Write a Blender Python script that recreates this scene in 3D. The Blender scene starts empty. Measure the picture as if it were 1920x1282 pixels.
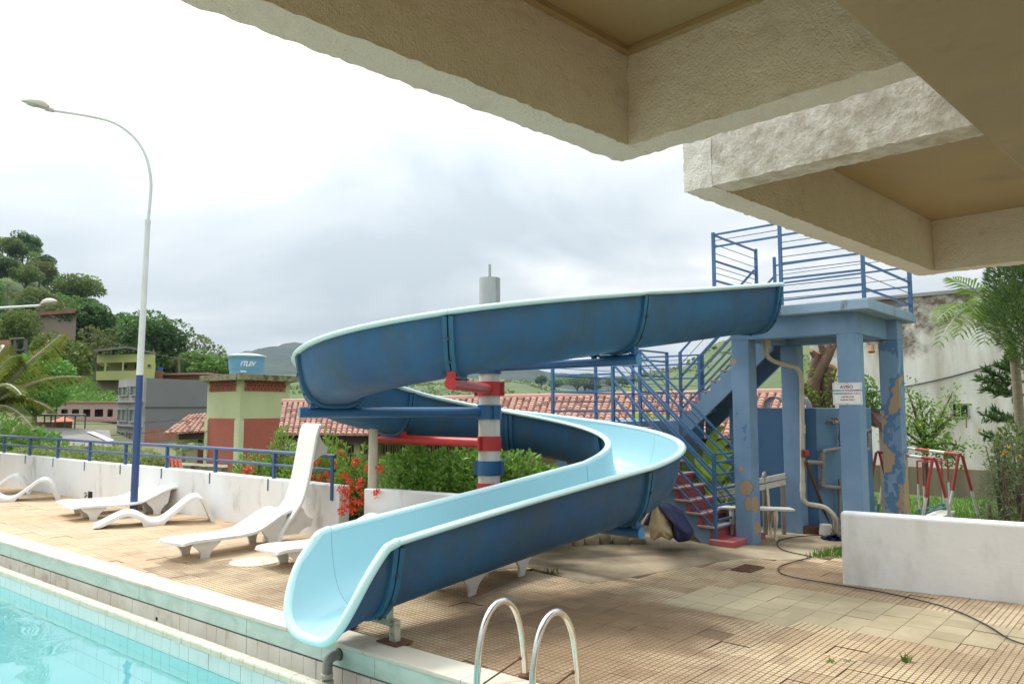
import bpy, math, random
from mathutils import Vector, Matrix, noise
R = math.radians
scene = bpy.context.scene
COL = scene.collection
rng = random.Random(11)

# ------------------------------------------------------------------ camera
FPX, TH, CAMZ = 1420.0, math.atan(122 / 1420.0), 1.7
cam_d = bpy.data.cameras.new('camera')
cam_d.sensor_width = 36
cam_d.lens = 36 * FPX / 1920
cam_d.clip_start = 0.05
cam_d.clip_end = 9000
cam = bpy.data.objects.new('camera', cam_d)
COL.objects.link(cam)
cam.location = (0, 0, CAMZ)
cam.rotation_euler = (math.pi / 2 + TH, 0, 0)
scene.camera = cam

# ------------------------------------------------------------------ light
SUN = Vector((-0.50, 0.30, 0.84)).normalized()
sun_d = bpy.data.lights.new('sun', 'SUN')
sun_d.energy = 2.0
sun_d.angle = R(12)
sun_d.color = (1.0, 0.97, 0.92)
sun = bpy.data.objects.new('sun', sun_d)
COL.objects.link(sun)
sun.rotation_euler = SUN.to_track_quat('Z', 'Y').to_euler()
sun.location = SUN * 60

world = bpy.data.worlds.new('World')
scene.world = world
world.use_nodes = True
wt = world.node_tree
wt.nodes.clear()
def wn(t, **k):
    n = wt.nodes.new(t)
    for a, b in k.items():
        setattr(n, a, b)
    return n
def wl(a, b):
    wt.links.new(a, b)
def wmath(op, a, b=None, c=None):
    n = wn('ShaderNodeMath', operation=op)
    for i, x in enumerate((a, b, c)):
        if x is None:
            continue
        if isinstance(x, (int, float)):
            n.inputs[i].default_value = x
        else:
            wl(x, n.inputs[i])
    return n.outputs[0]
sky = wn('ShaderNodeTexSky', sky_type='NISHITA', sun_disc=False)
sky.sun_elevation = math.asin(SUN.z)
sky.sun_rotation = math.atan2(SUN.x, SUN.y)
sky.air_density, sky.dust_density, sky.ozone_density = 1.0, 2.0, 1.0
tc = wn('ShaderNodeTexCoord')
sep = wn('ShaderNodeSeparateXYZ')
wl(tc.outputs['Generated'], sep.inputs[0])
zz = wmath('ADD', wmath('MAXIMUM', sep.outputs[2], 0.0), 0.22)
cmb = wn('ShaderNodeCombineXYZ')
wl(wmath('DIVIDE', sep.outputs[0], zz), cmb.inputs[0])
wl(wmath('DIVIDE', sep.outputs[1], zz), cmb.inputs[1])
cmb.inputs[2].default_value = 3.7
nz = wn('ShaderNodeTexNoise')
nz.inputs['Scale'].default_value = 1.15
nz.inputs['Detail'].default_value = 7
nz.inputs['Roughness'].default_value = 0.52
nz.inputs['Distortion'].default_value = 0.35
wl(cmb.outputs[0], nz.inputs['Vector'])
rp = wn('ShaderNodeValToRGB')
e = rp.color_ramp.elements
e[0].position, e[0].color = 0.33, (0.50, 0.56, 0.595, 1)
e[1].position, e[1].color = 0.66, (0.95, 0.955, 0.95, 1)
m_ = rp.color_ramp.elements.new(0.50)
m_.color = (0.665, 0.705, 0.72, 1)
wl(nz.outputs['Fac'], rp.inputs[0])
# thin bright cloud in front of the sun
dotn = wn('ShaderNodeVectorMath', operation='DOT_PRODUCT')
wl(tc.outputs['Generated'], dotn.inputs[0])
dotn.inputs[1].default_value = SUN
glow = wmath('POWER', wmath('MAXIMUM', dotn.outputs['Value'], 0.0), 5.0)
glow = wmath('MULTIPLY_ADD', glow, 0.6, 1.0)
# overcast sky: brighter overhead than at the horizon
grad = wmath('MULTIPLY_ADD', wmath('MAXIMUM', sep.outputs[2], 0.0), 1.35, 0.66)
glow = wmath('MULTIPLY', glow, grad)
vs = wn('ShaderNodeVectorMath', operation='SCALE')
wl(rp.outputs[0], vs.inputs[0])
wl(glow, vs.inputs['Scale'])
bg1 = wn('ShaderNodeBackground')
bg1.inputs['Strength'].default_value = 0.10
wl(sky.outputs[0], bg1.inputs['Color'])
bg2 = wn('ShaderNodeBackground')
bg2.inputs['Strength'].default_value = 1.0
wl(vs.outputs[0], bg2.inputs['Color'])
mx = wn('ShaderNodeMixShader')
mx.inputs[0].default_value = 0.92
wl(bg1.outputs[0], mx.inputs[1])
wl(bg2.outputs[0], mx.inputs[2])
wo = wn('ShaderNodeOutputWorld')
wl(mx.outputs[0], wo.inputs['Surface'])

scene.view_settings.view_transform = 'Standard'
scene.view_settings.look = 'None'
scene.view_settings.exposure = 0.52
scene.view_settings.gamma = 1.0
scene.view_settings.use_curve_mapping = False
scene.render.engine = 'CYCLES'
scene.cycles.use_denoising = True
scene.cycles.max_bounces = 8
scene.cycles.transparent_max_bounces = 12
scene.cycles.caustics_reflective = False
scene.cycles.caustics_refractive = False

# ------------------------------------------------------------------ geometry of the place
def ray(px, py):
    u = (px - 960) / FPX
    v = (641 - py) / FPX
    c, s = math.cos(TH), math.sin(TH)
    return Vector((u, c - v * s, s + v * c))
def W(px, py, d):
    r = ray(px, py)
    return Vector((0, 0, CAMZ)) + r * (d / r.y)
def G(px, py, z=0.0):
    r = ray(px, py)
    return Vector((0, 0, CAMZ)) + r * ((z - CAMZ) / r.z)
def H(px, d, z):
    """point at forward distance d and height z seen in column px (near the horizon)"""
    return Vector(((px - 960) / FPX * d, d, z))

UV = Vector((-0.748, 0.664, 0)).normalized()      # along the far pool edge, away to the left
VV = Vector((0.664, 0.748, 0)).normalized()       # away from the pool
ZV = Vector((0, 0, 1))
def fr(o, ax, ay=None):
    ax = Vector(ax).normalized()
    if ay is None:
        ay = Vector((-ax.y, ax.x, 0))
    return Matrix(((ax.x, ay.x, 0, o[0]), (ax.y, ay.y, 0, o[1]), (0, 0, 1, o[2] if len(o) > 2 else 0), (0, 0, 0, 1)))

# ------------------------------------------------------------------ object helpers
ROOT = {}
def setp(o, label=None, cat=None, group=None, kind=None):
    if label: o['label'] = label
    if cat: o['category'] = cat
    if group: o['group'] = group
    if kind: o['kind'] = kind
    return o
def thing(name, label, cat, loc=(0, 0, 0), group=None):
    o = bpy.data.objects.new(name, None)
    COL.objects.link(o)
    o.location = loc
    o.empty_display_size = 0.2
    ROOT[o.name] = Vector(loc)
    return setp(o, label, cat, group)

class MB:
    def __init__(s, M=None):
        s.v, s.f, s.m, s.M, s.k = [], [], [], M, 0
    def add(s, vs, fs, k=None):
        o = len(s.v)
        if s.M is not None:
            s.v.extend([s.M @ Vector(p) for p in vs])
        else:
            s.v.extend([Vector(p) for p in vs])
        k = s.k if k is None else k
        for f in fs:
            s.f.append([i + o for i in f])
            s.m.append(k)
        return s
    def box(s, a, b, k=None):
        x0, y0, z0 = a
        x1, y1, z1 = b
        return s.add([(x0, y0, z0), (x1, y0, z0), (x1, y1, z0), (x0, y1, z0), (x0, y0, z1), (x1, y0, z1), (x1, y1, z1), (x0, y1, z1)],
                     [(0, 3, 2, 1), (4, 5, 6, 7), (0, 1, 5, 4), (1, 2, 6, 5), (2, 3, 7, 6), (3, 0, 4, 7)], k)
    def bar(s, p, q, w, h, k=None, up=ZV):
        p, q = Vector(p), Vector(q)
        d = (q - p).normalized()
        side = d.cross(up)
        side = side.normalized() if side.length > 1e-4 else Vector((1, 0, 0))
        u = side.cross(d).normalized()
        a, b = side * w / 2, u * h / 2
        vs = [p - a - b, p + a - b, p + a + b, p - a + b, q - a - b, q + a - b, q + a + b, q - a + b]
        return s.add(vs, [(0, 3, 2, 1), (4, 5, 6, 7), (0, 1, 5, 4), (1, 2, 6, 5), (2, 3, 7, 6), (3, 0, 4, 7)][::1], k)
    def tube(s, pts, r, n=8, k=None, cap=True, flat=1.0):
        pts = [Vector(p) for p in pts]
        rr = r if isinstance(r, (list, tuple)) else [r] * len(pts)
        t = (pts[1] - pts[0]).normalized()
        ref = ZV if abs(t.z) < 0.9 else Vector((1, 0, 0))
        a = t.cross(ref).normalized()
        vs, fs = [], []
        for i, p in enumerate(pts):
            if i == 0: t = pts[1] - pts[0]
            elif i == len(pts) - 1: t = pts[-1] - pts[-2]
            else: t = (pts[i + 1] - pts[i]).normalized() + (pts[i] - pts[i - 1]).normalized()
            t = t.normalized()
            a = (a - t * a.dot(t)).normalized()
            b = t.cross(a)
            for j in range(n):
                th = 2 * math.pi * j / n
                vs.append(p + (a * math.cos(th) + b * math.sin(th) * flat) * rr[i])
        for i in range(len(pts) - 1):
            for j in range(n):
                j2 = (j + 1) % n
                fs.append((i * n + j, i * n + j2, (i + 1) * n + j2, (i + 1) * n + j))
        if cap:
            fs.append(tuple(range(n))[::-1])
            fs.append(tuple((len(pts) - 1) * n + j for j in range(n)))
        return s.add(vs, fs, k)
    def cyl(s, p, q, r, n=16, k=None, r2=None):
        return s.tube([p, q], [r, r if r2 is None else r2], n, k)
    def lathe(s, prof, n=24, k=None, c=(0, 0)):
        vs, fs = [], []
        for r, z in prof:
            for j in range(n):
                th = 2 * math.pi * j / n
                vs.append((c[0] + r * math.cos(th), c[1] + r * math.sin(th), z))
        for i in range(len(prof) - 1):
            for j in range(n):
                j2 = (j + 1) % n
                fs.append((i * n + j, i * n + j2, (i + 1) * n + j2, (i + 1) * n + j))
        fs.append(tuple(range(n))[::-1])
        fs.append(tuple((len(prof) - 1) * n + j for j in range(n)))
        return s.add(vs, fs, k)
    def prism(s, poly, fn, d0, d1, k=None):
        """poly: 2-D outline; fn(x, y, d) -> point"""
        n = len(poly)
        vs = [fn(x, y, d0) for x, y in poly] + [fn(x, y, d1) for x, y in poly]
        fs = [tuple(range(n)), tuple(range(n, 2 * n))[::-1]]
        fs += [(i, i + n, (i + 1) % n + n, (i + 1) % n) for i in range(n)]
        return s.add(vs, fs, k)
    def strip(s, pts, th, z0, z1, k=None):
        """a wall along a ground polyline; thickness to its left"""
        L, Rr = [], []
        n = len(pts)
        for i, p in enumerate(pts):
            a = pts[max(0, i - 1)]
            b = pts[min(n - 1, i + 1)]
            d = Vector((b[0] - a[0], b[1] - a[1], 0)).normalized()
            nn = Vector((-d.y, d.x, 0))
            L.append((p[0], p[1]))
            Rr.append((p[0] + nn.x * th, p[1] + nn.y * th))
        vs = []
        for i in range(n):
            vs += [(L[i][0], L[i][1], z0), (L[i][0], L[i][1], z1), (Rr[i][0], Rr[i][1], z1), (Rr[i][0], Rr[i][1], z0)]
        fs = []
        for i in range(n - 1):
            a, b = i * 4, i * 4 + 4
            for j in range(4):
                j2 = (j + 1) % 4
                fs.append((a + j, a + j2, b + j2, b + j))
        fs += [(0, 3, 2, 1), ((n - 1) * 4, (n - 1) * 4 + 1, (n - 1) * 4 + 2, (n - 1) * 4 + 3)]
        return s.add(vs, fs, k)
    def mesh(s, name, mats, off=None, smooth=False):
        me = bpy.data.meshes.new(name)
        off = off or Vector((0, 0, 0))
        me.from_pydata([tuple(v - off) for v in s.v], [], s.f)
        for m in (mats if isinstance(mats, (list, tuple)) else [mats]):
            me.materials.append(m)
        if any(s.m):
            me.polygons.foreach_set('material_index', s.m)
        if smooth:
            me.shade_smooth()
            me.set_sharp_from_angle(angle=R(smooth if smooth is not True else 40))
        me.update()
        return me
    def build(s, name, mats, parent=None, smooth=False, bevel=0, loc=None, seg=2):
        if parent is not None:
            off = ROOT[parent.name]
        else:
            off = Vector(loc) if loc is not None else Vector((0, 0, 0))
        o = bpy.data.objects.new(name, s.mesh(name, mats, off, smooth))
        COL.objects.link(o)
        if parent is not None:
            o.parent = parent
        else:
            o.location = off
        ROOT[o.name] = off
        if bevel:
            b = o.modifiers.new('bevel', 'BEVEL')
            b.width = bevel
            b.segments = seg
            b.limit_method = 'ANGLE'
            b.angle_limit = R(40)
        return o

def copy_tree(o, parent=None):
    c = o.copy()
    COL.objects.link(c)
    if parent is not None:
        c.parent = parent
    for ch in list(o.children):
        copy_tree(ch, c)
    return c
def text(body, size, M, material, parent, name='lettering', align='CENTER', ext=0.0008, shear=0.0, bold=0.0):
    cu = bpy.data.curves.new(name, 'FONT')
    cu.body = body
    cu.size = size
    cu.extrude = ext
    cu.align_x = align
    cu.align_y = 'CENTER'
    cu.shear = shear
    cu.offset = bold
    cu.resolution_u = 3
    cu.materials.append(material)
    o = bpy.data.objects.new(name, cu)
    COL.objects.link(o)
    o.parent = parent
    me = bpy.data.meshes.new_from_object(o)
    bpy.data.objects.remove(o)
    o = bpy.data.objects.new(name, me)
    COL.objects.link(o)
    o.parent = parent
    o.matrix_local = Matrix.Translation(-ROOT[parent.name]) @ M
    return o

# ------------------------------------------------------------------ materials
class NT:
    def __init__(s, name):
        s.m = bpy.data.materials.new(name)
        s.m.use_nodes = True
        s.t = s.m.node_tree
        s.t.nodes.clear()
        s.out = s.n('ShaderNodeOutputMaterial')
        s.b = s.n('ShaderNodeBsdfPrincipled')
        s.l(s.b.outputs[0], s.out.inputs[0])
        s._pos = None
    def n(s, t, **k):
        n = s.t.nodes.new(t)
        for a, b in k.items():
            setattr(n, a, b)
        return n
    def l(s, a, b):
        s.t.links.new(a, b)
    def inp(s, sock, v):
        if isinstance(v, bpy.types.NodeSocket):
            s.l(v, sock)
        elif isinstance(v, (tuple, list)) and len(v) == 3 and sock.type == 'RGBA':
            sock.default_value = (*v, 1)
        else:
            sock.default_value = v
    def pos(s, scale=None, rot=None):
        if s._pos is None:
            s._pos = s.n('ShaderNodeNewGeometry')
        p = s._pos.outputs['Position']
        if scale is None and rot is None:
            return p
        mp = s.n('ShaderNodeMapping')
        s.l(p, mp.inputs['Vector'])
        if rot: mp.inputs['Rotation'].default_value = (0, 0, rot)
        if scale: mp.inputs['Scale'].default_value = scale
        return mp.outputs[0]
    def noise(s, sc, detail=5, rough=0.55, vec=None, dist=0.0):
        n = s.n('ShaderNodeTexNoise')
        s.l(vec if vec is not None else s.pos(), n.inputs['Vector'])
        n.inputs['Scale'].default_value = sc
        n.inputs['Detail'].default_value = detail
        n.inputs['Roughness'].default_value = rough
        n.inputs['Distortion'].default_value = dist
        return n.outputs['Fac']
    def ramp(s, f, a, b, lo=0.0, hi=1.0):
        n = s.n('ShaderNodeMapRange')
        n.clamp = True
        s.l(f, n.inputs[0])
        n.inputs[1].default_value = a
        n.inputs[2].default_value = b
        n.inputs[3].default_value = lo
        n.inputs[4].default_value = hi
        return n.outputs[0]
    def mix(s, f, a, b, mode='MIX'):
        n = s.n('ShaderNodeMix', data_type='RGBA', blend_type=mode)
        s.inp(n.inputs[0], f)
        s.inp(n.inputs[6], a)
        s.inp(n.inputs[7], b)
        return n.outputs[2]
    def math(s, op, a, b=None, c=None):
        n = s.n('ShaderNodeMath', operation=op)
        for i, x in enumerate((a, b, c)):
            if x is not None:
                s.inp(n.inputs[i], x)
        return n.outputs[0]
    def bump(s, h, strength=0.5, dist=0.01, prev=None):
        n = s.n('ShaderNodeBump')
        n.inputs['Strength'].default_value = strength
        n.inputs['Distance'].default_value = dist
        s.l(h, n.inputs['Height'])
        if prev is not None:
            s.l(prev, n.inputs['Normal'])
        return n.outputs[0]
    def fin(s, color, rough=0.7, normal=None, metal=0.0, spec=0.5, coat=0.0):
        s.inp(s.b.inputs['Base Color'], color)
        s.inp(s.b.inputs['Roughness'], rough)
        s.b.inputs['Metallic'].default_value = metal
        s.b.inputs['Specular IOR Level'].default_value = spec
        s.b.inputs['Coat Weight'].default_value = coat
        if normal is not None:
            s.l(normal, s.b.inputs['Normal'])
        return s.m

def mat(name, c1, c2=None, sc=3.0, rough=0.7, bump=0.0, bsc=60.0, bd=0.004, metal=0.0, spec=0.5, stain=None, ssc=1.2, st=(0.55, 0.72),
        stretch=None, c_range=(0.35, 0.65), coat=0.0):
    t = NT(name)
    c2 = c2 or tuple(x * 0.8 for x in c1)
    v = t.pos(stretch) if stretch else None
    c = t.mix(t.ramp(t.noise(sc, vec=v), *c_range), c1, c2)
    if stain:
        c = t.mix(t.ramp(t.noise(ssc, 8, 0.62, vec=v), *st), c, stain)
    nb = t.bump(t.noise(bsc, 4, 0.6), 0.6, bd * max(bump, 0.01) if bump else 0.001) if bump else None
    return t.fin(c, rough, nb, metal, spec, coat)

def leafmat(name, c1, c2, trans=0.35, rough=0.45, c3=None, vary=0.0):
    t = NT(name)
    g = t.n('ShaderNodeNewGeometry')
    oi = t.n('ShaderNodeObjectInfo')
    c = t.mix(g.outputs['Random Per Island'], c1, c2)
    if c3:
        c = t.mix(t.ramp(g.outputs['Random Per Island'], 0.93, 0.97), c, c3)
    hs = t.n('ShaderNodeHueSaturation')
    t.l(c, hs.inputs['Color'])
    t.l(t.math('MULTIPLY_ADD', oi.outputs['Random'], vary * 0.06, 0.5 - vary * 0.03), hs.inputs['Hue'])
    t.l(t.math('MULTIPLY_ADD', oi.outputs['Random'], vary * 0.5, 1 - vary * 0.25), hs.inputs['Value'])
    t.fin(hs.outputs[0], rough, spec=0.4)
    tr = t.n('ShaderNodeBsdfTranslucent')
    t.l(hs.outputs[0], tr.inputs[0])
    m = t.n('ShaderNodeMixShader')
    m.inputs[0].default_value = trans
    t.l(t.b.outputs[0], m.inputs[1])
    t.l(tr.outputs[0], m.inputs[2])
    t.l(m.outputs[0], t.out.inputs[0])
    return t.m
M = {}
M['white_wall'] = mat('white_wall_paint', (0.80, 0.80, 0.79), (0.74, 0.74, 0.73), 2.0, 0.75, bump=1, bsc=9, bd=0.007, stain=(0.56, 0.545, 0.50), ssc=2.2, st=(0.52, 0.76), stretch=(1, 1, 0.45))
M['old_wall'] = mat('mildewed_white_wall_paint', (0.80, 0.80, 0.79), (0.74, 0.74, 0.73), 2.0, 0.75, bump=1, bsc=9, bd=0.008, stain=(0.36, 0.35, 0.32), ssc=3.2, st=(0.56, 0.76), stretch=(1, 1, 0.35))
M['lounger'] = mat('white_fibreglass', (0.79, 0.785, 0.75), (0.75, 0.74, 0.70), 1.5, 0.45, bump=1, bsc=5, bd=0.003, stain=(0.60, 0.57, 0.50), ssc=2.6, st=(0.56, 0.78))
M['flume_in'] = mat('pale_blue_gelcoat', (0.39, 0.625, 0.685), (0.36, 0.595, 0.655), 0.9, 0.28, stain=(0.40, 0.62, 0.65), ssc=0.9, st=(0.58, 0.8), coat=0.15)
M['flume_rim'] = mat('pale_rim_gelcoat', (0.62, 0.82, 0.82), (0.57, 0.79, 0.80), 0.9, 0.3, stain=(0.55, 0.66, 0.62), ssc=4, st=(0.66, 0.85))

t = NT('dark_blue_weathered_gelcoat')
v = t.pos((1, 1, 0.5))
c = t.mix(t.ramp(t.noise(0.85, 4), 0.38, 0.62), (0.034, 0.092, 0.200), (0.030, 0.130, 0.265))
c = t.mix(t.ramp(t.noise(2.6, 8, 0.65, vec=v), 0.46, 0.70, 0, 0.85), c, (0.055, 0.092, 0.122))
c = t.mix(t.ramp(t.noise(7, 6, 0.7), 0.56, 0.78, 0, 0.6), c, (0.075, 0.135, 0.165))
M['flume_out'] = t.fin(c, t.ramp(t.noise(5, 4), 0.3, 0.7, 0.48, 0.70), t.bump(t.noise(26, 4), 0.3, 0.004, t.bump(t.noise(3.2, 3), 0.4, 0.02)), spec=0.35)
M['flange'] = mat('blue_flange_gelcoat', (0.024, 0.13, 0.235), (0.020, 0.10, 0.19), 4, 0.55, bump=1, bsc=60, bd=0.002, stain=(0.06, 0.10, 0.12), ssc=6)
M['arm_blue'] = mat('blue_enamel_steel', (0.020, 0.115, 0.27), (0.018, 0.095, 0.22), 3, 0.32, stain=(0.05, 0.09, 0.12), ssc=5, st=(0.62, 0.8))
M['arm_blue_end'] = mat('faded_blue_enamel', (0.07, 0.26, 0.46), (0.06, 0.22, 0.40), 3, 0.5)
M['arm_red'] = mat('red_enamel_steel', (0.50, 0.035, 0.035), (0.43, 0.028, 0.03), 3, 0.38, stain=(0.22, 0.05, 0.04), ssc=5, st=(0.63, 0.82))
M['column'] = mat('dirty_white_concrete_pipe', (0.68, 0.67, 0.63), (0.54, 0.53, 0.49), 3, 0.7, bump=1, bsc=40, bd=0.003, stain=(0.34, 0.33, 0.29), ssc=3.2, st=(0.46, 0.72), stretch=(1, 1, 0.18))
M['steel_bolt'] = mat('dark_bolt_steel', (0.05, 0.08, 0.11), None, 9, 0.5, metal=0.5)

_o = G(1338, 1021)
LC = _o + UV * -0.385 + VV * 0.295          # corner of the front column nearest the viewer
def blue_paint(name, peel, spots=(), base=(0.140, 0.245, 0.385), base2=(0.185, 0.295, 0.435)):
    t = NT(name)
    v = t.pos((1, 1, 0.4))
    c = t.mix(t.ramp(t.noise(2.2, 5), 0.35, 0.65), base, base2)
    c = t.mix(t.ramp(t.noise(3.5, 8, 0.65, vec=v), 0.58, 0.78, 0, 0.7), c, (0.10, 0.15, 0.22))
    if peel < 1:
        n = t.noise(1.9, 9, 0.58, vec=t.pos((1, 1, 0.75)))
        for sx_, sy_, sz_, sr_ in spots:
            dn = t.n('ShaderNodeVectorMath', operation='DISTANCE')
            t.l(t.pos(), dn.inputs[0])
            dn.inputs[1].default_value = (sx_, sy_, sz_)
            n = t.math('MAXIMUM', n, t.math('MULTIPLY', t.ramp(dn.outputs['Value'], sr_ * 0.5, sr_ * 1.9, 1.0, 0.0), t.ramp(t.noise(9, 8, 0.62), 0.2, 0.7, 0.6, 1.25)))
        k2 = t.ramp(n, peel - 0.05, peel - 0.045)
        c = t.mix(t.math('MULTIPLY', k2, 0.9), c, (0.07, 0.17, 0.30))
        k = t.ramp(n, peel, peel + 0.004)
        c = t.mix(k, c, t.mix(t.noise(9, 4), (0.40, 0.29, 0.17), (0.33, 0.25, 0.16)))
        nb = t.bump(k, 0.6, 0.004)
        nb = t.bump(t.noise(35, 4), 0.3, 0.004, nb)
    else:
        nb = t.bump(t.noise(30, 4), 0.3, 0.004)
    return t.fin(c, 0.62, nb)
M['tower_blue'] = blue_paint('faded_blue_wall_paint', 1.0)
SPL = [(LC[0] - 0.06, LC[1] + 0.05, 0.70, 0.10), (LC[0] + 0.05, LC[1] + 0.06, 0.50, 0.13), (LC[0] + 0.08, LC[1] + 0.10, 0.20, 0.11), (LC[0] - 0.15, LC[1] + 0.14, 2.28, 0.05), (LC[0] - 0.10, LC[1] + 0.09, 0.93, 0.04)]
M['tower_peel'] = blue_paint('peeling_blue_paint', 0.74, spots=SPL)
M['pillar_peel'] = blue_paint('peeling_pillar_paint', 0.56)
M['tower_peel2'] = blue_paint('badly_peeled_blue_paint', 0.535)
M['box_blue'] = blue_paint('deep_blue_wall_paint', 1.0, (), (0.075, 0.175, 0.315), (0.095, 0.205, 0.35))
M['slab_blue'] = mat('grey_blue_mouldy_slab', (0.26, 0.37, 0.48), (0.22, 0.32, 0.43), 3, 0.75, bump=1, bsc=30, bd=0.003, stain=(0.06, 0.06, 0.05), ssc=4.5, st=(0.60, 0.72), stretch=(1, 1, 0.3))
M['rail_blue'] = mat('blue_railing_paint', (0.045, 0.115, 0.235), (0.06, 0.145, 0.28), 6, 0.45, stain=(0.10, 0.09, 0.08), ssc=9, st=(0.68, 0.8))
M['wire'] = mat('dark_railing_wire', (0.05, 0.07, 0.10), None, 5, 0.5)
M['fence_blue'] = mat('navy_pipe_paint', (0.045, 0.090, 0.22), (0.06, 0.11, 0.25), 5, 0.4)
M['step_red'] = mat('worn_pink_red_step_paint', (0.47, 0.10, 0.11), (0.36, 0.08, 0.085), 4, 0.75, bump=1, bsc=40, bd=0.003, stain=(0.26, 0.17, 0.15), ssc=5, st=(0.5, 0.75))
M['step_top'] = mat('scuffed_step_tread', (0.44, 0.24, 0.23), (0.36, 0.26, 0.24), 7, 0.8, bump=1, bsc=40, bd=0.003)
M['stringer'] = mat('grey_blue_stringer_paint', (0.15, 0.25, 0.36), (0.18, 0.29, 0.41), 3, 0.7, bump=1, bsc=30, bd=0.003, stain=(0.24, 0.26, 0.27), ssc=6, st=(0.66, 0.74))
M['concrete'] = mat('stained_concrete', (0.46, 0.37, 0.245), (0.32, 0.25, 0.155), 1.3, 0.85, bump=1, bsc=28, bd=0.006, stain=(0.14, 0.10, 0.055), ssc=0.95, st=(0.43, 0.66))
M['grey_concrete'] = mat('grey_concrete', (0.36, 0.34, 0.30), (0.30, 0.28, 0.24), 2, 0.85, bump=1, bsc=40, bd=0.004, stain=(0.15, 0.14, 0.11), ssc=3)
M['plank_white'] = mat('peeling_white_wood', (0.62, 0.60, 0.55), (0.52, 0.49, 0.43), 12, 0.7, stain=(0.30, 0.20, 0.13), ssc=14, st=(0.66, 0.74))
M['iron_cream'] = mat('rusty_cream_cast_iron', (0.60, 0.54, 0.42), (0.50, 0.42, 0.30), 14, 0.6, stain=(0.22, 0.11, 0.05), ssc=22, st=(0.58, 0.68))
M['pvc'] = mat('aged_cream_pvc', (0.58, 0.53, 0.42), (0.50, 0.44, 0.33), 6, 0.45, stain=(0.34, 0.22, 0.11), ssc=9, st=(0.62, 0.78))
M['pipe_grey'] = mat('grey_brown_pvc', (0.27, 0.245, 0.21), (0.23, 0.20, 0.17), 6, 0.5, stain=(0.16, 0.12, 0.09), ssc=12)
M['tarp_cream'] = mat('cream_tarp', (0.56, 0.45, 0.28), (0.48, 0.38, 0.23), 5, 0.7, bump=1, bsc=14, bd=0.012)
M['tarp_navy'] = mat('navy_tarp', (0.014, 0.022, 0.078), (0.02, 0.03, 0.10), 5, 0.5, bump=1, bsc=14, bd=0.012)
M['sign_white'] = mat('white_sign_enamel', (0.78, 0.79, 0.79), (0.74, 0.75, 0.75), 4, 0.4)
M['ink_red'] = mat('red_brown_lettering', (0.36, 0.075, 0.035), None, 5, 0.6)
M['ink_blue'] = mat('blue_lettering', (0.06, 0.15, 0.33), None, 5, 0.6)
M['ink_white'] = mat('white_lettering', (0.72, 0.75, 0.78), None, 5, 0.6)
M['black'] = mat('dark_opening', (0.012, 0.013, 0.014), None, 3, 0.6)
M['hose'] = mat('black_rubber', (0.02, 0.02, 0.022), None, 3, 0.5)
M['chrome'] = mat('brushed_stainless', (0.72, 0.70, 0.66), (0.66, 0.63, 0.58), 30, 0.22, metal=1.0)
M['rust'] = mat('rusty_iron', (0.16, 0.07, 0.035), (0.10, 0.045, 0.025), 25, 0.8, bump=1, bsc=90, bd=0.002)
M['stand'] = mat('chipped_cream_green_steel', (0.52, 0.49, 0.36), (0.40, 0.46, 0.38), 9, 0.65, bump=1, bsc=60, bd=0.002, stain=(0.25, 0.16, 0.08), ssc=12, st=(0.58, 0.68))
M['lamp_shell'] = mat('weathered_lamp_housing', (0.52, 0.47, 0.40), (0.46, 0.41, 0.34), 8, 0.5)
M['lamp_glass'] = mat('pale_lamp_glass', (0.42, 0.52, 0.49), (0.36, 0.46, 0.43), 6, 0.15)
M['pole_white'] = mat('white_pole_paint', (0.70, 0.73, 0.71), (0.63, 0.66, 0.64), 3, 0.5)
M['pole_navy'] = mat('navy_pole_paint', (0.030, 0.065, 0.19), (0.04, 0.08, 0.22), 3, 0.35)
M['beige_post'] = mat('beige_concrete_post', (0.56, 0.51, 0.40), (0.48, 0.43, 0.33), 6, 0.8, bump=1, bsc=50, bd=0.003)

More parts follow.
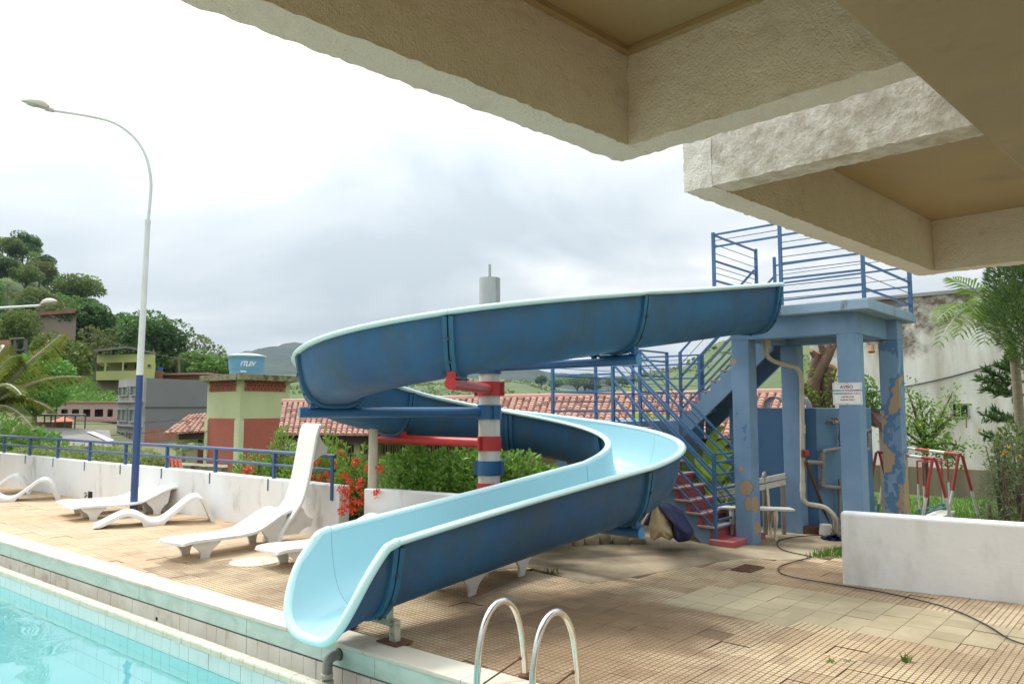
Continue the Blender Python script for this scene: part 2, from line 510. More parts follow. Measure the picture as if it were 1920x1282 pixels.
# --- deck tiles: tile-to-tile tint, large stains, all fixed to the ground
GROT = -math.atan2(VV.y, VV.x)
TS, NC = 0.22, 5
def tilemat(name, c1, c2, dark, cells=True, dirt=(0.14, 0.085, 0.045), st=(0.47, 0.66), amount=0.8, spots=()):
    t = NT(name)
    gv = t.pos(rot=GROT)
    sn = t.n('ShaderNodeVectorMath', operation='SNAP')
    t.l(gv, sn.inputs[0])
    sn.inputs[1].default_value = (TS, TS, 10)
    wnz = t.n('ShaderNodeTexWhiteNoise')
    t.l(sn.outputs[0], wnz.inputs['Vector'])
    c = t.mix(t.ramp(t.noise(0.55, 5, 0.6), 0.36, 0.64), c1, c2)
    c = t.mix(t.math('MULTIPLY', t.math('POWER', wnz.outputs['Value'], 3.0), 0.65), c, dark)
    c = t.mix(t.ramp(t.noise(0.42, 7, 0.62, dist=0.6), st[0], st[1], 0, amount), c, dirt)
    c = t.mix(t.ramp(t.noise(9, 6, 0.7), 0.55, 0.8, 0, 0.5), c, dark)
    # broad brown patches with ragged edges near the pool ladder and the slide
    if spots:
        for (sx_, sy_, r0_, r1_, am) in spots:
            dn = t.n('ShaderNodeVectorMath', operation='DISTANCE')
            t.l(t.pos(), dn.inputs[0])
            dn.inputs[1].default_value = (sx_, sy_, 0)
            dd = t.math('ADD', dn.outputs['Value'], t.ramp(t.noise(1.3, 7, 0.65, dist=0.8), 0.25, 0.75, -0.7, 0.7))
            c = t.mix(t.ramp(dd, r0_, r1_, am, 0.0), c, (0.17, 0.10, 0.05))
    nb = t.bump(t.noise(70, 3), 0.35, 0.002)
    if cells:
        sp = t.n('ShaderNodeSeparateXYZ')
        t.l(gv, sp.inputs[0])
        ks = []
        for i in (0, 1):
            f = t.math('FRACT', t.math('MULTIPLY', sp.outputs[i], NC / TS))
            f = t.math('ABSOLUTE', t.math('SUBTRACT', f, 0.5))
            ks.append(t.ramp(f, 0.40, 0.46))
        k = t.math('MAXIMUM', ks[0], ks[1])
        c = t.mix(t.math('MULTIPLY', k, 0.62), c, (0.16, 0.09, 0.045))
        nb = t.bump(k, -0.5, 0.003, nb)
    return t.fin(c, t.ramp(t.noise(1.2, 4), 0.3, 0.7, 0.62, 0.85), nb, spec=0.35)
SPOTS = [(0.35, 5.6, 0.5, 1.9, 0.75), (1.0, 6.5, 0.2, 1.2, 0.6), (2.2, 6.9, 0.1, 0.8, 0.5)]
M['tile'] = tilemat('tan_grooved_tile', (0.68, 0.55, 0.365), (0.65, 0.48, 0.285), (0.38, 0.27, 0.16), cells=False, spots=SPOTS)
M['tile_flat'] = tilemat('tan_grooved_tile_far', (0.62, 0.47, 0.31), (0.57, 0.40, 0.235), (0.42, 0.30, 0.19), st=(0.56, 0.74), amount=0.6)
M['tile_pale'] = tilemat('worn_pale_tile', (0.45, 0.385, 0.25), (0.50, 0.40, 0.245), (0.33, 0.27, 0.165), cells=False, dirt=(0.20, 0.15, 0.085), st=(0.46, 0.66), amount=0.7)
M['tile_dark'] = tilemat('dark_brown_tile', (0.25, 0.165, 0.095), (0.215, 0.145, 0.08), (0.16, 0.11, 0.06), cells=False)  # darker brown version of the tan tiles, for the patches near the slide
M['grout'] = mat('dark_brown_grout', (0.28, 0.185, 0.11), (0.20, 0.13, 0.075), 5, 0.9)

# --- pool
t = NT('veined_greenish_marble')
v = t.noise(1.5, 8, 0.65, vec=t.pos((1, 1, 2.4)), dist=2.0)
c = t.mix(t.ramp(v, 0.40, 0.62), (0.60, 0.72, 0.64), (0.44, 0.60, 0.51))
c = t.mix(t.ramp(t.noise(5, 8, 0.7, dist=1.4), 0.60, 0.72, 0, 0.6), c, (0.34, 0.47, 0.40))
c = t.mix(t.ramp(t.noise(0.9, 6, 0.6), 0.56, 0.75, 0, 0.55), c, (0.40, 0.37, 0.20))
M['marble'] = t.fin(c, 0.35)
M['coping'] = mat('sun_bleached_marble_coping', (0.70, 0.65, 0.54), (0.62, 0.56, 0.44), 2.2, 0.55, bump=1, bsc=30, bd=0.003, stain=(0.42, 0.33, 0.21), ssc=1.7, st=(0.54, 0.74))
M['pool_tile'] = mat('pale_grey_green_glazed_tile', (0.60, 0.69, 0.65), (0.54, 0.64, 0.60), 1.5, 0.2, stain=(0.50, 0.52, 0.42), ssc=2.5, st=(0.6, 0.8))
M['lip_tile'] = mat('cream_gutter_lip_tile', (0.62, 0.60, 0.46), (0.55, 0.53, 0.39), 4, 0.35, stain=(0.42, 0.34, 0.20), ssc=7, st=(0.6, 0.75))
M['gutter_tile'] = mat('stained_gutter_tile', (0.76, 0.72, 0.63), (0.68, 0.58, 0.49), 2.0, 0.5, stain=(0.42, 0.31, 0.24), ssc=3)
M['aqua_tile'] = mat('turquoise_pool_tile', (0.31, 0.62, 0.63), (0.28, 0.59, 0.60), 2, 0.3)
M['grime'] = mat('grey_tile_joint', (0.27, 0.33, 0.31), (0.21, 0.26, 0.24), 6, 0.9)
t = NT('pool_floor_tile')
c = t.mix(t.ramp(t.noise(0.8, 4), 0.4, 0.6), (0.60, 0.71, 0.71), (0.56, 0.69, 0.69))
M['pool_floor'] = t.fin(c, 0.4)
t = NT('pool_water')
t.t.nodes.remove(t.b)
tr = t.n('ShaderNodeBsdfTransparent')
tr.inputs[0].default_value = (0.80, 0.94, 0.945, 1)
gl = t.n('ShaderNodeBsdfGlossy')
gl.inputs['Roughness'].default_value = 0.015
gl.inputs['Color'].default_value = (1, 1, 1, 1)
nb = t.bump(t.noise(1.7, 2, 0.4, vec=t.pos(), dist=0.5), 0.15, 0.05)
t.l(nb, gl.inputs['Normal'])
fz = t.n('ShaderNodeFresnel')
fz.inputs['IOR'].default_value = 1.33
t.l(nb, fz.inputs['Normal'])
m_ = t.n('ShaderNodeMixShader')
gg = t.n('ShaderNodeNewGeometry')
t.l(t.math('MULTIPLY', fz.outputs[0], t.math('SUBTRACT', 1.0, gg.outputs['Backfacing'])), m_.inputs[0])
t.l(tr.outputs[0], m_.inputs[1])
t.l(gl.outputs[0], m_.inputs[2])
t.l(m_.outputs[0], t.out.inputs[0])
M['water'] = t.m

# --- canopy
t = NT('cream_roughcast_render')
n1 = t.noise(95, 5, 0.65)
vo = t.n('ShaderNodeTexVoronoi')
t.l(t.pos(), vo.inputs['Vector'])
vo.inputs['Scale'].default_value = 88
vo.feature = 'SMOOTH_F1'
nb = t.bump(vo.outputs['Distance'], -1.0, 0.019)
nb = t.bump(n1, 1.0, 0.013, nb)
nb = t.bump(t.noise(14, 4, 0.6), 0.6, 0.012, nb)
c = t.mix(t.ramp(t.noise(2.0, 5), 0.35, 0.65), (0.81, 0.80, 0.745), (0.76, 0.74, 0.67))
c = t.mix(t.ramp(t.noise(8, 7, 0.65), 0.60, 0.80, 0, 0.5), c, (0.44, 0.36, 0.25))
M['roughcast'] = t.fin(c, 0.9, nb, spec=0.2)
t = NT('flaking_white_render')
c = t.mix(t.ramp(t.noise(11, 9, 0.7), 0.42, 0.60), (0.80, 0.78, 0.72), (0.56, 0.52, 0.44))
nb = t.bump(t.noise(40, 9, 0.72), 1.0, 0.022)
M['flaking'] = t.fin(c, 0.9, nb, spec=0.2)
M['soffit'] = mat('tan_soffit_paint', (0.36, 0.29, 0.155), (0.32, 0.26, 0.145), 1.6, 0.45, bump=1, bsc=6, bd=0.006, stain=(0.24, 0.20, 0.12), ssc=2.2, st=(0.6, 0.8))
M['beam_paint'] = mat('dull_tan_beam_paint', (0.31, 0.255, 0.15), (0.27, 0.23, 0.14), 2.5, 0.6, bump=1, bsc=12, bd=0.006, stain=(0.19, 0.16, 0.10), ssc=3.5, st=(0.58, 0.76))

# --- far buildings and land
def streaked(name, c1, c2, band, top, stain=(0.30, 0.24, 0.18)):
    t = NT(name)
    v = t.pos((0.9, 0.9, 0.16))
    c = t.mix(t.ramp(t.noise(1.4, 6), 0.35, 0.65), c1, c2)
    c = t.mix(t.ramp(t.noise(1.7, 8, 0.6, vec=v), 0.42, 0.64, 0, 0.85), c, stain)
    sp = t.n('ShaderNodeSeparateXYZ')
    t.l(t.pos(), sp.inputs[0])
    zf = t.math('ADD', sp.outputs[2], t.ramp(t.noise(0.9, 8, 0.65), 0.25, 0.75, -0.9, 0.9))
    k = t.ramp(zf, top - band - 0.3, top - band + 0.25)
    c = t.mix(t.math('MULTIPLY', k, t.ramp(t.noise(2.3, 7, 0.65), 0.38, 0.56)), c, (0.17, 0.125, 0.10))
    return t.fin(c, 0.9, t.bump(t.noise(12, 5), 0.4, 0.01), spec=0.2)
M['stained_white'] = streaked('stained_white_render', (0.74, 0.73, 0.69), (0.68, 0.66, 0.61), 1.15, 4.75, (0.42, 0.38, 0.31))
M['retaining'] = streaked('mossy_brown_retaining_render', (0.24, 0.20, 0.145), (0.20, 0.17, 0.12), 0.2, 2.0, (0.10, 0.085, 0.06))
M['lime_wall'] = mat('pale_lime_wall_paint', (0.50, 0.54, 0.31), (0.46, 0.50, 0.28), 2, 0.8, stain=(0.36, 0.38, 0.22), ssc=1.5, st=(0.6, 0.8), stretch=(1, 1, 0.4))
M['lime_trim'] = mat('pale_lime_trim', (0.55, 0.58, 0.37), (0.51, 0.54, 0.33), 2, 0.8)
t = NT('terracotta_brick_panel')
bt = t.n('ShaderNodeTexBrick')
mp = t.n('ShaderNodeMapping')
g = t.n('ShaderNodeTexCoord')
t.l(g.outputs['UV'], mp.inputs['Vector'])
t.l(mp.outputs[0], bt.inputs['Vector'])
bt.inputs['Scale'].default_value = 1.0
bt.inputs['Color1'].default_value = (0.43, 0.115, 0.075, 1)
bt.inputs['Color2'].default_value = (0.37, 0.10, 0.065, 1)
bt.inputs['Mortar'].default_value = (0.30, 0.09, 0.065, 1)
bt.inputs['Mortar Size'].default_value = 0.008
bt.inputs['Brick Width'].default_value = 0.2
bt.inputs['Row Height'].default_value = 0.065
M['brick_panel'] = t.fin(bt.outputs['Color'], 0.85)
M['brick'] = mat('terracotta_brick', (0.33, 0.095, 0.06), (0.26, 0.075, 0.05), 5, 0.85)
M['brick_raw'] = mat('raw_hollow_brick_wall', (0.40, 0.18, 0.12), (0.34, 0.15, 0.10), 2.5, 0.9, stain=(0.30, 0.25, 0.20), ssc=1.5)
M['mouldy_slab'] = mat('mouldy_roof_slab', (0.30, 0.28, 0.17), (0.20, 0.18, 0.11), 3, 0.9, stain=(0.07, 0.065, 0.045), ssc=4, st=(0.5, 0.66))
M['tank_blue'] = mat('blue_water_tank', (0.10, 0.25, 0.42), (0.12, 0.28, 0.46), 2, 0.45)
M['tank_lid'] = mat('white_tank_lid', (0.66, 0.65, 0.62), None, 2, 0.5)
t = NT('clay_roof_tile')
g = t.n('ShaderNodeNewGeometry')
c = t.mix(g.outputs['Random Per Island'], (0.41, 0.205, 0.15), (0.50, 0.32, 0.255))
c = t.mix(t.ramp(g.outputs['Random Per Island'], 0.80, 0.86), c, (0.24, 0.11, 0.08))
c = t.mix(t.ramp(t.noise(1.4, 7, 0.65), 0.52, 0.75, 0, 0.6), c, (0.20, 0.13, 0.10))
M['roof_tile'] = t.fin(c, 0.85)
M['roof_under'] = mat('dark_red_brown_eave_wood', (0.060, 0.026, 0.020), (0.045, 0.02, 0.016), 5, 0.7)
M['cream_wall'] = mat('cream_yellow_wall', (0.46, 0.42, 0.24), (0.40, 0.37, 0.21), 2, 0.8)
M['red_door'] = mat('dark_red_door', (0.22, 0.045, 0.035), None, 4, 0.6)
M['pane'] = mat('dark_window_pane', (0.055, 0.065, 0.075), (0.035, 0.04, 0.05), 2, 0.15)
M['pane_pale'] = mat('pale_window_pane', (0.20, 0.25, 0.27), (0.12, 0.16, 0.17), 1.2, 0.15)
M['grey_wall'] = mat('grey_render_wall', (0.205, 0.205, 0.215), (0.185, 0.185, 0.195), 0.5, 0.85)
M['grey_pale'] = mat('pale_grey_render', (0.34, 0.34, 0.34), (0.29, 0.29, 0.29), 0.7, 0.85, stain=(0.22, 0.21, 0.20), ssc=0.9)
M['grey_dark'] = mat('dark_grey_band', (0.10, 0.10, 0.105), None, 2, 0.8)
M['pink_wall'] = mat('dusty_pink_wall', (0.45, 0.33, 0.29), (0.41, 0.30, 0.26), 0.6, 0.85)
M['pink_roof'] = mat('faded_pink_tile_band', (0.46, 0.25, 0.20), (0.40, 0.22, 0.18), 2, 0.85)
M['orange_roof'] = mat('orange_tile_roof', (0.52, 0.16, 0.08), (0.44, 0.13, 0.07), 2, 0.85)
M['yellow_wall'] = mat('pale_yellow_green_wall', (0.50, 0.50, 0.20), (0.46, 0.46, 0.19), 0.5, 0.85)
M['tin'] = mat('weathered_tin_roof', (0.22, 0.20, 0.18), (0.17, 0.15, 0.135), 0.8, 0.8, stain=(0.30, 0.27, 0.25), ssc=1.2)
M['brown_wall'] = mat('bare_brown_render', (0.29, 0.22, 0.175), (0.25, 0.19, 0.15), 0.4, 0.9)
M['red_roof'] = mat('dull_red_roof_edge', (0.30, 0.12, 0.085), (0.24, 0.10, 0.07), 1, 0.85)
M['timber'] = mat('grey_timber_post', (0.17, 0.145, 0.12), None, 3, 0.9)
M['bark'] = mat('grey_brown_bark', (0.16, 0.12, 0.085), (0.11, 0.085, 0.06), 5, 0.9, bump=1, bsc=18, bd=0.03)
M['stump_bark'] = mat('red_brown_bark', (0.17, 0.10, 0.065), (0.12, 0.075, 0.05), 7, 0.9, bump=1, bsc=22, bd=0.03)
M['cut_wood'] = mat('orange_cut_wood', (0.38, 0.19, 0.09), (0.30, 0.15, 0.08), 9, 0.8)
M['palm_trunk'] = mat('ringed_palm_trunk', (0.27, 0.24, 0.16), (0.19, 0.17, 0.11), 7, 0.85, stretch=(1, 1, 3.5))
M['swing_red'] = mat('red_swing_paint', (0.40, 0.055, 0.05), (0.34, 0.05, 0.045), 7, 0.5)
M['swing_white'] = mat('white_swing_paint', (0.66, 0.64, 0.58), (0.58, 0.56, 0.50), 7, 0.5)
M['swing_blue'] = mat('blue_swing_paint', (0.06, 0.19, 0.32), None, 7, 0.5)
M['flower_red'] = leafmat('red_ixora_petal', (0.68, 0.055, 0.025), (0.80, 0.13, 0.06), 0.25)
M['flower_yellow'] = leafmat('yellow_petal', (0.75, 0.52, 0.03), (0.70, 0.45, 0.02), 0.3)
M['leaf_hedge'] = leafmat('hedge_leaf', (0.14, 0.285, 0.045), (0.25, 0.43, 0.07), 0.45, 0.3)
M['leaf_ixora'] = leafmat('ixora_leaf', (0.13, 0.25, 0.035), (0.24, 0.38, 0.06), 0.42, 0.36)
M['leaf_pale'] = leafmat('pale_bush_leaf', (0.22, 0.29, 0.085), (0.32, 0.38, 0.13), 0.4)
M['leaf_dark'] = leafmat('dark_tree_leaf', (0.072, 0.15, 0.036), (0.125, 0.225, 0.055), 0.4, vary=1)
M['leaf_mid'] = leafmat('mid_green_tree_leaf', (0.105, 0.20, 0.036), (0.175, 0.285, 0.055), 0.4, vary=1)
M['leaf_olive'] = leafmat('olive_tree_leaf', (0.135, 0.195, 0.042), (0.21, 0.265, 0.065), 0.4, vary=1)
M['leaf_bright'] = leafmat('bright_mango_leaf', (0.11, 0.27, 0.035), (0.18, 0.38, 0.06), 0.4)
M['leaf_banana'] = leafmat('heliconia_leaf', (0.32, 0.53, 0.06), (0.40, 0.60, 0.08), 0.5, 0.3)
M['leaf_palm'] = leafmat('palm_leaflet', (0.15, 0.26, 0.04), (0.23, 0.35, 0.065), 0.42, 0.35)
M['leaf_coco'] = leafmat('coconut_leaflet', (0.12, 0.165, 0.030), (0.21, 0.24, 0.05), 0.4, 0.3, c3=(0.34, 0.22, 0.05))
M['leaf_cypress'] = leafmat('cypress_spray', (0.06, 0.12, 0.03), (0.10, 0.17, 0.042), 0.35)
M['leaf_pine'] = leafmat('araucaria_spray', (0.055, 0.115, 0.035), (0.09, 0.16, 0.05), 0.3)
M['leaf_willow'] = leafmat('silvery_shrub_leaf', (0.16, 0.22, 0.10), (0.26, 0.31, 0.17), 0.4)
M['rachis'] = mat('pale_frond_stem', (0.50, 0.50, 0.42), (0.38, 0.38, 0.28), 5, 0.5)
M['column_bare'] = mat('bare_grey_concrete_pipe', (0.47, 0.49, 0.47), (0.37, 0.39, 0.38), 4, 0.8, bump=1, bsc=40, bd=0.003, stain=(0.25, 0.26, 0.25), ssc=4, st=(0.5, 0.7), stretch=(1, 1, 0.2))
M['grass'] = leafmat('grass_blade', (0.10, 0.20, 0.03), (0.16, 0.28, 0.045), 0.4, 0.5)
M['lawn'] = mat('lawn_soil', (0.085, 0.16, 0.03), (0.11, 0.19, 0.04), 2, 0.95)
M['ground'] = mat('valley_ground', (0.12, 0.165, 0.05), (0.155, 0.15, 0.075), 0.05, 0.95, stain=(0.20, 0.12, 0.075), ssc=0.03)
M['forest'] = mat('forest_floor', (0.07, 0.115, 0.03), (0.10, 0.15, 0.04), 0.08, 0.95, bump=1, bsc=0.5, bd=1.2)
M['hill_grass'] = mat('pasture_hillside', (0.115, 0.145, 0.055), (0.075, 0.110, 0.042), 0.05, 0.95, bump=1, bsc=0.35, bd=0.8, stain=(0.075, 0.12, 0.035), ssc=0.06, st=(0.5, 0.62))
M['far_forest'] = mat('mountain_forest', (0.020, 0.036, 0.026), (0.036, 0.055, 0.034), 0.02, 0.95, bump=1, bsc=0.06, bd=9)
# ------------------------------------------------------------------ terrain
PXS = [-600, 0, 150, 250, 420, 550, 700, 950, 1100, 1250, 1370, 1550, 1900, 2600]
TAB = [(45, [830, 830, 835, 840, 845, 845, 845, 845, 845, 845, 845, 845, 845, 845]),
       (60, [775, 775, 785, 790, 795, 800, 800, 805, 805, 805, 805, 805, 805, 805]),
       (90, [690, 705, 745, 760, 770, 780, 785, 790, 790, 785, 780, 775, 770, 770]),
       (140, [590, 615, 685, 715, 742, 765, 772, 775, 775, 760, 745, 730, 715, 715]),
       (220, [450, 490, 585, 655, 700, 752, 762, 768, 765, 715, 668, 604, 580, 580]),
       (300, [460, 505, 605, 668, 715, 750, 755, 760, 757, 700, 642, 575, 550, 550]),
       (450, [540, 570, 640, 690, 725, 735, 728, 718, 750, 705, 650, 592, 565, 565]),
       (700, [610, 620, 665, 700, 720, 730, 728, 727, 745, 720, 690, 640, 600, 600]),
       (1100, [640, 650, 665, 685, 690, 690, 682, 706, 728, 715, 690, 660, 640, 640]),
       (1600, [650, 655, 660, 665, 670, 648, 634, 692, 713, 706, 690, 670, 650, 650]),
       (2400, [690, 690, 690, 690, 690, 680, 670, 710, 725, 720, 700, 690, 680, 680])]
def z_at(px, d):
    px = max(PXS[0], min(PXS[-1], px))
    i = max(k for k in range(len(PXS) - 1) if PXS[k] <= px)
    f = (px - PXS[i]) / (PXS[i + 1] - PXS[i])
    f = f * f * (3 - 2 * f)
    def zr(row):
        y = row[1][i] * (1 - f) + row[1][i + 1] * f
        return CAMZ + (763 - y) * row[0] / FPX
    if d <= 24:
        return -2.2
    if d <= 45:
        k = (d - 24) / 21
        return -2.2 * (1 - k) + zr(TAB[0]) * k
    for a, b in zip(TAB, TAB[1:]):
        if d <= b[0]:
            k = math.log(d / a[0]) / math.log(b[0] / a[0])
            k = k * k * (3 - 2 * k)
            return zr(a) * (1 - k) + zr(b) * k
    return zr(TAB[-1])
def gz(x, y):
    d = max(y, 1.0)
    return z_at(960 + FPX * x / d, d)

def build_terrain():
    angs = []
    a = R(-48)
    while a < R(50):
        angs.append(a)
        a += R(0.42)
    wide = [R(x) for x in range(52, 312, 6)]
    ds = [0.5, 6, 12, 18]
    d = 24.0
    while d < 2150:
        ds.append(d)
        d *= 1.036
    ds += [2250]
    vs, fs, ms = [], [], []
    allang = angs + wide
    for d in ds:
        for a in allang:
            front = a <= angs[-1]
            # d is the forward distance inside the view, the radius outside it
            if front:
                y = d
                x = d * math.tan(a)
                px = 960 + FPX * math.tan(a)
            else:
                rr = d / math.cos(R(50))
                x, y = rr * math.sin(a), rr * math.cos(a)
                w = (math.degrees(a) - 50) / 262.0
                px = 2600 * (1 - w) - 600 * w
            z = z_at(px, d)
            if not front:
                m = min(1.0, min(math.degrees(a) - 50, 312 - math.degrees(a)) / 40.0)
                z = z * (1 - 0.75 * m)
            if d > 60:
                z += noise.noise(Vector((x, y, 0)) / 22.0) * min(1.6, d * 0.006)
            if d > 900:
                z += (noise.noise(Vector((x, y, 3)) / 75.0) * 13 + noise.noise(Vector((x, y, 9)) / 30.0) * 7) * min(1, (d - 900) / 300)
            vs.append((x, y, z))
    n = len(allang)
    for i in range(len(ds) - 1):
        for j in range(n):
            j2 = (j + 1) % n
            fs.append((i * n + j, i * n + j2, (i + 1) * n + j2, (i + 1) * n + j))
            a = allang[j]
            px = 960 + FPX * math.tan(a) if a <= angs[-1] else 3000
            d = ds[i]
            if d > 880: ms.append(3)
            elif px > 1085 and d > 130: ms.append(2)
            elif 610 < px < 1085 and d > 340: ms.append(2)
            elif d > 62: ms.append(1)
            else: ms.append(0)
    fs.append(tuple(range(n))[::-1])
    ms.append(0)
    mb = MB()
    mb.v, mb.f, mb.m = [Vector(v) for v in vs], fs, ms
    o = mb.build('terrain', [M['ground'], M['forest'], M['hill_grass'], M['far_forest']], smooth=180)
    setp(o, kind='structure')
build_terrain()

# ------------------------------------------------------------------ deck and pool
PE0, PE1 = G(480, 1133), G(0, 998)
PE = (G(980, 1275) - PE1).normalized()            # along the pool edge, to the right
PN = Vector((PE.y, -PE.x, 0))                      # towards the pool
if PN.dot(Vector((0, 0, 0)) - PE0) < 0:
    PN = -PN
PM = fr((PE0.x, PE0.y, 0), PE, -PN)                # local: x along the edge, y away from the pool
def pool_xy(x, y):
    r = Vector((x, y, 0)) - Vector((PE0.x, PE0.y, 0))
    return r.dot(PE), -r.dot(PN)
T0, T1 = -8.4, 4.2

WALL_PTS = [G(634, 1014), G(560, 1000), G(380, 968), G(172, 937), G(0, 908.5), G(-260, 872)]
def PLX(x, y): return PM @ Vector((x, y, 0))
_O = G(1338, 1021)
def SX(s, w): return _O + UV * s + VV * w
GB0, GB1 = G(1580, 1094), G(1920, 1132)
GDR = (GB1 - GB0).normalized()
DP = [PLX(-22, 0), PLX(14, 0), GB0 + GDR * 8, GB0 + Vector((0.02, 0.10, 0)), SX(-2.02, 1.2), SX(-2.02, 2.0), SX(-0.7, 4.5), SX(3.2, 3.4), H(850, 10.6, 0), WALL_PTS[0] + Vector((0.3, 0.30, 0)), WALL_PTS[1] + Vector((0.1, 0.16, 0)), WALL_PTS[2] + Vector((0.1, 0.15, 0)), WALL_PTS[3] + Vector((0.1, 0.15, 0)), WALL_PTS[4] + Vector((0.1, 0.15, 0)), WALL_PTS[5] + Vector((0.1, 0.15, 0)), WALL_PTS[5] + Vector((-6, 0.5, 0))]
o = MB().prism([(p.x, p.y) for p in DP], lambda a, b, d: (a, b, d), -2.3, -0.022).build('deck', M['grout'])
setp(o, kind='structure')
DECK = o
o = MB(PM).box((-22, -8.5, -0.16), (14, -3.75, 0.0)).build('near_deck', M['tile_flat'])
setp(o, kind='structure')
o = MB(PM).box((T1 + 0.06, -3.75, -0.16), (14, 0.0, -0.022)).build('side_deck', M['grout'])
setp(o, kind='structure')

pool = bpy.data.objects.new('pool', MB(PM).box((T0 - 8, -3.6, -1.62), (T1, -0.5, -1.5)).mesh('pool', M['pool_floor']))
COL.objects.link(pool)
ROOT['pool'] = Vector((0, 0, 0))
setp(pool, kind='structure')
def pp(name, mb, mats, **k):
    return mb.build(name, mats, pool, **k)
# body of the pool wall behind the tiles (joint colour shows between the pieces)
pp('pool_wall', MB(PM).box((T0 - 8, -0.2275, -0.60), (T1 + 0.06, 0.0, -0.026)).box((T0 - 8, -0.494, -1.62), (T1 + 0.06, -0.42, -0.232)).box((T0 - 8, -0.42, -0.62), (T1, -0.226, -0.33)), M['grime'])
pp('side_wall', MB(PM).box((T1, -3.6, -1.62), (T1 + 0.06, -0.5, -0.03)), M['aqua_tile'])
pp('near_wall', MB(PM).box((T0 - 8, -3.75, -1.62), (T1 + 0.06, -3.6, 0.012)), M['marble'])
# coping slabs and marble face
x = T0
k = 0
while x < T1:
    w = 0.92 + rng.uniform(-0.05, 0.05)
    dz = rng.uniform(-0.002, 0.002)
    pp('coping_slab', MB(PM).box((x, -0.262, -0.022), (x + w - 0.004, -0.003, 0.012 + dz)), M['coping'], bevel=0.006)
    x += w
x = T0 + 0.35
while x < T1 - 0.3:
    w = 0.80 + rng.uniform(-0.22, 0.2)
    pp('marble_panel', MB(PM).box((x, -0.252 + rng.uniform(-0.0015, 0.0015), -0.155), (x + w - 0.004, -0.228, -0.0235)), M['marble'], bevel=0.003)
    x += w
def shared(mb, name, mats, places, parent, bevel=0):
    """copies of one small mesh (built around the origin) at the given matrices"""
    me = mb.mesh(name, mats)
    for Mx in places:
        o = bpy.data.objects.new(name, me)
        COL.objects.link(o)
        o.parent = parent
        o.matrix_local = Mx
    return me
n_t = int((3.9 - T0) / 0.152)
xs = [T0 + i * 0.152 for i in range(n_t)]
jit = lambda a: rng.uniform(-a, a)
shared(MB().box((0, 0, 0), (0.147, 0.010, 0.135)), 'gutter_tile', M['gutter_tile'],
       [PM @ Matrix.Translation((x, -0.2505 + jit(0.0012), -0.305)) for x in xs], pool)
prof = [(-0.506, -0.262), (-0.506, -0.222), (-0.498, -0.208), (-0.480, -0.200), (-0.440, -0.200), (-0.424, -0.206), (-0.416, -0.222), (-0.416, -0.30)]
shared(MB().prism(prof, lambda a, b, d: (d, a, b), 0, 0.148), 'lip_tile', M['lip_tile'],
       [PM @ Matrix.Translation((x + 0.05, jit(0.001), jit(0.001))) for x in xs], pool)
shared(MB().box((0, 0, 0), (0.148, 0.010, 0.125)), 'wall_tile', M['pool_tile'],
       [PM @ Matrix.Translation((x + 0.02, -0.503 + jit(0.001), -0.39)) for x in xs], pool)
rows = []
for r in range(3):
    rows += [PM @ Matrix.Translation((x + 0.02, -0.503 + jit(0.001), -0.545 - r * 0.153)) for x in xs]
shared(MB().box((0, 0, 0), (0.149, 0.010, 0.150)), 'aqua_tile', M['aqua_tile'], rows, pool)
pp('lower_wall', MB(PM).box((T0 - 8, -0.503, -1.5), (T1, -0.4945, -0.853)), M['aqua_tile'])
WZ = -0.372
w = MB(PM).add([(T0 - 8, -3.6, WZ), (T1, -3.6, WZ), (T1, -0.50, WZ), (T0 - 8, -0.50, WZ)], [(0, 1, 2, 3)]).build('water', M['water'])
setp(w, kind='structure')
# small dark outlet in the gutter
pp('outlet', MB(PM).cyl((-1.22, -0.245, -0.27), (-1.22, -0.255, -0.27), 0.016, 10), M['black'])

# deck tiles: 20 cm squares on the slide tower's grid
def in_poly(x, y, poly):
    c = False
    for i in range(len(poly)):
        (x1, y1), (x2, y2) = poly[i], poly[i - 1]
        if (y1 > y) != (y2 > y) and x < (x2 - x1) * (y - y1) / (y2 - y1) + x1:
            c = not c
    return c
def gpoly(pts):
    return [(p.x, p.y) for p in (G(*q) for q in pts)]
PALE = gpoly([(1262, 1128), (1350, 1100), (1440, 1088), (1575, 1112), (1720, 1138), (1925, 1180), (1935, 1205), (1870, 1200), (1823, 1218), (1640, 1194), (1500, 1172), (1340, 1150)])
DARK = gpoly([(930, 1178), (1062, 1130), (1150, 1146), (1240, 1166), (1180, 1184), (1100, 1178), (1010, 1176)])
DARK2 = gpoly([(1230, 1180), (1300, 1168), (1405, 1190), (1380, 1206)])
APRON = gpoly([(880, 1075), (985, 1062), (1105, 1094), (1240, 1072), (1390, 1046), (1470, 1050), (1560, 1046), (1700, 1046), (1700, 985), (1500, 980), (1300, 985), (1180, 990), (980, 1002), (700, 990), (760, 1030)])
ap = MB()
ap.prism(APRON, lambda a, b, d: (a, b, d), -0.03, 0.004)
o = ap.build('concrete_apron', M['concrete'])
setp(o, kind='structure')

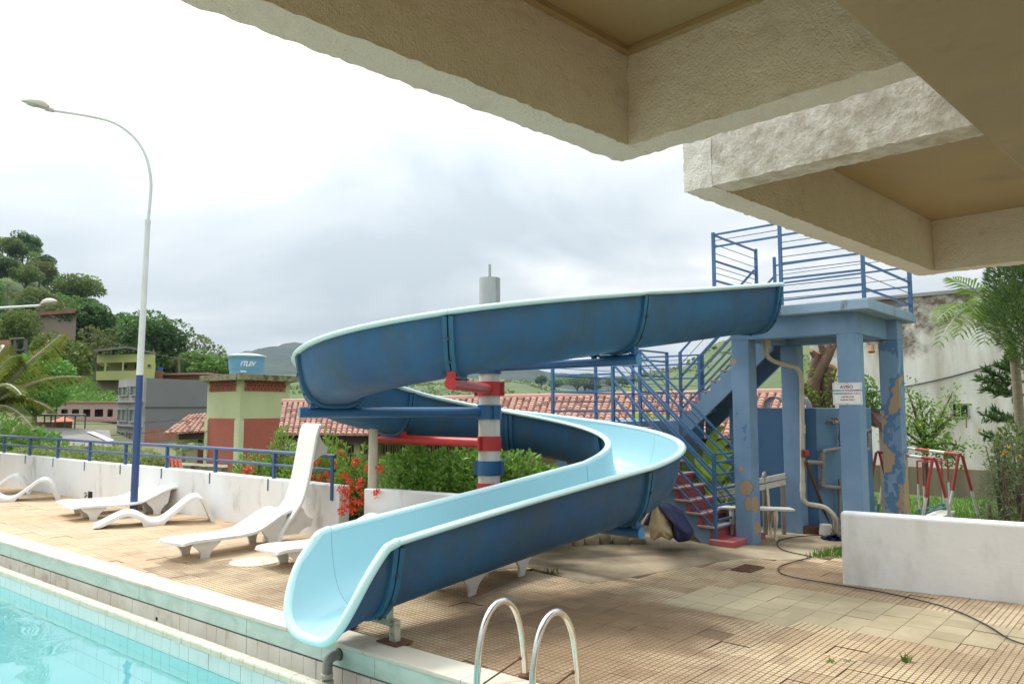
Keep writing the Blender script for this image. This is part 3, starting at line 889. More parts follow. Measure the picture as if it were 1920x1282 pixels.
def wall_side(x, y):
    best = 1e9
    for a, b in zip(WALL_PTS, WALL_PTS[1:]):
        d = (b - a).normalized()
        r = Vector((x, y, 0)) - a
        t = r.dot(d)
        if -0.4 < t < (b - a).length + 0.2:
            n = Vector((-d.y, d.x, 0))
            best = min(best, -r.dot(n) if False else r.x * (-d.y) + r.y * d.x)
    return best
TM = fr((0, 0, 0), VV)          # local x along V, y along U
tiles = []
for i in range(-20, 62):
    for j in range(-45, 92):
        a, b = i * TS, j * TS
        c = VV * (a + TS / 2) + UV * (b + TS / 2)
        px, py = pool_xy(c.x, c.y)
        if py < -0.10 or px > 6.5 or c.y < 3.2:
            continue
        if c.y > 17 or in_poly(c.x, c.y, APRON):
            continue
        X = 960 + FPX * c.x / c.y
        if X < -420 or X > 2900:
            continue
        if X < 640 and c.y > 8 and WALL_PTS:
            # keep to this side of the boundary wall
            q = [(p.x, p.y) for p in WALL_PTS]
            side = None
            for (x1, y1), (x2, y2) in zip(q, q[1:]):
                if min(x1, x2) - 0.01 <= c.x <= max(x1, x2) + 0.01:
                    yy = y1 + (y2 - y1) * (c.x - x1) / (x2 - x1)
                    side = c.y - yy
            if side is not None and side > 0.1:
                continue
        elif c.y > 10.4:
            continue
        tiles.append((c.y, X, a, b, c))
tiles.sort(key=lambda q: q[0])
def tile_mb(cells, w=0.196):
    mb = MB()
    if cells:
        cs = TS / NC
        g = 0.0030
        for i in range(NC):
            for j in range(NC):
                x0, y0, x1, y1 = i * cs + g, j * cs + g, (i + 1) * cs - g, (j + 1) * cs - g
                k = 0.0012
                mb.add([(x0, y0, -0.003), (x1, y0, -0.003), (x1, y1, -0.003), (x0, y1, -0.003),
                        (x0 + k, y0 + k, 0), (x1 - k, y0 + k, 0), (x1 - k, y1 - k, 0), (x0 + k, y1 - k, 0)],
                       [(4, 5, 6, 7)])
                o_ = len(mb.v) - 8
                for f_ in ((0, 1, 5, 4), (1, 2, 6, 5), (2, 3, 7, 6), (3, 0, 4, 7)):
                    mb.f.append([o_ + i_ for i_ in f_])
                    mb.m.append(1)
        q = TS - 0.0012
        mb.add([(0.0012, 0.0012, -0.0022), (q, 0.0012, -0.0022), (q, q, -0.0022), (0.0012, q, -0.0022)], [(0, 1, 2, 3)], 1)
    else:
        a0, a1, b0_, b1_ = 0.0016, TS - 0.0016, 0.0024, TS - 0.0024
        mb.add([(a0, a0, -0.012), (a1, a0, -0.012), (a1, a1, -0.012), (a0, a1, -0.012),
                (b0_, b0_, 0), (b1_, b0_, 0), (b1_, b1_, 0), (b0_, b1_, 0)],
               [(4, 5, 6, 7), (0, 1, 5, 4), (1, 2, 6, 5), (2, 3, 7, 6), (3, 0, 4, 7)])
    return mb
protos = {}
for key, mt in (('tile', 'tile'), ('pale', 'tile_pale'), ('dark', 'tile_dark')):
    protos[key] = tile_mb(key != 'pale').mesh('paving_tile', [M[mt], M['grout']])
rest = {('tile', True): MB(), ('tile', False): MB(), ('pale', False): MB(), ('dark', True): MB()}
count = 0
CELL_MB, FLAT_MB = tile_mb(True), tile_mb(False)
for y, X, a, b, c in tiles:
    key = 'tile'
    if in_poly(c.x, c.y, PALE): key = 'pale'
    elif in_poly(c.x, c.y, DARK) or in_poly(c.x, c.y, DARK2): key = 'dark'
    dz = rng.uniform(-0.0012, 0.0012)
    odd = rng.random()
    if odd < 0.05: dz -= 0.005
    tl = 0.016 if odd > 0.93 else 0.003
    visible = -20 < X < 1960 and y > 4.5
    if count < 300 and visible:
        o = bpy.data.objects.new('paving_tile', protos[key])
        COL.objects.link(o)
        o.parent = DECK
        o.matrix_local = TM @ Matrix.Translation((a, b, dz)) @ Matrix.Rotation(rng.uniform(-0.006, 0.006), 4, 'Z') @ Matrix.Rotation(rng.uniform(-tl, tl), 4, 'X')
        count += 1
    else:
        near = y < 8.6 and X > 300
        kk = (key, near if key == 'tile' else key == 'dark')
        src = CELL_MB if kk[1] else FLAT_MB
        mb = rest[kk]
        mb.M = TM @ Matrix.Translation((a, b, dz)) @ Matrix.Rotation(rng.uniform(-0.006, 0.006), 4, 'Z') @ Matrix.Rotation(rng.uniform(-tl, tl) * 0.6, 4, 'Y')
        mb.add(src.v, src.f)
        mb.m[-len(src.f):] = src.m
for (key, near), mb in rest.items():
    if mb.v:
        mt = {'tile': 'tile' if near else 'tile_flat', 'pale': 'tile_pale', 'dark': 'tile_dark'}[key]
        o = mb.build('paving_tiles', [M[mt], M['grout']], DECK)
        o['kind'] = 'stuff'

# grate, manhole, cable and weeds on the deck
o = thing('drain_grate', 'rusty brown metal drain grate set in the tiles near the stair foot', 'drain', G(1402, 1066))
gm = MB(TM)
c = G(1402, 1066)
gm = MB(fr((c.x, c.y, 0.006), VV))
gm.box((-0.17, -0.11, -0.004), (0.17, -0.095, 0.006)).box((-0.17, 0.095, -0.004), (0.17, 0.11, 0.006)).box((-0.17, -0.095, -0.004), (-0.155, 0.095, 0.006)).box((0.155, -0.095, -0.004), (0.17, 0.095, 0.006))
gm.build('frame', M['rust'], o)
for k in range(9):
    MB(fr((c.x, c.y, 0.006), VV)).box((-0.14 + k * 0.032, -0.094, -0.003), (-0.122 + k * 0.032, 0.094, 0.004)).build('grate_bar', M['rust'], o)
c = G(478, 1053)
o = MB().lathe([(0.27, -0.005), (0.27, 0.006), (0.255, 0.011), (0.0, 0.011)], 32, c=(c.x, c.y)).build('manhole_cover', mat('cream_cement_cover', (0.66, 0.60, 0.47), (0.56, 0.50, 0.38), 9, 0.85, bump=1, bsc=30, bd=0.006), loc=(c.x, c.y, 0))
setp(o, 'round pale cement manhole cover in the deck beside the white lounger', 'manhole cover')
pts = [(1600, 1007), (1548, 1005), (1500, 1007), (1466, 1013), (1457, 1020), (1463, 1030), (1482, 1037), (1510, 1043), (1521, 1046), (1490, 1055), (1465, 1063), (1459, 1070), (1466, 1078), (1490, 1085), (1530, 1092), (1590, 1102), (1650, 1112), (1720, 1127), (1790, 1147), (1850, 1175), (1890, 1200), (1925, 1212), (1990, 1222)]
def smooth_pts(ps, n=4):
    out = []
    for i in range(len(ps) - 1):
        p0, p1, p2, p3 = ps[max(0, i - 1)], ps[i], ps[i + 1], ps[min(len(ps) - 1, i + 2)]
        for k in range(n):
            t = k / n
            out.append(0.5 * ((2 * p1) + (p2 - p0) * t + (2 * p0 - 5 * p1 + 4 * p2 - p3) * t * t + (3 * p1 - p0 - 3 * p2 + p3) * t ** 3))
    out.append(ps[-1])
    return out
o = MB().tube(smooth_pts([G(*p) + Vector((0, 0, 0.016)) for p in pts]), 0.0062, 6).build('cable', M['hose'], smooth=True, loc=G(1700, 1122))
setp(o, 'black rubber cable snaking over the tiles in front of the white wall', 'cable')
def blades(mb, c, n, r, h, w=0.006):
    for _ in range(n):
        a = rng.uniform(0, 6.283)
        rr = r * math.sqrt(rng.random())
        p = Vector((c.x + rr * math.cos(a), c.y + rr * math.sin(a), c.z))
        hh = h * rng.uniform(0.5, 1.1)
        ln = Vector((math.cos(a), math.sin(a), 0)) * hh * rng.uniform(0.1, 0.7)
        s = Vector((-math.sin(a), math.cos(a), 0)) * w
        mb.add([p - s, p + s, p + ln * 0.4 + s * 0.7 + ZV * hh * 0.65, p + ln * 0.4 - s * 0.7 + ZV * hh * 0.65, p + ln + ZV * hh], [(0, 1, 2, 3), (3, 2, 4)])
for q, lab, n, r, h in (((1699, 1240), 'tuft of green weed by the broken tile edge', 26, 0.03, 0.06), ((1556, 1240), 'low flat weed sprouting in a tile joint', 16, 0.035, 0.022), ((1033, 1073), 'small weed growing from the concrete under the slide', 30, 0.08, 0.07), ((1590, 1239), 'thin strip of weed along the tile crack', 9, 0.03, 0.018)):
    mb = MB()
    blades(mb, G(*q), n, r, h, 0.005)
    o = mb.build('weed', M['grass'], loc=G(*q))
    setp(o, lab, 'weed', 'weeds in the deck joints')

# ------------------------------------------------------------------ lawn behind the low wall
lawn_z = -0.32
LP = [G(1560, 1000), G(1590, 1046), G(1700, 1062)]
o = MB().add([(4.3, 10.9, lawn_z), (3.8, 7.2, lawn_z), (9, 4, lawn_z), (22, 8, lawn_z), (22, 20, lawn_z), (4.9, 20, lawn_z), (4.9, 13.2, lawn_z)], [(0, 1, 2, 3, 4, 5, 6)]).build('lawn', M['lawn'])
setp(o, kind='structure')
mb = MB()
for _ in range(9000):
    d = rng.uniform(9.0, 17.0)
    X = rng.uniform(1625, 1960)
    p = H(X, d, lawn_z)
    blades(mb, p, 1, 0.02, 0.10, 0.008)
o = mb.build('grass', M['grass'])
setp(o, kind='stuff')
mb = MB()
for _ in range(420):
    q = (rng.uniform(1512, 1580), rng.uniform(1030, 1046))
    if q[0] < 1580 - (1046 - q[1]) * -1 and q[1] > 1046 - (q[0] - 1512) * 0.26:
        blades(mb, G(*q), 1, 0.03, 0.09, 0.005)
o = mb.build('grass_patch', M['grass'])
setp(o, kind='stuff')
# ------------------------------------------------------------------ concrete canopy over the viewer
ZR = 2.70
C1, C2, C3 = G(1165, 305, ZR), G(1283, 361, ZR), G(1718, 518, ZR)
CA = (C1 - G(320, 0, ZR)).normalized()
CA = (CA + (C3 - C2).normalized()).normalized()
CB = Vector((CA.y, -CA.x, 0))
CM = fr((C1.x, C1.y, 0), CA, -CB)             # local x along the canopy, local y = -b (b runs to the right)
def ca(p):
    r = p - C1
    return r.dot(CA), r.dot(CB)
a2, b2 = ca(C2)
a3, b3 = ca(C3)
BB = ca(G(1745, 165, ZR))[1]
canopy = thing('concrete_canopy', 'cream roughcast concrete canopy with deep ribs overhanging the pool deck', 'canopy', (C1.x, C1.y, 0))
def rough_box(name, a0, a1, b0, b1, z0, z1, mt, res=0.020, amp=0.0065, ends=True, scale=34.0, tilt=None):
    """a rendered concrete rib: gridded faces with an uneven surface"""
    mb = MB()
    def face(o, u, v, nu, nv, nrm):
        vs, fs = [], []
        for i in range(nu + 1):
            for j in range(nv + 1):
                p = o + u * (i / nu) + v * (j / nv)
                q = p * scale
                # one displacement field for all faces keeps the worn edges closed
                vs.append(p + noise.noise_vector(q) * amp + noise.noise_vector(p * 9.0 + Vector((3, 1, 7))) * amp * 0.55)
        for i in range(nu):
            for j in range(nv):
                k = i * (nv + 1) + j
                fs.append((k, k + nv + 1, k + nv + 2, k + 1))
        mb.add(vs, fs)
    A, B, Z = CA * (a1 - a0), CB * (b1 - b0), ZV * (z1 - z0)
    o = C1 * 1.0
    o.z = 0
    o = o + CA * a0 + CB * b0 + ZV * z0
    na, nb, nz_ = max(2, int((a1 - a0) / res)), max(2, int((b1 - b0) / res)), max(2, int((z1 - z0) / res))
    face(o, A, B, na, nb, -ZV)
    face(o, Z, A, nz_, na, -CB)
    face(o + B, A, Z, na, nz_, CB)
    face(o, B, Z, nb, nz_, -CA)
    face(o + A, Z, B, nz_, nb, CA)
    if tilt:
        # the underside falls away from the outer edge: 'b' outer edge at b0, '+a' at a1, '-a' at a0
        for v in mb.v:
            r_ = v - o
            f = {'b': r_.dot(CB) / (b1 - b0), '+a': 1 - r_.dot(CA) / (a1 - a0), '-a': r_.dot(CA) / (a1 - a0)}[tilt]
            kz = max(0.0, 1 - r_.z / (z1 - z0))
            v.z -= 0.055 * max(0, min(1, f)) * kz
    mb.add([o + Z, o + Z + A, o + Z + A + B, o + Z + B], [(0, 1, 2, 3)])
    return mb.build(name, mt, canopy, smooth=60)
T = 0.145
rough_box('rib', -3.4, 0.0, 0.0, T, ZR, ZR + 0.46, M['roughcast'], 0.021)
rough_box('rib', -T, 0.0, T + 0.001, BB + 0.04, ZR + 0.001, ZR + 0.455, M['roughcast'], 0.018)
bu = b2
rough_box('rib', a2, a3, bu, bu + T, ZR, ZR + 0.46, M['roughcast'], 0.02)
rough_box('rib', a2 + 0.001, a2 + T, bu + T + 0.001, BB + 0.04, ZR + 0.001, ZR + 0.455, M['flaking'], 0.018, amp=0.0048, scale=55.0)
rough_box('rib', a3 - T, a3 - 0.001, bu + T + 0.001, BB + 0.9, ZR + 0.001, ZR + 0.455, M['roughcast'], 0.022)
def cbox(name, a0, a1, b0, b1, z0, z1, mt, bevel=0.0):
    return MB(CM).box((a0, -b1, z0), (a1, -b0, z1)).build(name, mt, canopy, bevel=bevel)
ZS = ZR + 0.375
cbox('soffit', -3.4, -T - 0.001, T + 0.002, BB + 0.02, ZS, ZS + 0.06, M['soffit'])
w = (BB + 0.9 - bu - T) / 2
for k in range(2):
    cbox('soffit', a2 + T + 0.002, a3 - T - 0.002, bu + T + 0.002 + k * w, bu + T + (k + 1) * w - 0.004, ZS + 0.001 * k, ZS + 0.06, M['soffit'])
cbox('roof_slab', -3.4, -0.0, 0.01, BB, ZR + 0.461, ZR + 0.56, M['grey_concrete'])
cbox('roof_slab', a2 + 0.01, a3 - 0.01, bu + 0.01, BB + 0.9, ZR + 0.461, ZR + 0.56, M['grey_concrete'])
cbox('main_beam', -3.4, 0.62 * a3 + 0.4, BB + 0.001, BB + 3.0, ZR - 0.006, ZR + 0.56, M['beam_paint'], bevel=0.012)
# mouldings between soffit and rib
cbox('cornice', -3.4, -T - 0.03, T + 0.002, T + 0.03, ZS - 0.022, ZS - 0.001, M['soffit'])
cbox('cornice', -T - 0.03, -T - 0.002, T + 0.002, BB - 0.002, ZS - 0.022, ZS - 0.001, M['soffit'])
for a, b in ((-2.3, BB + 1.6), (a3 * 0.62 - 0.1, BB + 2.4)):
    cbox('pillar', a, a + 0.3, b, b + 0.3, 0.0, ZR - 0.007, M['roughcast'])

# ------------------------------------------------------------------ boundary walls
WH = 0.69
wall = MB().strip([(p.x, p.y) for p in WALL_PTS][::-1], 0.17, -0.1, WH).build('boundary_wall', M['old_wall'], loc=WALL_PTS[1], bevel=0.012)
setp(wall, 'long white rendered wall with navy rail posts along the sun deck', 'wall')
c = G(165, 936)
d = (WALL_PTS[2] - WALL_PTS[3]).normalized()
hole = MB(fr((WALL_PTS[3].x, WALL_PTS[3].y, 0), d))
hole.box((-0.14, -0.004, 0.015), (0.02, 0.05, 0.15))
hole.M = fr((WALL_PTS[3].x, WALL_PTS[3].y, 0), d)
hole.build('drain_opening', M['black'], wall)
mb = MB()
for _ in range(46):
    p = Vector((WALL_PTS[3].x, WALL_PTS[3].y, 0)) + d * rng.uniform(-0.17, -0.06) - Vector((-d.y, d.x, 0)) * rng.uniform(0.035, 0.07) + ZV * rng.uniform(0.02, 0.14)
    a = Vector((rng.uniform(-1, 1), rng.uniform(-1, 1), rng.uniform(-0.4, 1))).normalized() * 0.022
    b = Vector((a.y, -a.x, rng.uniform(-.01, .01)))
    mb.add([p - a, p + b * 0.5, p + a, p - b * 0.5], [(0, 1, 2, 3)])
o = mb.build('weed', M['leaf_mid'], loc=G(168, 932))
setp(o, 'leafy weed growing out of the square hole in the white wall', 'weed', 'weeds in the deck joints')

def on_wall(px):
    q = [(p.x, p.y) for p in WALL_PTS]
    for (x1, y1), (x2, y2) in zip(q, q[1:]):
        f = (px - 960) / FPX
        den = (x2 - x1) - f * (y2 - y1)
        t = (f * y1 - x1) / den
        if -0.02 <= t <= 1.02:
            dd = Vector((x2 - x1, y2 - y1, 0)).normalized()
            return Vector((x1 + (x2 - x1) * t, y1 + (y2 - y1) * t, 0)), dd
    return None
rail = thing('pipe_railing', 'navy blue two-bar pipe railing on top of the long white wall', 'railing', WALL_PTS[1])
PX = [-240, -150, -80, -38, 10, 58, 110, 169, 236, 313, 403, 512]
ps = []
for px in PX:
    p, dd = on_wall(px)
    n = Vector((dd.y, -dd.x, 0))
    if n.y < 0: n = -n                       # away from the viewer
    b = p + n * 0.06
    ps.append(b)
    MB().bar(b + ZV * (WH - 0.01), b + ZV * 1.05, 0.045, 0.045, up=dd).build('post', M['fence_blue'], rail)
    f = p - n * 0.004
    MB().bar(f + ZV * (WH - 0.17) + dd * 0.05, f + ZV * (WH - 0.002) + dd * 0.05, 0.024, 0.008, up=n).build('strap', M['fence_blue'], rail)
p, dd = on_wall(628)
n = Vector((dd.y, -dd.x, 0))
if n.y < 0: n = -n
e0 = p - n * 0.012
MB().bar(e0 + ZV * 0.50, e0 + ZV * 1.082, 0.05, 0.018, up=n).build('end_post', M['fence_blue'], rail)
ps.append(p + n * 0.03)
MB().tube([q + ZV * 1.06 for q in ps], 0.026, 8).build('top_rail', M['fence_blue'], rail, smooth=True)
MB().tube([q + ZV * 0.88 for q in ps], 0.021, 8).build('mid_rail', M['fence_blue'], rail, smooth=True)

q0 = G(685, 1010)
q0 = H(686, 9.55, 0)
q1 = q0 + Vector((1.09, -0.64, 0)).normalized() * 1.55
w2 = MB().strip([(q0.x, q0.y), (q1.x, q1.y)], -0.17 if False else 0.17, -0.1, WH).build('planter_wall', M['old_wall'], loc=q0, bevel=0.012)
setp(w2, 'short white wall behind the slide with the leafy hedge above it', 'wall')
pc = q0 + Vector((0.09, 0.09, 0))
o = MB().lathe([(0.062, WH), (0.060, WH + 0.10), (0.058, 1.48), (0.0, 1.49)], 16, c=(pc.x, pc.y)).build('concrete_post', M['beige_post'], smooth=True, loc=(pc.x, pc.y, WH))
setp(o, 'round beige concrete post standing on the end of the short wall', 'post')

b0, b1 = G(1580, 1094), G(1920, 1132)
dr = (b1 - b0).normalized()
w3 = MB().strip([(b0.x, b0.y), tuple((b0 + dr * 4.2)[:2])], 0.16, -0.35, 0.685).build('low_garden_wall', M['white_wall'], loc=b0, bevel=0.03, seg=3)
setp(w3, 'low plain white wall with a rounded top beside the garden', 'wall')

# ------------------------------------------------------------------ water slide
slide = thing('water_slide', 'blue spiral water slide with a pale blue trough round a striped column', 'water slide', (-0.25, 8.8, 0))
CX = Vector((-0.262, 8.8, 0))
RC = 1.77
AZ = [-43, -98, -155, -222, -279, -342, -403]
ZB = [2.26, 1.985, 1.717, 1.353, 1.08, 0.83, 0.57]
E0, ZE = Vector((2.98, 9.33, 0)), 2.62
MZ, ZM = Vector((-1.109, 5.684, 0)), 0.205
pts, zs, joints = [], [], []
def lerp(a, b, k): return a + (b - a) * k
f1 = CX + Vector((math.cos(R(AZ[0])), math.sin(R(AZ[0])), 0)) * RC
NS = 18
for i in range(NS):
    pts.append(E0.lerp(f1, i / NS))
joints.append(0)
for s in range(6):
    joints.append(len(pts))
    for i in range(NS):
        a = R(lerp(AZ[s], AZ[s + 1], i / NS))
        pts.append(CX + Vector((math.cos(a), math.sin(a), 0)) * RC)
joints.append(len(pts))
f7 = CX + Vector((math.cos(R(AZ[6])), math.sin(R(AZ[6])), 0)) * RC
dm = Vector((math.cos(R(-130)), math.sin(R(-130)), 0))
d7 = Vector((math.cos(R(-135)), math.sin(R(-135)), 0))
Lr = (MZ - f7).length
for i in range(NS):
    k = i / NS
    pts.append(f7 * (2 * k ** 3 - 3 * k * k + 1) + d7 * Lr * (k ** 3 - 2 * k * k + k) + MZ * (-2 * k ** 3 + 3 * k * k) + dm * Lr * (k ** 3 - k * k))
joints.append(len(pts))
NM = 14
for i in range(NM + 1):
    pts.append(MZ + dm * (0.60 * i / NM))
knots = [ZE] + ZB + [ZM]
def zcat(s, k):
    p1, p2 = knots[s], knots[s + 1]
    p0 = knots[s - 1] if s else 2 * p1 - p2
    p3 = knots[s + 2] if s + 2 < len(knots) else 2 * p2 - p1 + 0.20
    return 0.5 * (2 * p1 + (p2 - p0) * k + (2 * p0 - 5 * p1 + 4 * p2 - p3) * k * k + (3 * p1 - p0 - 3 * p2 + p3) * k ** 3)
for s in range(8):
    for i in range(NS):
        zs.append(zcat(s, i / NS))
for i in range(NM + 1):
    k = i / NM
    zs.append(ZM - 0.165 * k + 0.03 * k * k)
def tang(i):
    a, b = pts[max(0, i - 1)], pts[min(len(pts) - 1, i + 1)]
    return (b - a).normalized()
# smooth the direction where the straights meet the helix
tg = [tang(i) for i in range(len(pts))]
HD, HWI = 0.535, 0.372
NP = 22
prof_n = []
for k in range(NP + 1):
    ph = math.pi * k / NP
    cx, sx = math.cos(ph), math.sin(ph)
    x = math.copysign(abs(cx) ** 0.62, cx)
    y = -abs(sx) ** 0.72
    prof_n.append((x, y))
def prof_pts(off):
    out = []
    for x, y in prof_n:
        h = HD + y * (HD - 0.0)
        w = (HWI + off) * (0.88 + 0.12 * (h / HD))
        yy = y * (HD + off) + HD
        out.append((x * w, yy))
    return out
PI_, PO_ = prof_pts(0.0), prof_pts(0.022)
def at(i, u, v):
    t = tg[i]
    lat = Vector((-t.y, t.x, 0))
    return Vector((pts[i].x, pts[i].y, zs[i] + 0.022)) + lat * u + ZV * v
def flume_section(i0, i1):
    mb = MB()
    n = NP + 1
    for k, pr in ((0, PI_), (1, PO_)):
        vs, fs = [], []
        for i in range(i0, i1 + 1):
            sh = tg[i] * (0.0022 if i == i0 else (-0.0022 if i == i1 else 0))
            vs += [at(i, u, v) + sh for u, v in pr]
        for i in range(i1 - i0):
            for j in range(NP):
                a = i * n + j
                fs.append((a, a + 1, a + n + 1, a + n))
        mb.add(vs, fs, k)
    for i in (i0, i1):
        vs = [at(i, u, v) for u, v in PI_] + [at(i, u, v) for u, v in PO_]
        mb.add(vs, [(j, j + 1, j + 1 + n, j + n) for j in range(NP)], 1)
    sec = mb.build('flume_section', [M['flume_in'], M['flume_out']], slide, smooth=50)
    for sgn in (1, -1):
        mb = MB()
        rim_u, rim_v = HWI + 0.032, HD - 0.006
        prf = [(math.cos(q) * 0.042, math.sin(q) * 0.026) for q in [2 * math.pi * j / 12 for j in range(12)]]
        vs, fs = [], []
        for i in range(i0, i1 + 1):
            sh = tg[i] * (0.0022 if i == i0 else (-0.0022 if i == i1 else 0))
            vs += [at(i, sgn * (rim_u + a), rim_v + b) + sh for a, b in prf]
        m = i1 - i0
        for i in range(m):
            for j in range(12):
                j2 = (j + 1) % 12
                fs.append((i * 12 + j, i * 12 + j2, (i + 1) * 12 + j2, (i + 1) * 12 + j))
        fs.append(tuple(range(12)))
        fs.append(tuple(m * 12 + j for j in range(12)))
        mb.add(vs, fs)
        mb.build('rim', M['flume_rim'], sec, smooth=50)
    return sec
def flange(i, mt=None, hw=0.050, proud=0.036, shift=0.0):
    """double collar round the outside of the trough at a joint, with bolts"""
    t = tg[i]
    mb = MB()
    n = NP + 1
    inner, outer = prof_pts(0.020), prof_pts(0.022 + proud)
    for d0, d1 in ((-hw + shift, -0.008 + shift), (0.008 + shift, hw + shift)):
        vs = []
        for d in (d0, d1):
            for pr in (inner, outer):
                for (u, v) in pr:
                    v2 = min(v, HD - 0.045)
                    vs.append(at(i, u, v2) + t * d)
        fs = []
        for j in range(NP):
            a0, b0_, a1, b1_ = j, n + j, 2 * n + j, 3 * n + j
            fs += [(a0, a0 + 1, b0_ + 1, b0_), (a1, b1_, b1_ + 1, a1 + 1), (b0_, b0_ + 1, b1_ + 1, b1_)]
        mb.add(vs, fs)
    fl = mb.build('flange', mt or M['flange'], slide, smooth=50)
    lat = Vector((-t.y, t.x, 0))
    for j in range(2, NP - 1, 3):
        u, v = outer[j]
        if v > HD - 0.08: continue
        c = at(i, u, v)
        nu = Vector((outer[j + 1][1] - outer[j - 1][1], -(outer[j + 1][0] - outer[j - 1][0])))
        nn = (lat * -nu.x + ZV * -nu.y).normalized()
        if nn.dot(lat * u + ZV * (v - HD)) < 0: nn = -nn
        MB().cyl(c - nn * 0.004 + t * shift, c + nn * 0.014 + t * shift, 0.017, 6).build('bolt', M['steel_bolt'], fl)
    return fl
for a, b in zip(joints, joints[1:]):
    flume_section(a, b)
for k, i in enumerate(joints):
    flange(i, shift=0.055 if k == 0 else 0.0)
# run-out: sides cut down to a rounded lip
def runout():
    i0 = joints[-1]
    L = 0.60
    NQ = 16
    n = NP + 1
    mb = MB()
    def tend(vf):          # how far the trough reaches at relative height vf (0 floor, 1 rim)
        return 0.43 - 0.29 * (vf ** 1.7)
    def P(u, v, d):
        f = d / L * NM
        i = min(NM - 1, int(f))
        k = f - i
        a, b = at(i0 + i, u, v), at(i0 + i + 1, u, v)
        return a.lerp(b, k)
    def taper(d):          # side tops dip towards the lip
        return 1.0
    edge = []
    for kk, pr in ((0, PI_), (1, PO_)):
        vs, fs = [], []
        for q in range(NQ + 1):
            for (u, v) in pr:
                vf = max(0.0, min(1.0, v / HD))
                d = tend(vf) * q / NQ
                vs.append(P(u, v, d))
        for q in range(NQ):
            for j in range(NP):
                a = q * n + j
                fs.append((a, a + 1, a + n + 1, a + n))
        mb.add(vs, fs, kk)
        if kk == 1:
            edge = [P((u1 + u2) / 2, (v1 + v2) / 2, tend(max(0, min(1, v1 / HD)))) for (u1, v1), (u2, v2) in zip(PI_, PO_)]
    sec = mb.build('runout_section', [M['flume_in'], M['flume_out']], slide, smooth=50)
    ru, rv = HWI + 0.032, HD - 0.006
    left = [P(ru, rv, d) for d in (0, 0.04, 0.08)] + [P(ru - 0.008, rv - 0.012, 0.115)]
    right = [P(-ru + 0.008, rv - 0.012, 0.115)] + [P(-ru, rv, d) for d in (0.08, 0.04, 0)]
    core = edge[1:-1]
    lat = Vector((-tg[i0].y, tg[i0].x, 0))
    core = [p + ((p - pts[i0]).dot(lat) * lat).normalized() * (0.022 * abs((p - pts[i0]).dot(lat)) / 0.33) for p in core]
    path = left + core + right
    path = smooth_pts(path, 4)
    path = [p for k, p in enumerate(path) if k % 2 == 0 or k in (0, len(path) - 1)]
    for _ in range(1):
        path = [path[0]] + [(path[k - 1] + path[k] * 2 + path[k + 1]) / 4 for k in range(1, len(path) - 1)] + [path[-1]]
    MB().tube(path, 0.034, 14).build('rim', M['flume_rim'], sec, smooth=60)
runout()
# column, clamps and arms
mb = MB().lathe([(0.125, 0.0), (0.125, 2.43)], 28, c=(CX.x, CX.y))
colm = mb.build('support_column', M['column'], slide, smooth=40)
MB().lathe([(0.124, 2.431), (0.124, 3.205)], 28, c=(CX.x, CX.y)).build('bare_column_top', M['column_bare'], colm, smooth=40)
MB().cyl(CX + ZV * 3.20, CX + ZV * 3.37, 0.016, 8).build('top_pipe', M['column_bare'], colm)
MB().lathe([(0.34, -0.01), (0.34, 0.05), (0.20, 0.09), (0.13, 0.10)], 20, c=(CX.x, CX.y)).build('plinth', M['grey_concrete'], colm)
arms = [(0, 'arm_blue', 2.10), (1, 'arm_red', 1.905), (2, 'arm_blue', 1.60), (3, 'arm_red', 1.275), (4, 'arm_blue', 0.99), (5, 'arm_red', 0.755), (6, 'arm_blue', 0.455)]
ARM_AZ = [-43, -98, -156, -222, -283, -342, -403]
for (k, mt, az), adeg in zip(arms, ARM_AZ):
    a = R(adeg)
    rd = Vector((math.cos(a), math.sin(a), 0))
    tn = Vector((-rd.y, rd.x, 0))
    z = knots[k + 1] - 0.075
    if k == 0: z = 2.165
    if k == 3: z = 1.285
    r_end = 2.06 if k != 2 else 2.14
    arm = MB().cyl(CX + rd * 0.10 + ZV * z, CX + rd * (r_end - 0.004) + ZV * z, 0.056, 16).build('support_arm', M[mt], slide, smooth=True)
    MB().cyl(CX + rd * (r_end - 0.0045) + ZV * z, CX + rd * r_end + ZV * z, 0.056, 16).build('end_cap', M['arm_blue_end'] if mt == 'arm_blue' else M['arm_red'], arm)
    cl = MB().lathe([(0.127, z - 0.082), (0.139, z - 0.082), (0.139, z + 0.082), (0.127, z + 0.082)], 28, c=(CX.x, CX.y)).build('clamp', M[mt], slide, smooth=35)
    for sg in (1, -1):
        for hole in (0,):
            c = CX + tn * sg * 0.155 + ZV * z
            MB(fr((c.x, c.y, z), tn)).box((-0.022, -0.012, -0.082), (0.022, 0.012, 0.082)).build('clamp_flange', M[mt], cl, bevel=0.003)
            for dz in (-0.05, 0.05):
                MB().cyl(c + rd * 0.010 + ZV * dz, c + rd * 0.024 + ZV * dz, 0.010, 6).build('bolt', M['steel_bolt'], cl)
    # saddle: two short brackets from the arm up to the flange
    top = z + 0.056
    for rr in (RC - 0.24, RC + 0.24):
        b = CX + rd * rr
        MB(fr((b.x, b.y, 0), tn)).box((-0.04, -0.018, z + 0.045), (0.04, 0.018, knots[k + 1] + 0.045)).box((-0.06, -0.03, z + 0.046), (0.06, 0.03, z + 0.060)).build('saddle', M[mt], arm)
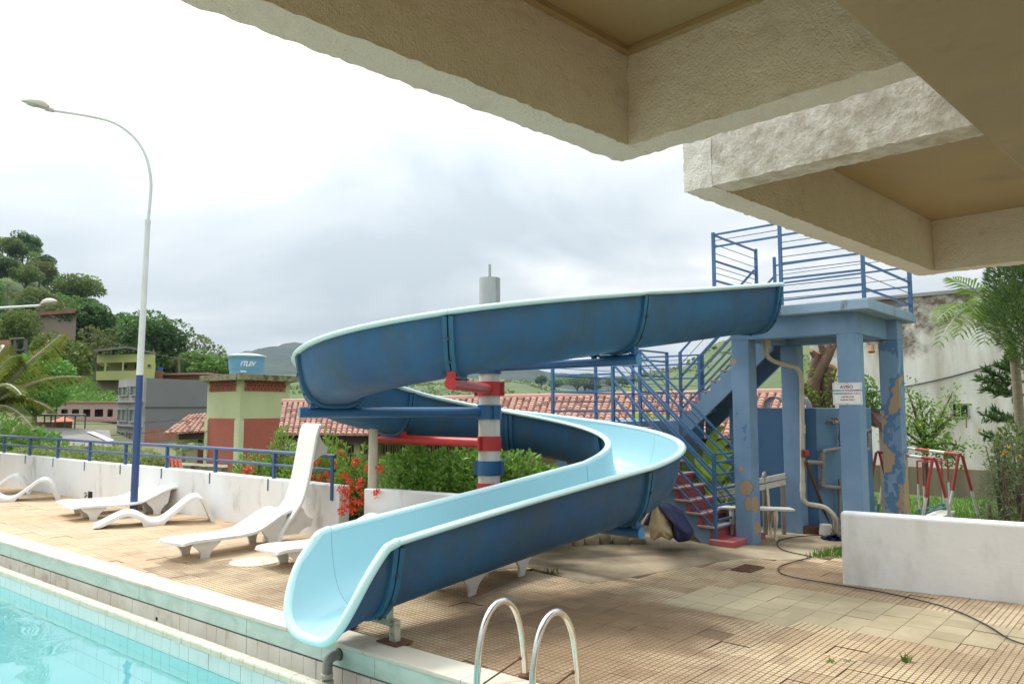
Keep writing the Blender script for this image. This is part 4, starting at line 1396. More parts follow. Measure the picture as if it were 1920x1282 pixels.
# stand at the run-out
lat = Vector((-dm.y, dm.x, 0))
ft = G(740, 1206)
c0 = MZ + dm * 0.02
stand = None
post = ft + Vector((0, 0, 0.012))
side = 1 if (ft - c0).dot(lat) > 0 else -1
off = abs((ft - c0).dot(lat))
base = ft
st_ = MB(fr((base.x, base.y, 0), lat)).box((-0.11, -0.08, 0.012), (0.11, 0.08, 0.022)).build('foot_plate', M['rust'], slide)
MB(fr((base.x, base.y, 0), lat)).box((-0.03, -0.03, 0.02), (0.03, 0.03, 0.165)).build('stand_post', M['stand'], slide, bevel=0.004)
far = base - lat * side * 0.62
MB(fr((far.x, far.y, 0), lat)).box((-0.11, -0.08, 0.012), (0.11, 0.08, 0.022)).build('foot_plate', M['rust'], slide)
MB(fr((far.x, far.y, 0), lat)).box((-0.03, -0.03, 0.02), (0.03, 0.03, 0.165)).build('stand_post', M['stand'], slide, bevel=0.004)
MB().bar(base + ZV * 0.145, far + ZV * 0.145, 0.05, 0.05).build('stand_beam', M['stand'], slide, bevel=0.004)
for q in (0.06, 0.50):
    b = base - lat * side * q
    MB(fr((b.x, b.y, 0), lat)).box((-0.008, -0.03, 0.165), (0.008, 0.03, 0.30)).build('stand_bracket', M['stand'], slide)
# ------------------------------------------------------------------ slide tower and its stairs
O = G(1338, 1021)
SM = fr((O.x, O.y, 0), UV, -VV)       # local x = s (away left along the pool), local y = -w
def S(s, w, z=0.0):
    p = O + UV * s + VV * w
    return Vector((p.x, p.y, z))
def sbox(mb, s0, s1, w0, w1, z0, z1, k=None):
    mb.M = SM
    return mb.box((min(s0, s1), -max(w0, w1), z0), (max(s0, s1), -min(w0, w1), z1), k)
def sw(name, parent, mt, s0, s1, w0, w1, z0, z1, bevel=0.0):
    return sbox(MB(), s0, s1, w0, w1, z0, z1).build(name, mt, parent, bevel=bevel)
tower = thing('slide_tower', 'faded blue concrete tower with four columns holding the slide platform', 'tower', S(-0.95, 1.0))
hc = 0.115
cols = {'L': (-0.27, 0.41), 'B': (-0.42, 1.62), 'N': (-1.58, 0.41), 'R': (-1.70, 1.60)}
for k, (s, w) in cols.items():
    sw('tower_column', tower, M['tower_peel2'] if k == 'R' else (M['tower_peel'] if k == 'L' else M['tower_blue']), s - hc, s + hc, w - hc, w + hc, 0.0 if k != 'R' else -0.4, 2.548, 0.008)
bz0, bz1 = 2.55, 2.80
sw('beam', tower, M['tower_blue'], -1.695, -0.155, 0.30, 0.52, bz0, bz1)
sw('beam', tower, M['tower_blue'], -1.815, -0.305, 1.49, 1.71, bz0, bz1)
sw('beam', tower, M['tower_blue'], -1.693, -1.47, 0.522, 1.488, bz0 + 0.002, bz1)
sw('beam', tower, M['tower_blue'], -0.42, -0.20, 0.522, 1.488, bz0 + 0.002, bz1)
sw('platform_slab', tower, M['slab_blue'], -1.88, 0.12, 0.15, 2.16, 2.802, 2.925, 0.012)
sw('ceiling_panel', tower, mat('cream_ceiling', (0.56, 0.55, 0.46), None, 3, 0.8), -1.469, -0.421, 0.523, 1.487, 2.70, 2.801)
# white drain fitting and floodlight under the beam are built with the pipes
def railing(parent, p, q, heights, r=0.0115, wires=(), posts=True, ph=None, post_w=0.04, name='rail'):
    """bars between two upright lines p and q (points at floor level); heights above the floor"""
    p, q = Vector(p), Vector(q)
    for h in heights:
        MB().bar(p + ZV * h, q + ZV * h, r * 2, r * 2).build(name, M['rail_blue'], parent)
    for h in wires:
        MB().tube([p + ZV * h, q + ZV * h], 0.0052, 5).build('wire', M['wire'], parent)
def upright(parent, p, h, w=0.045, z0=-0.02):
    MB(fr((p.x, p.y, 0), UV)).box((-w / 2, -w / 2, p.z + z0), (w / 2, w / 2, p.z + h)).build('railing_post', M['rail_blue'], parent)
ZP = 2.925
hb = [0.15, 0.325, 0.50, 0.675, 0.86, 1.03]
hw_ = [0.095, 0.24, 0.41, 0.585, 0.77, 0.95]
pA, pB = S(0.03, 0.24, ZP), S(0.05, 1.60, ZP)
pC = S(-0.87, 0.20, ZP)
pD = S(-1.82, 0.20, ZP)
pE = S(-1.83, 2.10, ZP)
pF = S(0.05, 2.26, ZP)
for p, h in ((pA, 1.05), (pB, 1.05), (pC, 1.05), (pD, 1.05), (pE, 0.93), (pF, 1.03)):
    upright(tower, p, h, 0.038)
upright(tower, pE + UV * -0.0 + VV * 0.05, 0.62, 0.035, -0.12)
railing(tower, pA, pB, [0.20, 0.42, 0.68, 1.02], wires=[0.10, 0.31, 0.52, 0.60, 0.78, 0.90])
railing(tower, pA, pC, [0.86, 1.02], wires=[0.94])
railing(tower, pC, pD, [0.16, 0.33, 0.52, 0.70, 0.87, 1.02], wires=[0.09, 0.245, 0.43, 0.60, 0.78])
railing(tower, pD, pE, [0.12, 0.42, 0.72, 0.9], wires=[0.27, 0.57, 0.81])
railing(tower, pF, pE, [0.12, 0.36, 0.62, 0.90], wires=[0.24, 0.48, 0.75])

stair = thing('staircase', 'steep two-flight stairs with worn pink steps and blue pipe rails', 'stairs', O)
RISE, RUN = 0.149, 0.160
SW = 0.70
LZ = 1.50
# bottom block and first flight
sw('step', stair, M['step_red'], -0.30, 0.03, -0.08, SW + 0.16, -0.05, 0.075, 0.012)
nst = 9
for k in range(nst):
    z1 = 0.075 + RISE * (k + 1)
    s0 = 0.0 + RUN * k
    sw('riser', stair, M['step_red'], s0, s0 + 0.045, 0.0, SW, z1 - RISE + 0.001, z1 - 0.028)
    tr = sw('tread', stair, M['step_top'], s0 - 0.035, s0 + RUN + 0.045, -0.025, SW + 0.01, z1 - 0.027, z1, 0.004)
    if k == 0:
        sw('nosing', stair, M['stringer'], s0 - 0.052, s0 - 0.036, 0.0, SW, z1 - 0.03, z1 + 0.002)
# stringers: saw-tooth side plates
def stringer(w, t, s0, z0, n, dirn, drop, mt):
    """saw-tooth profile in the s-z plane; dirn +1 climbs towards +s"""
    poly = []
    for k in range(n):
        poly.append((s0 + dirn * RUN * k, z0 + RISE * k))
        poly.append((s0 + dirn * RUN * k, z0 + RISE * (k + 1)))
    poly.append((s0 + dirn * RUN * n, z0 + RISE * n))
    poly.append((s0 + dirn * RUN * n, z0 + RISE * n - drop))
    poly.append((s0 + dirn * 0.10, max(z0 - 0.06, z0 - drop + 0.12)))
    poly.append((s0, z0 - 0.04))
    mb = MB()
    mb.prism(poly, lambda a, b, d: S(a, d, b), w, w + t)
    return mb.build('stringer', mt, stair)
stringer(-0.0, 0.05, 0.046, 0.048, 9, 1, 0.22, M['stringer'])
stringer(SW - 0.05, 0.05, 0.046, 0.048, 9, 1, 0.22, M['stringer'])
sT = RUN * nst + 0.005
sw('landing', stair, M['tower_blue'], sT, sT + 1.12, 0.0, 2.22, LZ - 0.30, LZ, 0.01)
sw('landing', stair, M['tower_blue'], sT - 0.20, sT - 0.001, 1.42, 2.22, LZ - 0.30, LZ - 0.001, 0.008)
sw('landing_pillar', stair, M['pillar_peel'], sT - 0.18, sT + 0.05, 1.70, 2.0, -0.05, LZ - 0.301)
sw('landing_pillar', stair, M['tower_blue'], sT + 0.9, sT + 1.1, 0.1, 0.3, -0.05, LZ - 0.301)
# second flight, back towards the tower
s2 = sT - 0.20
W2a, W2b = 1.56, 2.26
n2 = 9
for k in range(n2):
    z1 = LZ + RISE * (k + 1)
    s0 = s2 - RUN * k
    sw('tread', stair, M['step_top'], s0 - RUN - 0.02, s0 + 0.02, W2a, W2b, z1 - 0.03, z1, 0.003)
    sw('riser', stair, M['slab_blue'], s0 - 0.04, s0 - 0.002, W2a + 0.001, W2b - 0.001, z1 - RISE + 0.001, z1 - 0.031)
def stringer2(w, t):
    poly = [(s2, LZ - 0.04)]
    for k in range(n2):
        poly.append((s2 - RUN * k, LZ + RISE * k))
        poly.append((s2 - RUN * k - 0.001, LZ + RISE * (k + 1) - 0.035))
        poly.append((s2 - RUN * k - 0.075, LZ + RISE * (k + 1) - 0.05))
    poly.append((s2 - RUN * n2, LZ + RISE * n2 - 0.04))
    poly.append((s2 - RUN * n2, LZ + RISE * n2 - 0.34))
    poly.append((s2, LZ - 0.28))
    mb = MB()
    mb.prism(poly, lambda a, b, d: S(a, d, b), w, w + t)
    mb.build('stringer', M['stringer'], stair)
stringer2(W2a - 0.05, 0.049)
stringer2(W2b + 0.001, 0.049)
# rails of the first flight
zb0, zb1 = 0.10, LZ
for w in (0.0, SW):
    lo, hi = S(-0.03, w, 0.08), S(sT + 0.02, w, LZ)
    upright(stair, lo, 1.05, 0.042)
    upright(stair, hi, 1.04, 0.04)
    for h in (0.10, 0.34, 0.58, 0.80, 1.02):
        MB().bar(lo + ZV * h, hi + ZV * h, 0.026, 0.026).build('rail', M['rail_blue'], stair)
    for h in (0.22, 0.92):
        MB().tube([lo + ZV * h, hi + ZV * h], 0.0055, 5).build('wire', M['wire'], stair)
g0, g1 = S(-0.05, 0.02, 0.08), S(-0.05, SW - 0.02, 0.08)
railing(stair, g0, g1, [0.22, 0.40, 0.60, 0.78, 0.93, 1.03], r=0.0125, wires=[0.12, 0.31, 0.50, 0.69])
# landing rails
q = [S(sT + 0.02, 0.0, LZ), S(sT + 1.09, 0.0, LZ), S(sT + 1.09, 2.19, LZ), S(s2 + 0.05, 2.19, LZ)]
for p in q[1:3] + [S(sT + 1.09, 1.1, LZ), q[3]]:
    upright(stair, p, 1.04, 0.04)
for a, b in zip(q, q[1:]):
    railing(stair, a, b, [0.14, 0.42, 0.66, 0.89, 1.03], r=0.012, wires=[0.28, 0.54, 0.78, 0.96])
# rail between the two flights on the landing
p0, p1 = S(sT + 0.02, SW, LZ), S(sT + 0.02, 1.48, LZ)
upright(stair, p1, 1.04, 0.04)
railing(stair, p0, p1, [0.14, 0.42, 0.66, 0.89, 1.03], r=0.012, wires=[0.28, 0.54, 0.78])
# rails of the second flight
for w, top in ((1.55, pB), (2.26, pF)):
    lo = S(s2 + 0.03, w, LZ)
    hi = S(0.06 - 0.001, w, LZ + RISE * (s2 - 0.03) / RUN)
    upright(stair, lo, 1.04, 0.04)
    for h in (0.16, 0.42, 0.66, 1.03):
        MB().bar(lo + ZV * h, hi + ZV * h, 0.025, 0.025).build('rail', M['rail_blue'], stair)
    MB().tube([lo + ZV * 0.84, hi + ZV * 0.84], 0.0055, 5).build('wire', M['wire'], stair)

# blue pump house behind the tower
KS, KW = -0.66, 1.80
box_ = thing('pump_house', 'deep blue rendered pump house with grey pipes behind the tower', 'pump house', S(KS, KW))
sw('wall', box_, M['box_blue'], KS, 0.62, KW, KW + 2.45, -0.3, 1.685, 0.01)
def spt(s, w, z): return S(s, w, z)
def pipe(parent, name, ps, r, mt, n=10, fit=True):
    mb = MB().tube(ps, r, n)
    o = mb.build(name, mt, parent, smooth=True)
    return o
def bend(ps, rad=0.07, n=5):
    out = [Vector(ps[0])]
    for a, b, c in zip(ps, ps[1:], ps[2:]):
        a, b, c = Vector(a), Vector(b), Vector(c)
        d1, d2 = (a - b).normalized(), (c - b).normalized()
        r = min(rad, (a - b).length * 0.45, (c - b).length * 0.45)
        p, q_ = b + d1 * r, b + d2 * r
        for k in range(n + 1):
            t = k / n
            out.append(p * (1 - t) ** 2 + b * 2 * t * (1 - t) + q_ * t * t)
    out.append(Vector(ps[-1]))
    return out
# white down pipe from the slide inlet along the back-left column
dp = thing('down_pipe', 'aged cream drain pipe bending down from the platform along a column', 'pipe', S(-0.55, 1.40))
P0 = W(1437, 640, 9.75)
pl = [P0, W(1437, 668, 9.75), W(1452, 678, 9.8), W(1496, 690, 9.95), W(1503, 706, 10.0), W(1505, 935, 10.0), W(1512, 944, 10.0), W(1548, 950, 9.95), W(1566, 968, 9.9)]
e_ = G(1567, 1004)
pl.append(Vector((e_.x, e_.y, 0.02)))
pl = [pl[0]] + bend(pl, 0.10)[1:]
pipe(dp, 'pipe', pl, 0.030, M['pvc'])
MB().cyl(W(1437, 634, 9.75), W(1437, 652, 9.75), 0.050, 12).build('socket', M['pvc'], dp)
MB().cyl(W(1505, 795, 10.0), W(1505, 812, 10.0), 0.036, 12).build('coupling', M['pvc'], dp)
MB().cyl(W(1505, 905, 10.0), W(1505, 922, 10.0), 0.036, 12).build('coupling', M['pvc'], dp)
MB().cyl(e_ + ZV * 0.0, e_ + ZV * 0.24, 0.048, 12).build('coupling', M['pipe_grey'], dp)
hv = W(1507, 850, 9.93)
MB().box((hv.x - 0.03, hv.y - 0.03, hv.z - 0.05), (hv.x + 0.03, hv.y + 0.03, hv.z + 0.05)).build('valve', M['rust'], dp, bevel=0.01)
MB().box((hv.x + 0.005, hv.y - 0.05, hv.z - 0.03), (hv.x + 0.05, hv.y - 0.032, hv.z + 0.04)).build('valve_handle', M['arm_red'], dp, bevel=0.005)
# grey pipework fixed to the right-hand face of the pump house
def on_face(px, py, off=0.07):
    """point on the pump-house face that looks to -s, pushed out by off"""
    r = ray(px, py)
    C = Vector((0, 0, CAMZ))
    n = -UV
    p0 = S(KS, KW) + n * off
    t = (p0 - C).dot(n) / r.dot(n)
    return C + r * t
pw = thing('pipe_manifold', 'grey plastic pipe loop with elbows fixed to the blue pump house', 'pipework', on_face(1560, 900))
for ln in ([(1563, 791), (1576, 791), (1577, 840), (1543, 845), (1542, 912), (1577, 914)],
           [(1510, 866), (1541, 867)], [(1575, 898), (1574, 975)], [(1615, 806), (1627, 808), (1628, 842), (1616, 844)], [(1571, 786), (1568, 786)],
           [(1618, 905), (1627, 912), (1628, 960)]):
    ps_ = [on_face(*q) for q in ln]
    pipe(pw, 'pipe', bend(ps_, 0.05) if len(ps_) > 2 else ps_, 0.027, M['pipe_grey'])
for q in ((1577, 820), (1542, 855), (1542, 905), (1575, 920), (1628, 825), (1541, 867)):
    c = on_face(*q)
    MB().cyl(c - ZV * 0.045, c + ZV * 0.045, 0.038, 10).build('coupling', M['pipe_grey'], pw)
for q in ((1560, 790), (1570, 786), (1618, 786), (1632, 807)):
    c = on_face(*q)
    MB().cyl(c - UV * 0.02, c + UV * 0.068, 0.030, 10).build('wall_stub', M['pipe_grey'], pw)
rod = thing('leaning_pipe', 'thin rusty brown pipe leaning from the drain valve to the ground', 'pipe', G(1560, 986))
pipe(rod, 'rod', [W(1511, 864, 9.9), G(1558, 990)], 0.020, M['rust'])
# short pipe stubs with elbows low on the front face
for px, lab in ((1427, 'capped grey pipe standing by the pump house wall behind the bench'), (1461, 'shorter grey pipe elbow on the pump house wall above the bench leg')):
    base = H(px, 10.32, 0)
    tp = thing('stand_pipe', lab, 'pipe', base, 'grey stand pipes behind the bench')
    zt = 0.80 if px < 1450 else 0.76
    pipe(tp, 'pipe', bend([base, base + ZV * zt, base + ZV * zt + Vector((0.05, 0.12, 0))], 0.05), 0.030, M['pipe_grey'])
    MB().cyl(base + ZV * (zt - 0.10), base + ZV * (zt - 0.03), 0.040, 10).build('coupling', M['pipe_grey'], tp)
# coil of white hose on the roof of the pump house
ch = S(-0.05, 2.25, 1.70)
o = thing('hose_coil', 'white hose coiled on top of the blue pump house', 'hose', ch)
for sx in (-0.17, 0.17):
    for k in range(4):
        c = ch + UV * sx + VV * (0.06 * k)
        MB().tube([c + (UV * math.cos(a) + ZV * (math.sin(a))) * 0.15 for a in [math.pi * 2 * j / 20 for j in range(21)]], 0.012, 6).build('coil', M['plank_white'], o, smooth=True)
o.location.z -= 0.0
# brick and cement bag at the foot of the column, blue rag
c = G(1518, 1000)
o = MB(fr((c.x, c.y, 0), (1, -0.1, 0))).box((-0.13, -0.06, 0.0), (0.13, 0.06, 0.10)).build('loose_brick', M['rust'], loc=c, bevel=0.006)
setp(o, 'single red brick lying at the foot of the back column', 'brick')
c = G(1549, 1004)
o = MB().lathe([(0.085, 0.0), (0.09, 0.05), (0.075, 0.15), (0.06, 0.155), (0, 0.155)], 16, c=(c.x, c.y)).build('bucket', M['plank_white'], smooth=True, loc=c)
setp(o, 'upturned cream bucket beside the drain pipe end', 'bucket')
c = G(1562, 1012)
mb = MB()
for _ in range(60):
    a = rng.uniform(0, 6.28)
    rr = 0.10 * math.sqrt(rng.random())
    p = c + Vector((rr * math.cos(a) * 1.4, rr * math.sin(a), 0.02 + 0.05 * (1 - rr / 0.1)))
    u = Vector((rng.uniform(-1, 1), rng.uniform(-1, 1), rng.uniform(-.5, .5))).normalized() * 0.04
    v_ = Vector((-u.y, u.x, rng.uniform(-.02, .03)))
    mb.add([p - u, p + v_, p + u, p - v_], [(0, 1, 2, 3)])
o = mb.build('rag', M['tarp_navy'], loc=c)
setp(o, 'crumpled navy blue rag lying on the concrete by the pipe', 'rag')

# sign on the near column
sg_c = O + UV * (cols['N'][0] + 0.012) + VV * (cols['N'][1] - hc)
sn = -VV
sz = W(1588, 738, (sg_c.y)).z
sd = thing('notice_sign', 'white AVISO notice board with red and blue lettering on the column', 'sign', (sg_c.x, sg_c.y, sz))
sx = -UV                                  # reads left to right
# the plate is a little wider than the column
pw_, ph_ = 0.325, 0.255
Cc = Vector((sg_c.x, sg_c.y, sz)) + sn * 0.008
def SGM(x, z, off):
    o_ = Cc + sx * x + ZV * z + sn * off
    return Matrix(((sx.x, 0, sn.x, o_.x), (sx.y, 0, sn.y, o_.y), (0, 1, 0, o_.z), (0, 0, 0, 1)))
mb = MB(SGM(0, 0, 0))
mb.box((-pw_ / 2, -ph_ / 2, -0.006), (pw_ / 2, ph_ / 2, 0.0))
mb.build('plate', M['sign_white'], sd)
mb = MB(SGM(0, 0, 0.0))
for a, b in (((-0.150, -0.117, 0.0005), (0.150, -0.1145, 0.0015)), ((-0.150, 0.1145, 0.0005), (0.150, 0.117, 0.0015)), ((-0.150, -0.114, 0.0005), (-0.1475, 0.114, 0.0015)), ((0.1475, -0.114, 0.0005), (0.150, 0.114, 0.0015))):
    mb.box(a, b)
mb.build('border', M['ink_blue'], sd)
text('AVISO', 0.052, SGM(-0.005, 0.078, 0.001), M['ink_red'], sd, bold=0.0012)
text('HORÁRIO DE FUNCIONAMENTO', 0.0235, SGM(0, 0.038, 0.001), M['ink_blue'], sd, bold=0.0008)
text('TOBOÁGUA', 0.0235, SGM(-0.083, 0.002, 0.001), M['ink_blue'], sd, bold=0.0008)
text('10:00 ÀS 11:00 h', 0.0235, SGM(0.055, 0.002, 0.001), M['ink_red'], sd, bold=0.0006)
text('14:00 ÀS 15:30', 0.0235, SGM(0.0, -0.034, 0.001), M['ink_red'], sd, bold=0.0006)
text('16:00 ÀS 17:00 h', 0.0235, SGM(0.0, -0.069, 0.001), M['ink_red'], sd, bold=0.0006)
for x, z in ((0, 0.122), (0, -0.122)):
    MB(SGM(x, z, 0)).cyl((0, 0, -0.001), (0, 0, 0.003), 0.004, 8).build('screw', M['steel_bolt'], sd)

# bench
bn = thing('park_bench', 'broken white wooden bench with rusty cream iron legs under the tower', 'bench', H(1420, 10.0, 0))
bl, br = H(1338, 10.12, 0), H(1476, 10.02, 0)
bd_ = (br - bl).normalized()
bp = Vector((-bd_.y, bd_.x, 0))
if bp.y < 0: bp = -bp
for k in range(3):
    a = bl + bp * (0.10 * k - 0.16) + ZV * (0.40 - 0.003 * k)
    b = br + bp * (0.10 * k - 0.16) + ZV * (0.385 - 0.003 * k)
    MB().bar(a, b, 0.085, 0.026).build('seat_slat', M['plank_white'], bn, bevel=0.004)
for k in range(2):
    a = bl + bp * 0.22 + ZV * (0.48 + 0.10 * k)
    b = br + bp * 0.26 + ZV * (0.70 + 0.085 * k)
    MB().bar(a, b, 0.028, 0.070).build('back_slat', M['plank_white'], bn, bevel=0.004)
for px in (1362, 1441):
    c = H(px, 10.02, 0)
    for off_, z1 in ((-0.14, 0.39), (0.16, 0.39)):
        b = c + bp * off_
        MB().tube(smooth_pts([b + ZV * 0.0 - bp * 0.02, b + ZV * 0.12 + bp * 0.015, b + ZV * 0.26 - bp * 0.02, b + ZV * z1]), [0.020, 0.019, 0.018, 0.018, 0.02, 0.022, 0.026, 0.03, 0.032, 0.034, 0.034, 0.032, 0.03][:13], 6).build('leg', M['iron_cream'], bn, smooth=True)
    ring = [c + bp * 0.01 + ZV * 0.29 + (bp * math.cos(a) + ZV * math.sin(a)) * 0.07 for a in [2 * math.pi * j / 14 for j in range(15)]]
    MB().tube(ring, 0.013, 6).build('scroll', M['iron_cream'], bn, smooth=True)
    MB().bar(c - bp * 0.17 + ZV * 0.375, c + bp * 0.2 + ZV * 0.37, 0.035, 0.03).build('leg_rail', M['iron_cream'], bn)
    MB().bar(c + bp * 0.2 + ZV * 0.37, c + bp * 0.27 + ZV * 0.66, 0.035, 0.03, up=bd_).build('back_bracket', M['iron_cream'], bn)

# tarpaulin bundle by the stair foot
tb = thing('tarp_bundle', 'bundled cream and navy tarpaulin slumped against the stair side', 'tarpaulin', G(1255, 1012))
def tarp(name, mt, outline, d0, depth, seed):
    """cloth over a lump: outline in the picture gives the silhouette, depth the bulge"""
    r_ = random.Random(seed)
    poly = [W(x, y, d0) for x, y in outline]
    cen = sum(poly, Vector()) / len(poly)
    rings, NR = [], 7
    mb = MB()
    vs, fs = [], []
    dense = []
    for i in range(len(poly)):
        a, b = poly[i], poly[(i + 1) % len(poly)]
        for k in range(4):
            dense.append(a.lerp(b, k / 4))
    n = len(dense)
    for j in range(NR + 1):
        f = j / NR
        for i, p in enumerate(dense):
            q_ = cen.lerp(p, 1 - f * 0.98)
            fold = math.sin(i * 0.9 + seed) * 0.018 * math.sin(math.pi * min(1, f * 1.3 + 0.1)) + noise.noise(q_ * 6 + Vector((seed, 0, 0))) * 0.035
            q_ = q_ - Vector((0.25, 1, 0)) * (depth * math.sqrt(max(0, 1 - (1 - f) ** 2)) + fold)
            q_.z = max(q_.z, 0.006)
            vs.append(q_)
    back = len(vs)
    for p in dense:
        q_ = p + Vector((0.05, 0.25, 0))
        q_.z = max(0.004, q_.z)
        vs.append(q_)
    for j in range(NR):
        for i in range(n):
            i2 = (i + 1) % n
            fs.append((j * n + i, j * n + i2, (j + 1) * n + i2, (j + 1) * n + i))
    for i in range(n):
        i2 = (i + 1) % n
        fs.append((i, i2, back + i2, back + i))
    fs.append(tuple(NR * n + i for i in range(n)))
    mb.add(vs, fs)
    mb.build(name, mt, tb, smooth=70)
tarp('cream_cloth', M['tarp_cream'], [(1229, 945), (1240, 946), (1252, 962), (1262, 985), (1266, 1005), (1256, 1013), (1240, 1006), (1226, 1013), (1219, 1008), (1216, 985), (1220, 962)], 9.15, 0.16, 1)
tarp('navy_cloth', M['tarp_navy'], [(1234, 944), (1256, 948), (1280, 962), (1302, 998), (1292, 1014), (1272, 1016), (1263, 1010), (1262, 985), (1250, 962)], 9.12, 0.15, 2)
tarp('navy_cloth', M['tarp_navy'], [(1222, 955), (1230, 945), (1222, 965), (1217, 985), (1206, 984)], 9.2, 0.08, 3)
# rough stone kerb under the slide
kb = thing('stone_kerb', 'row of rough tan stones edging the garden bed under the slide', 'kerb', G(1120, 1018))
for x0, x1, y0, y1 in ((1003, 1048, 1003, 1026), (1048, 1074, 1003, 1025), (1074, 1094, 1004, 1024), (1096, 1124, 1002, 1022), (1125, 1148, 1004, 1020), (1150, 1182, 1010, 1021), (1184, 1214, 1012, 1020)):
    a, b = G(x0, y1), G(x1, y1)
    h = (y1 - y0) * a.y / FPX * 1.05
    c = (a + b) / 2 + Vector((0, 0.1, 0))
    bm_ = MB()
    vs = []
    for iz in range(4):
        for j in range(10):
            th = 2 * math.pi * j / 10
            k = [1.0, 1.02, 0.9, 0.5][iz]
            p = c + Vector((math.copysign(abs(math.cos(th)) ** 0.5, math.cos(th)) * (b - a).length / 2 * k, math.copysign(abs(math.sin(th)) ** 0.5, math.sin(th)) * 0.11 * k, [0, 0.45, 0.85, 1.0][iz] * h))
            p += noise.noise_vector(p * 9) * 0.014
            vs.append(p)
    fs = [(i * 10 + j, i * 10 + (j + 1) % 10, (i + 1) * 10 + (j + 1) % 10, (i + 1) * 10 + j) for i in range(3) for j in range(10)]
    fs.append(tuple(range(30, 40)))
    bm_.add(vs, fs)
    bm_.build('stone', M['concrete'], kb, smooth=60)
# ------------------------------------------------------------------ loungers
def lounger_flat(label):
    """low moulded lounger; local x runs from the foot end to the head end, origin on the ground under the front legs"""
    t_ = thing('sun_lounger', label, 'sun lounger', (0, 0, 0), 'white moulded sun loungers')
    prof = [(-0.34, 0.215), (-0.20, 0.232), (0.10, 0.222), (0.45, 0.215), (0.70, 0.235), (0.88, 0.30), (1.05, 0.375), (1.20, 0.425), (1.28, 0.43), (1.32, 0.415)]
    pr = smooth_pts([Vector((x, 0, z)) for x, z in prof], 4)
    hw = 0.275
    mb = MB()
    vs, fs = [], []
    acr = [(-1.0, -0.036), (-1.0, -0.018), (-0.97, -0.004), (-0.90, 0.0), (-0.5, -0.006), (0, -0.009), (0.5, -0.006), (0.90, 0.0), (0.97, -0.004), (1.0, -0.018), (1.0, -0.036)]
    n = len(acr)
    for i, p in enumerate(pr):
        f = i / (len(pr) - 1)
        e = min(1.0, (f / 0.05)) if f < 0.05 else (min(1.0, (1 - f) / 0.05) if f > 0.95 else 1.0)
        wd = hw * (0.74 + 0.26 * math.sqrt(max(0, 1 - (1 - e) ** 2)))
        for a, b in acr:
            vs.append((p.x, a * wd, p.z + b))
    m = len(pr)
    for i in range(m - 1):
        for j in range(n - 1):
            a = i * n + j
            fs.append((a, a + n, a + n + 1, a + 1))
    # underside
    o_ = len(vs)
    for p in pr:
        vs += [(p.x, -hw * 0.93, p.z - 0.030), (p.x, hw * 0.93, p.z - 0.030)]
    for i in range(m - 1):
        a = o_ + 2 * i
        fs.append((a, a + 1, a + 3, a + 2))
    fs.append(tuple(range(n)))
    fs.append(tuple((m - 1) * n + j for j in range(n))[::-1])
    mb.add(vs, fs)
    mb.build('seat_shell', M['lounger'], t_, smooth=45)
    def leg(x, sg):
        """side plate that flares up into the shell"""
        ztop = 0.17 if x < 0.5 else 0.20
        o1 = []
        N = 7
        ln = 0.21
        front = [(x - 0.055 - (ln - 0.055) * (k / N) ** 2.4, 0.0 + ztop * (k / N)) for k in range(N + 1)]
        back = [(x + 0.055 + (ln - 0.055) * (k / N) ** 2.4, 0.0 + ztop * (k / N)) for k in range(N + 1)]
        poly = front + back[::-1]
        b_ = MB()
        def f(px, pz, d):
            y = sg * (0.245 - 0.030 * (1 - pz / 0.2) - d)
            zz_ = pz
            if pz > ztop - 0.001:
                pass
            return Vector((px, y, zz_))
        b_.prism(poly, f, 0.0, 0.028)
        # raise the top edge into the shell
        b_.v = [Vector((v.x, v.y, v.z if v.z < ztop - 0.01 else shell_z(v.x) - 0.02)) for v in b_.v]
        b_.build('leg', M['lounger'], t_, smooth=40)
    def shell_z(x):
        for a, b in zip(prof, prof[1:]):
            if a[0] <= x <= b[0]:
                return a[1] + (b[1] - a[1]) * (x - a[0]) / (b[0] - a[0])
        return prof[-1][1]
    for x in (0.0, 0.98):
        for sg in (-1, 1):
            leg(x, sg)
    return t_
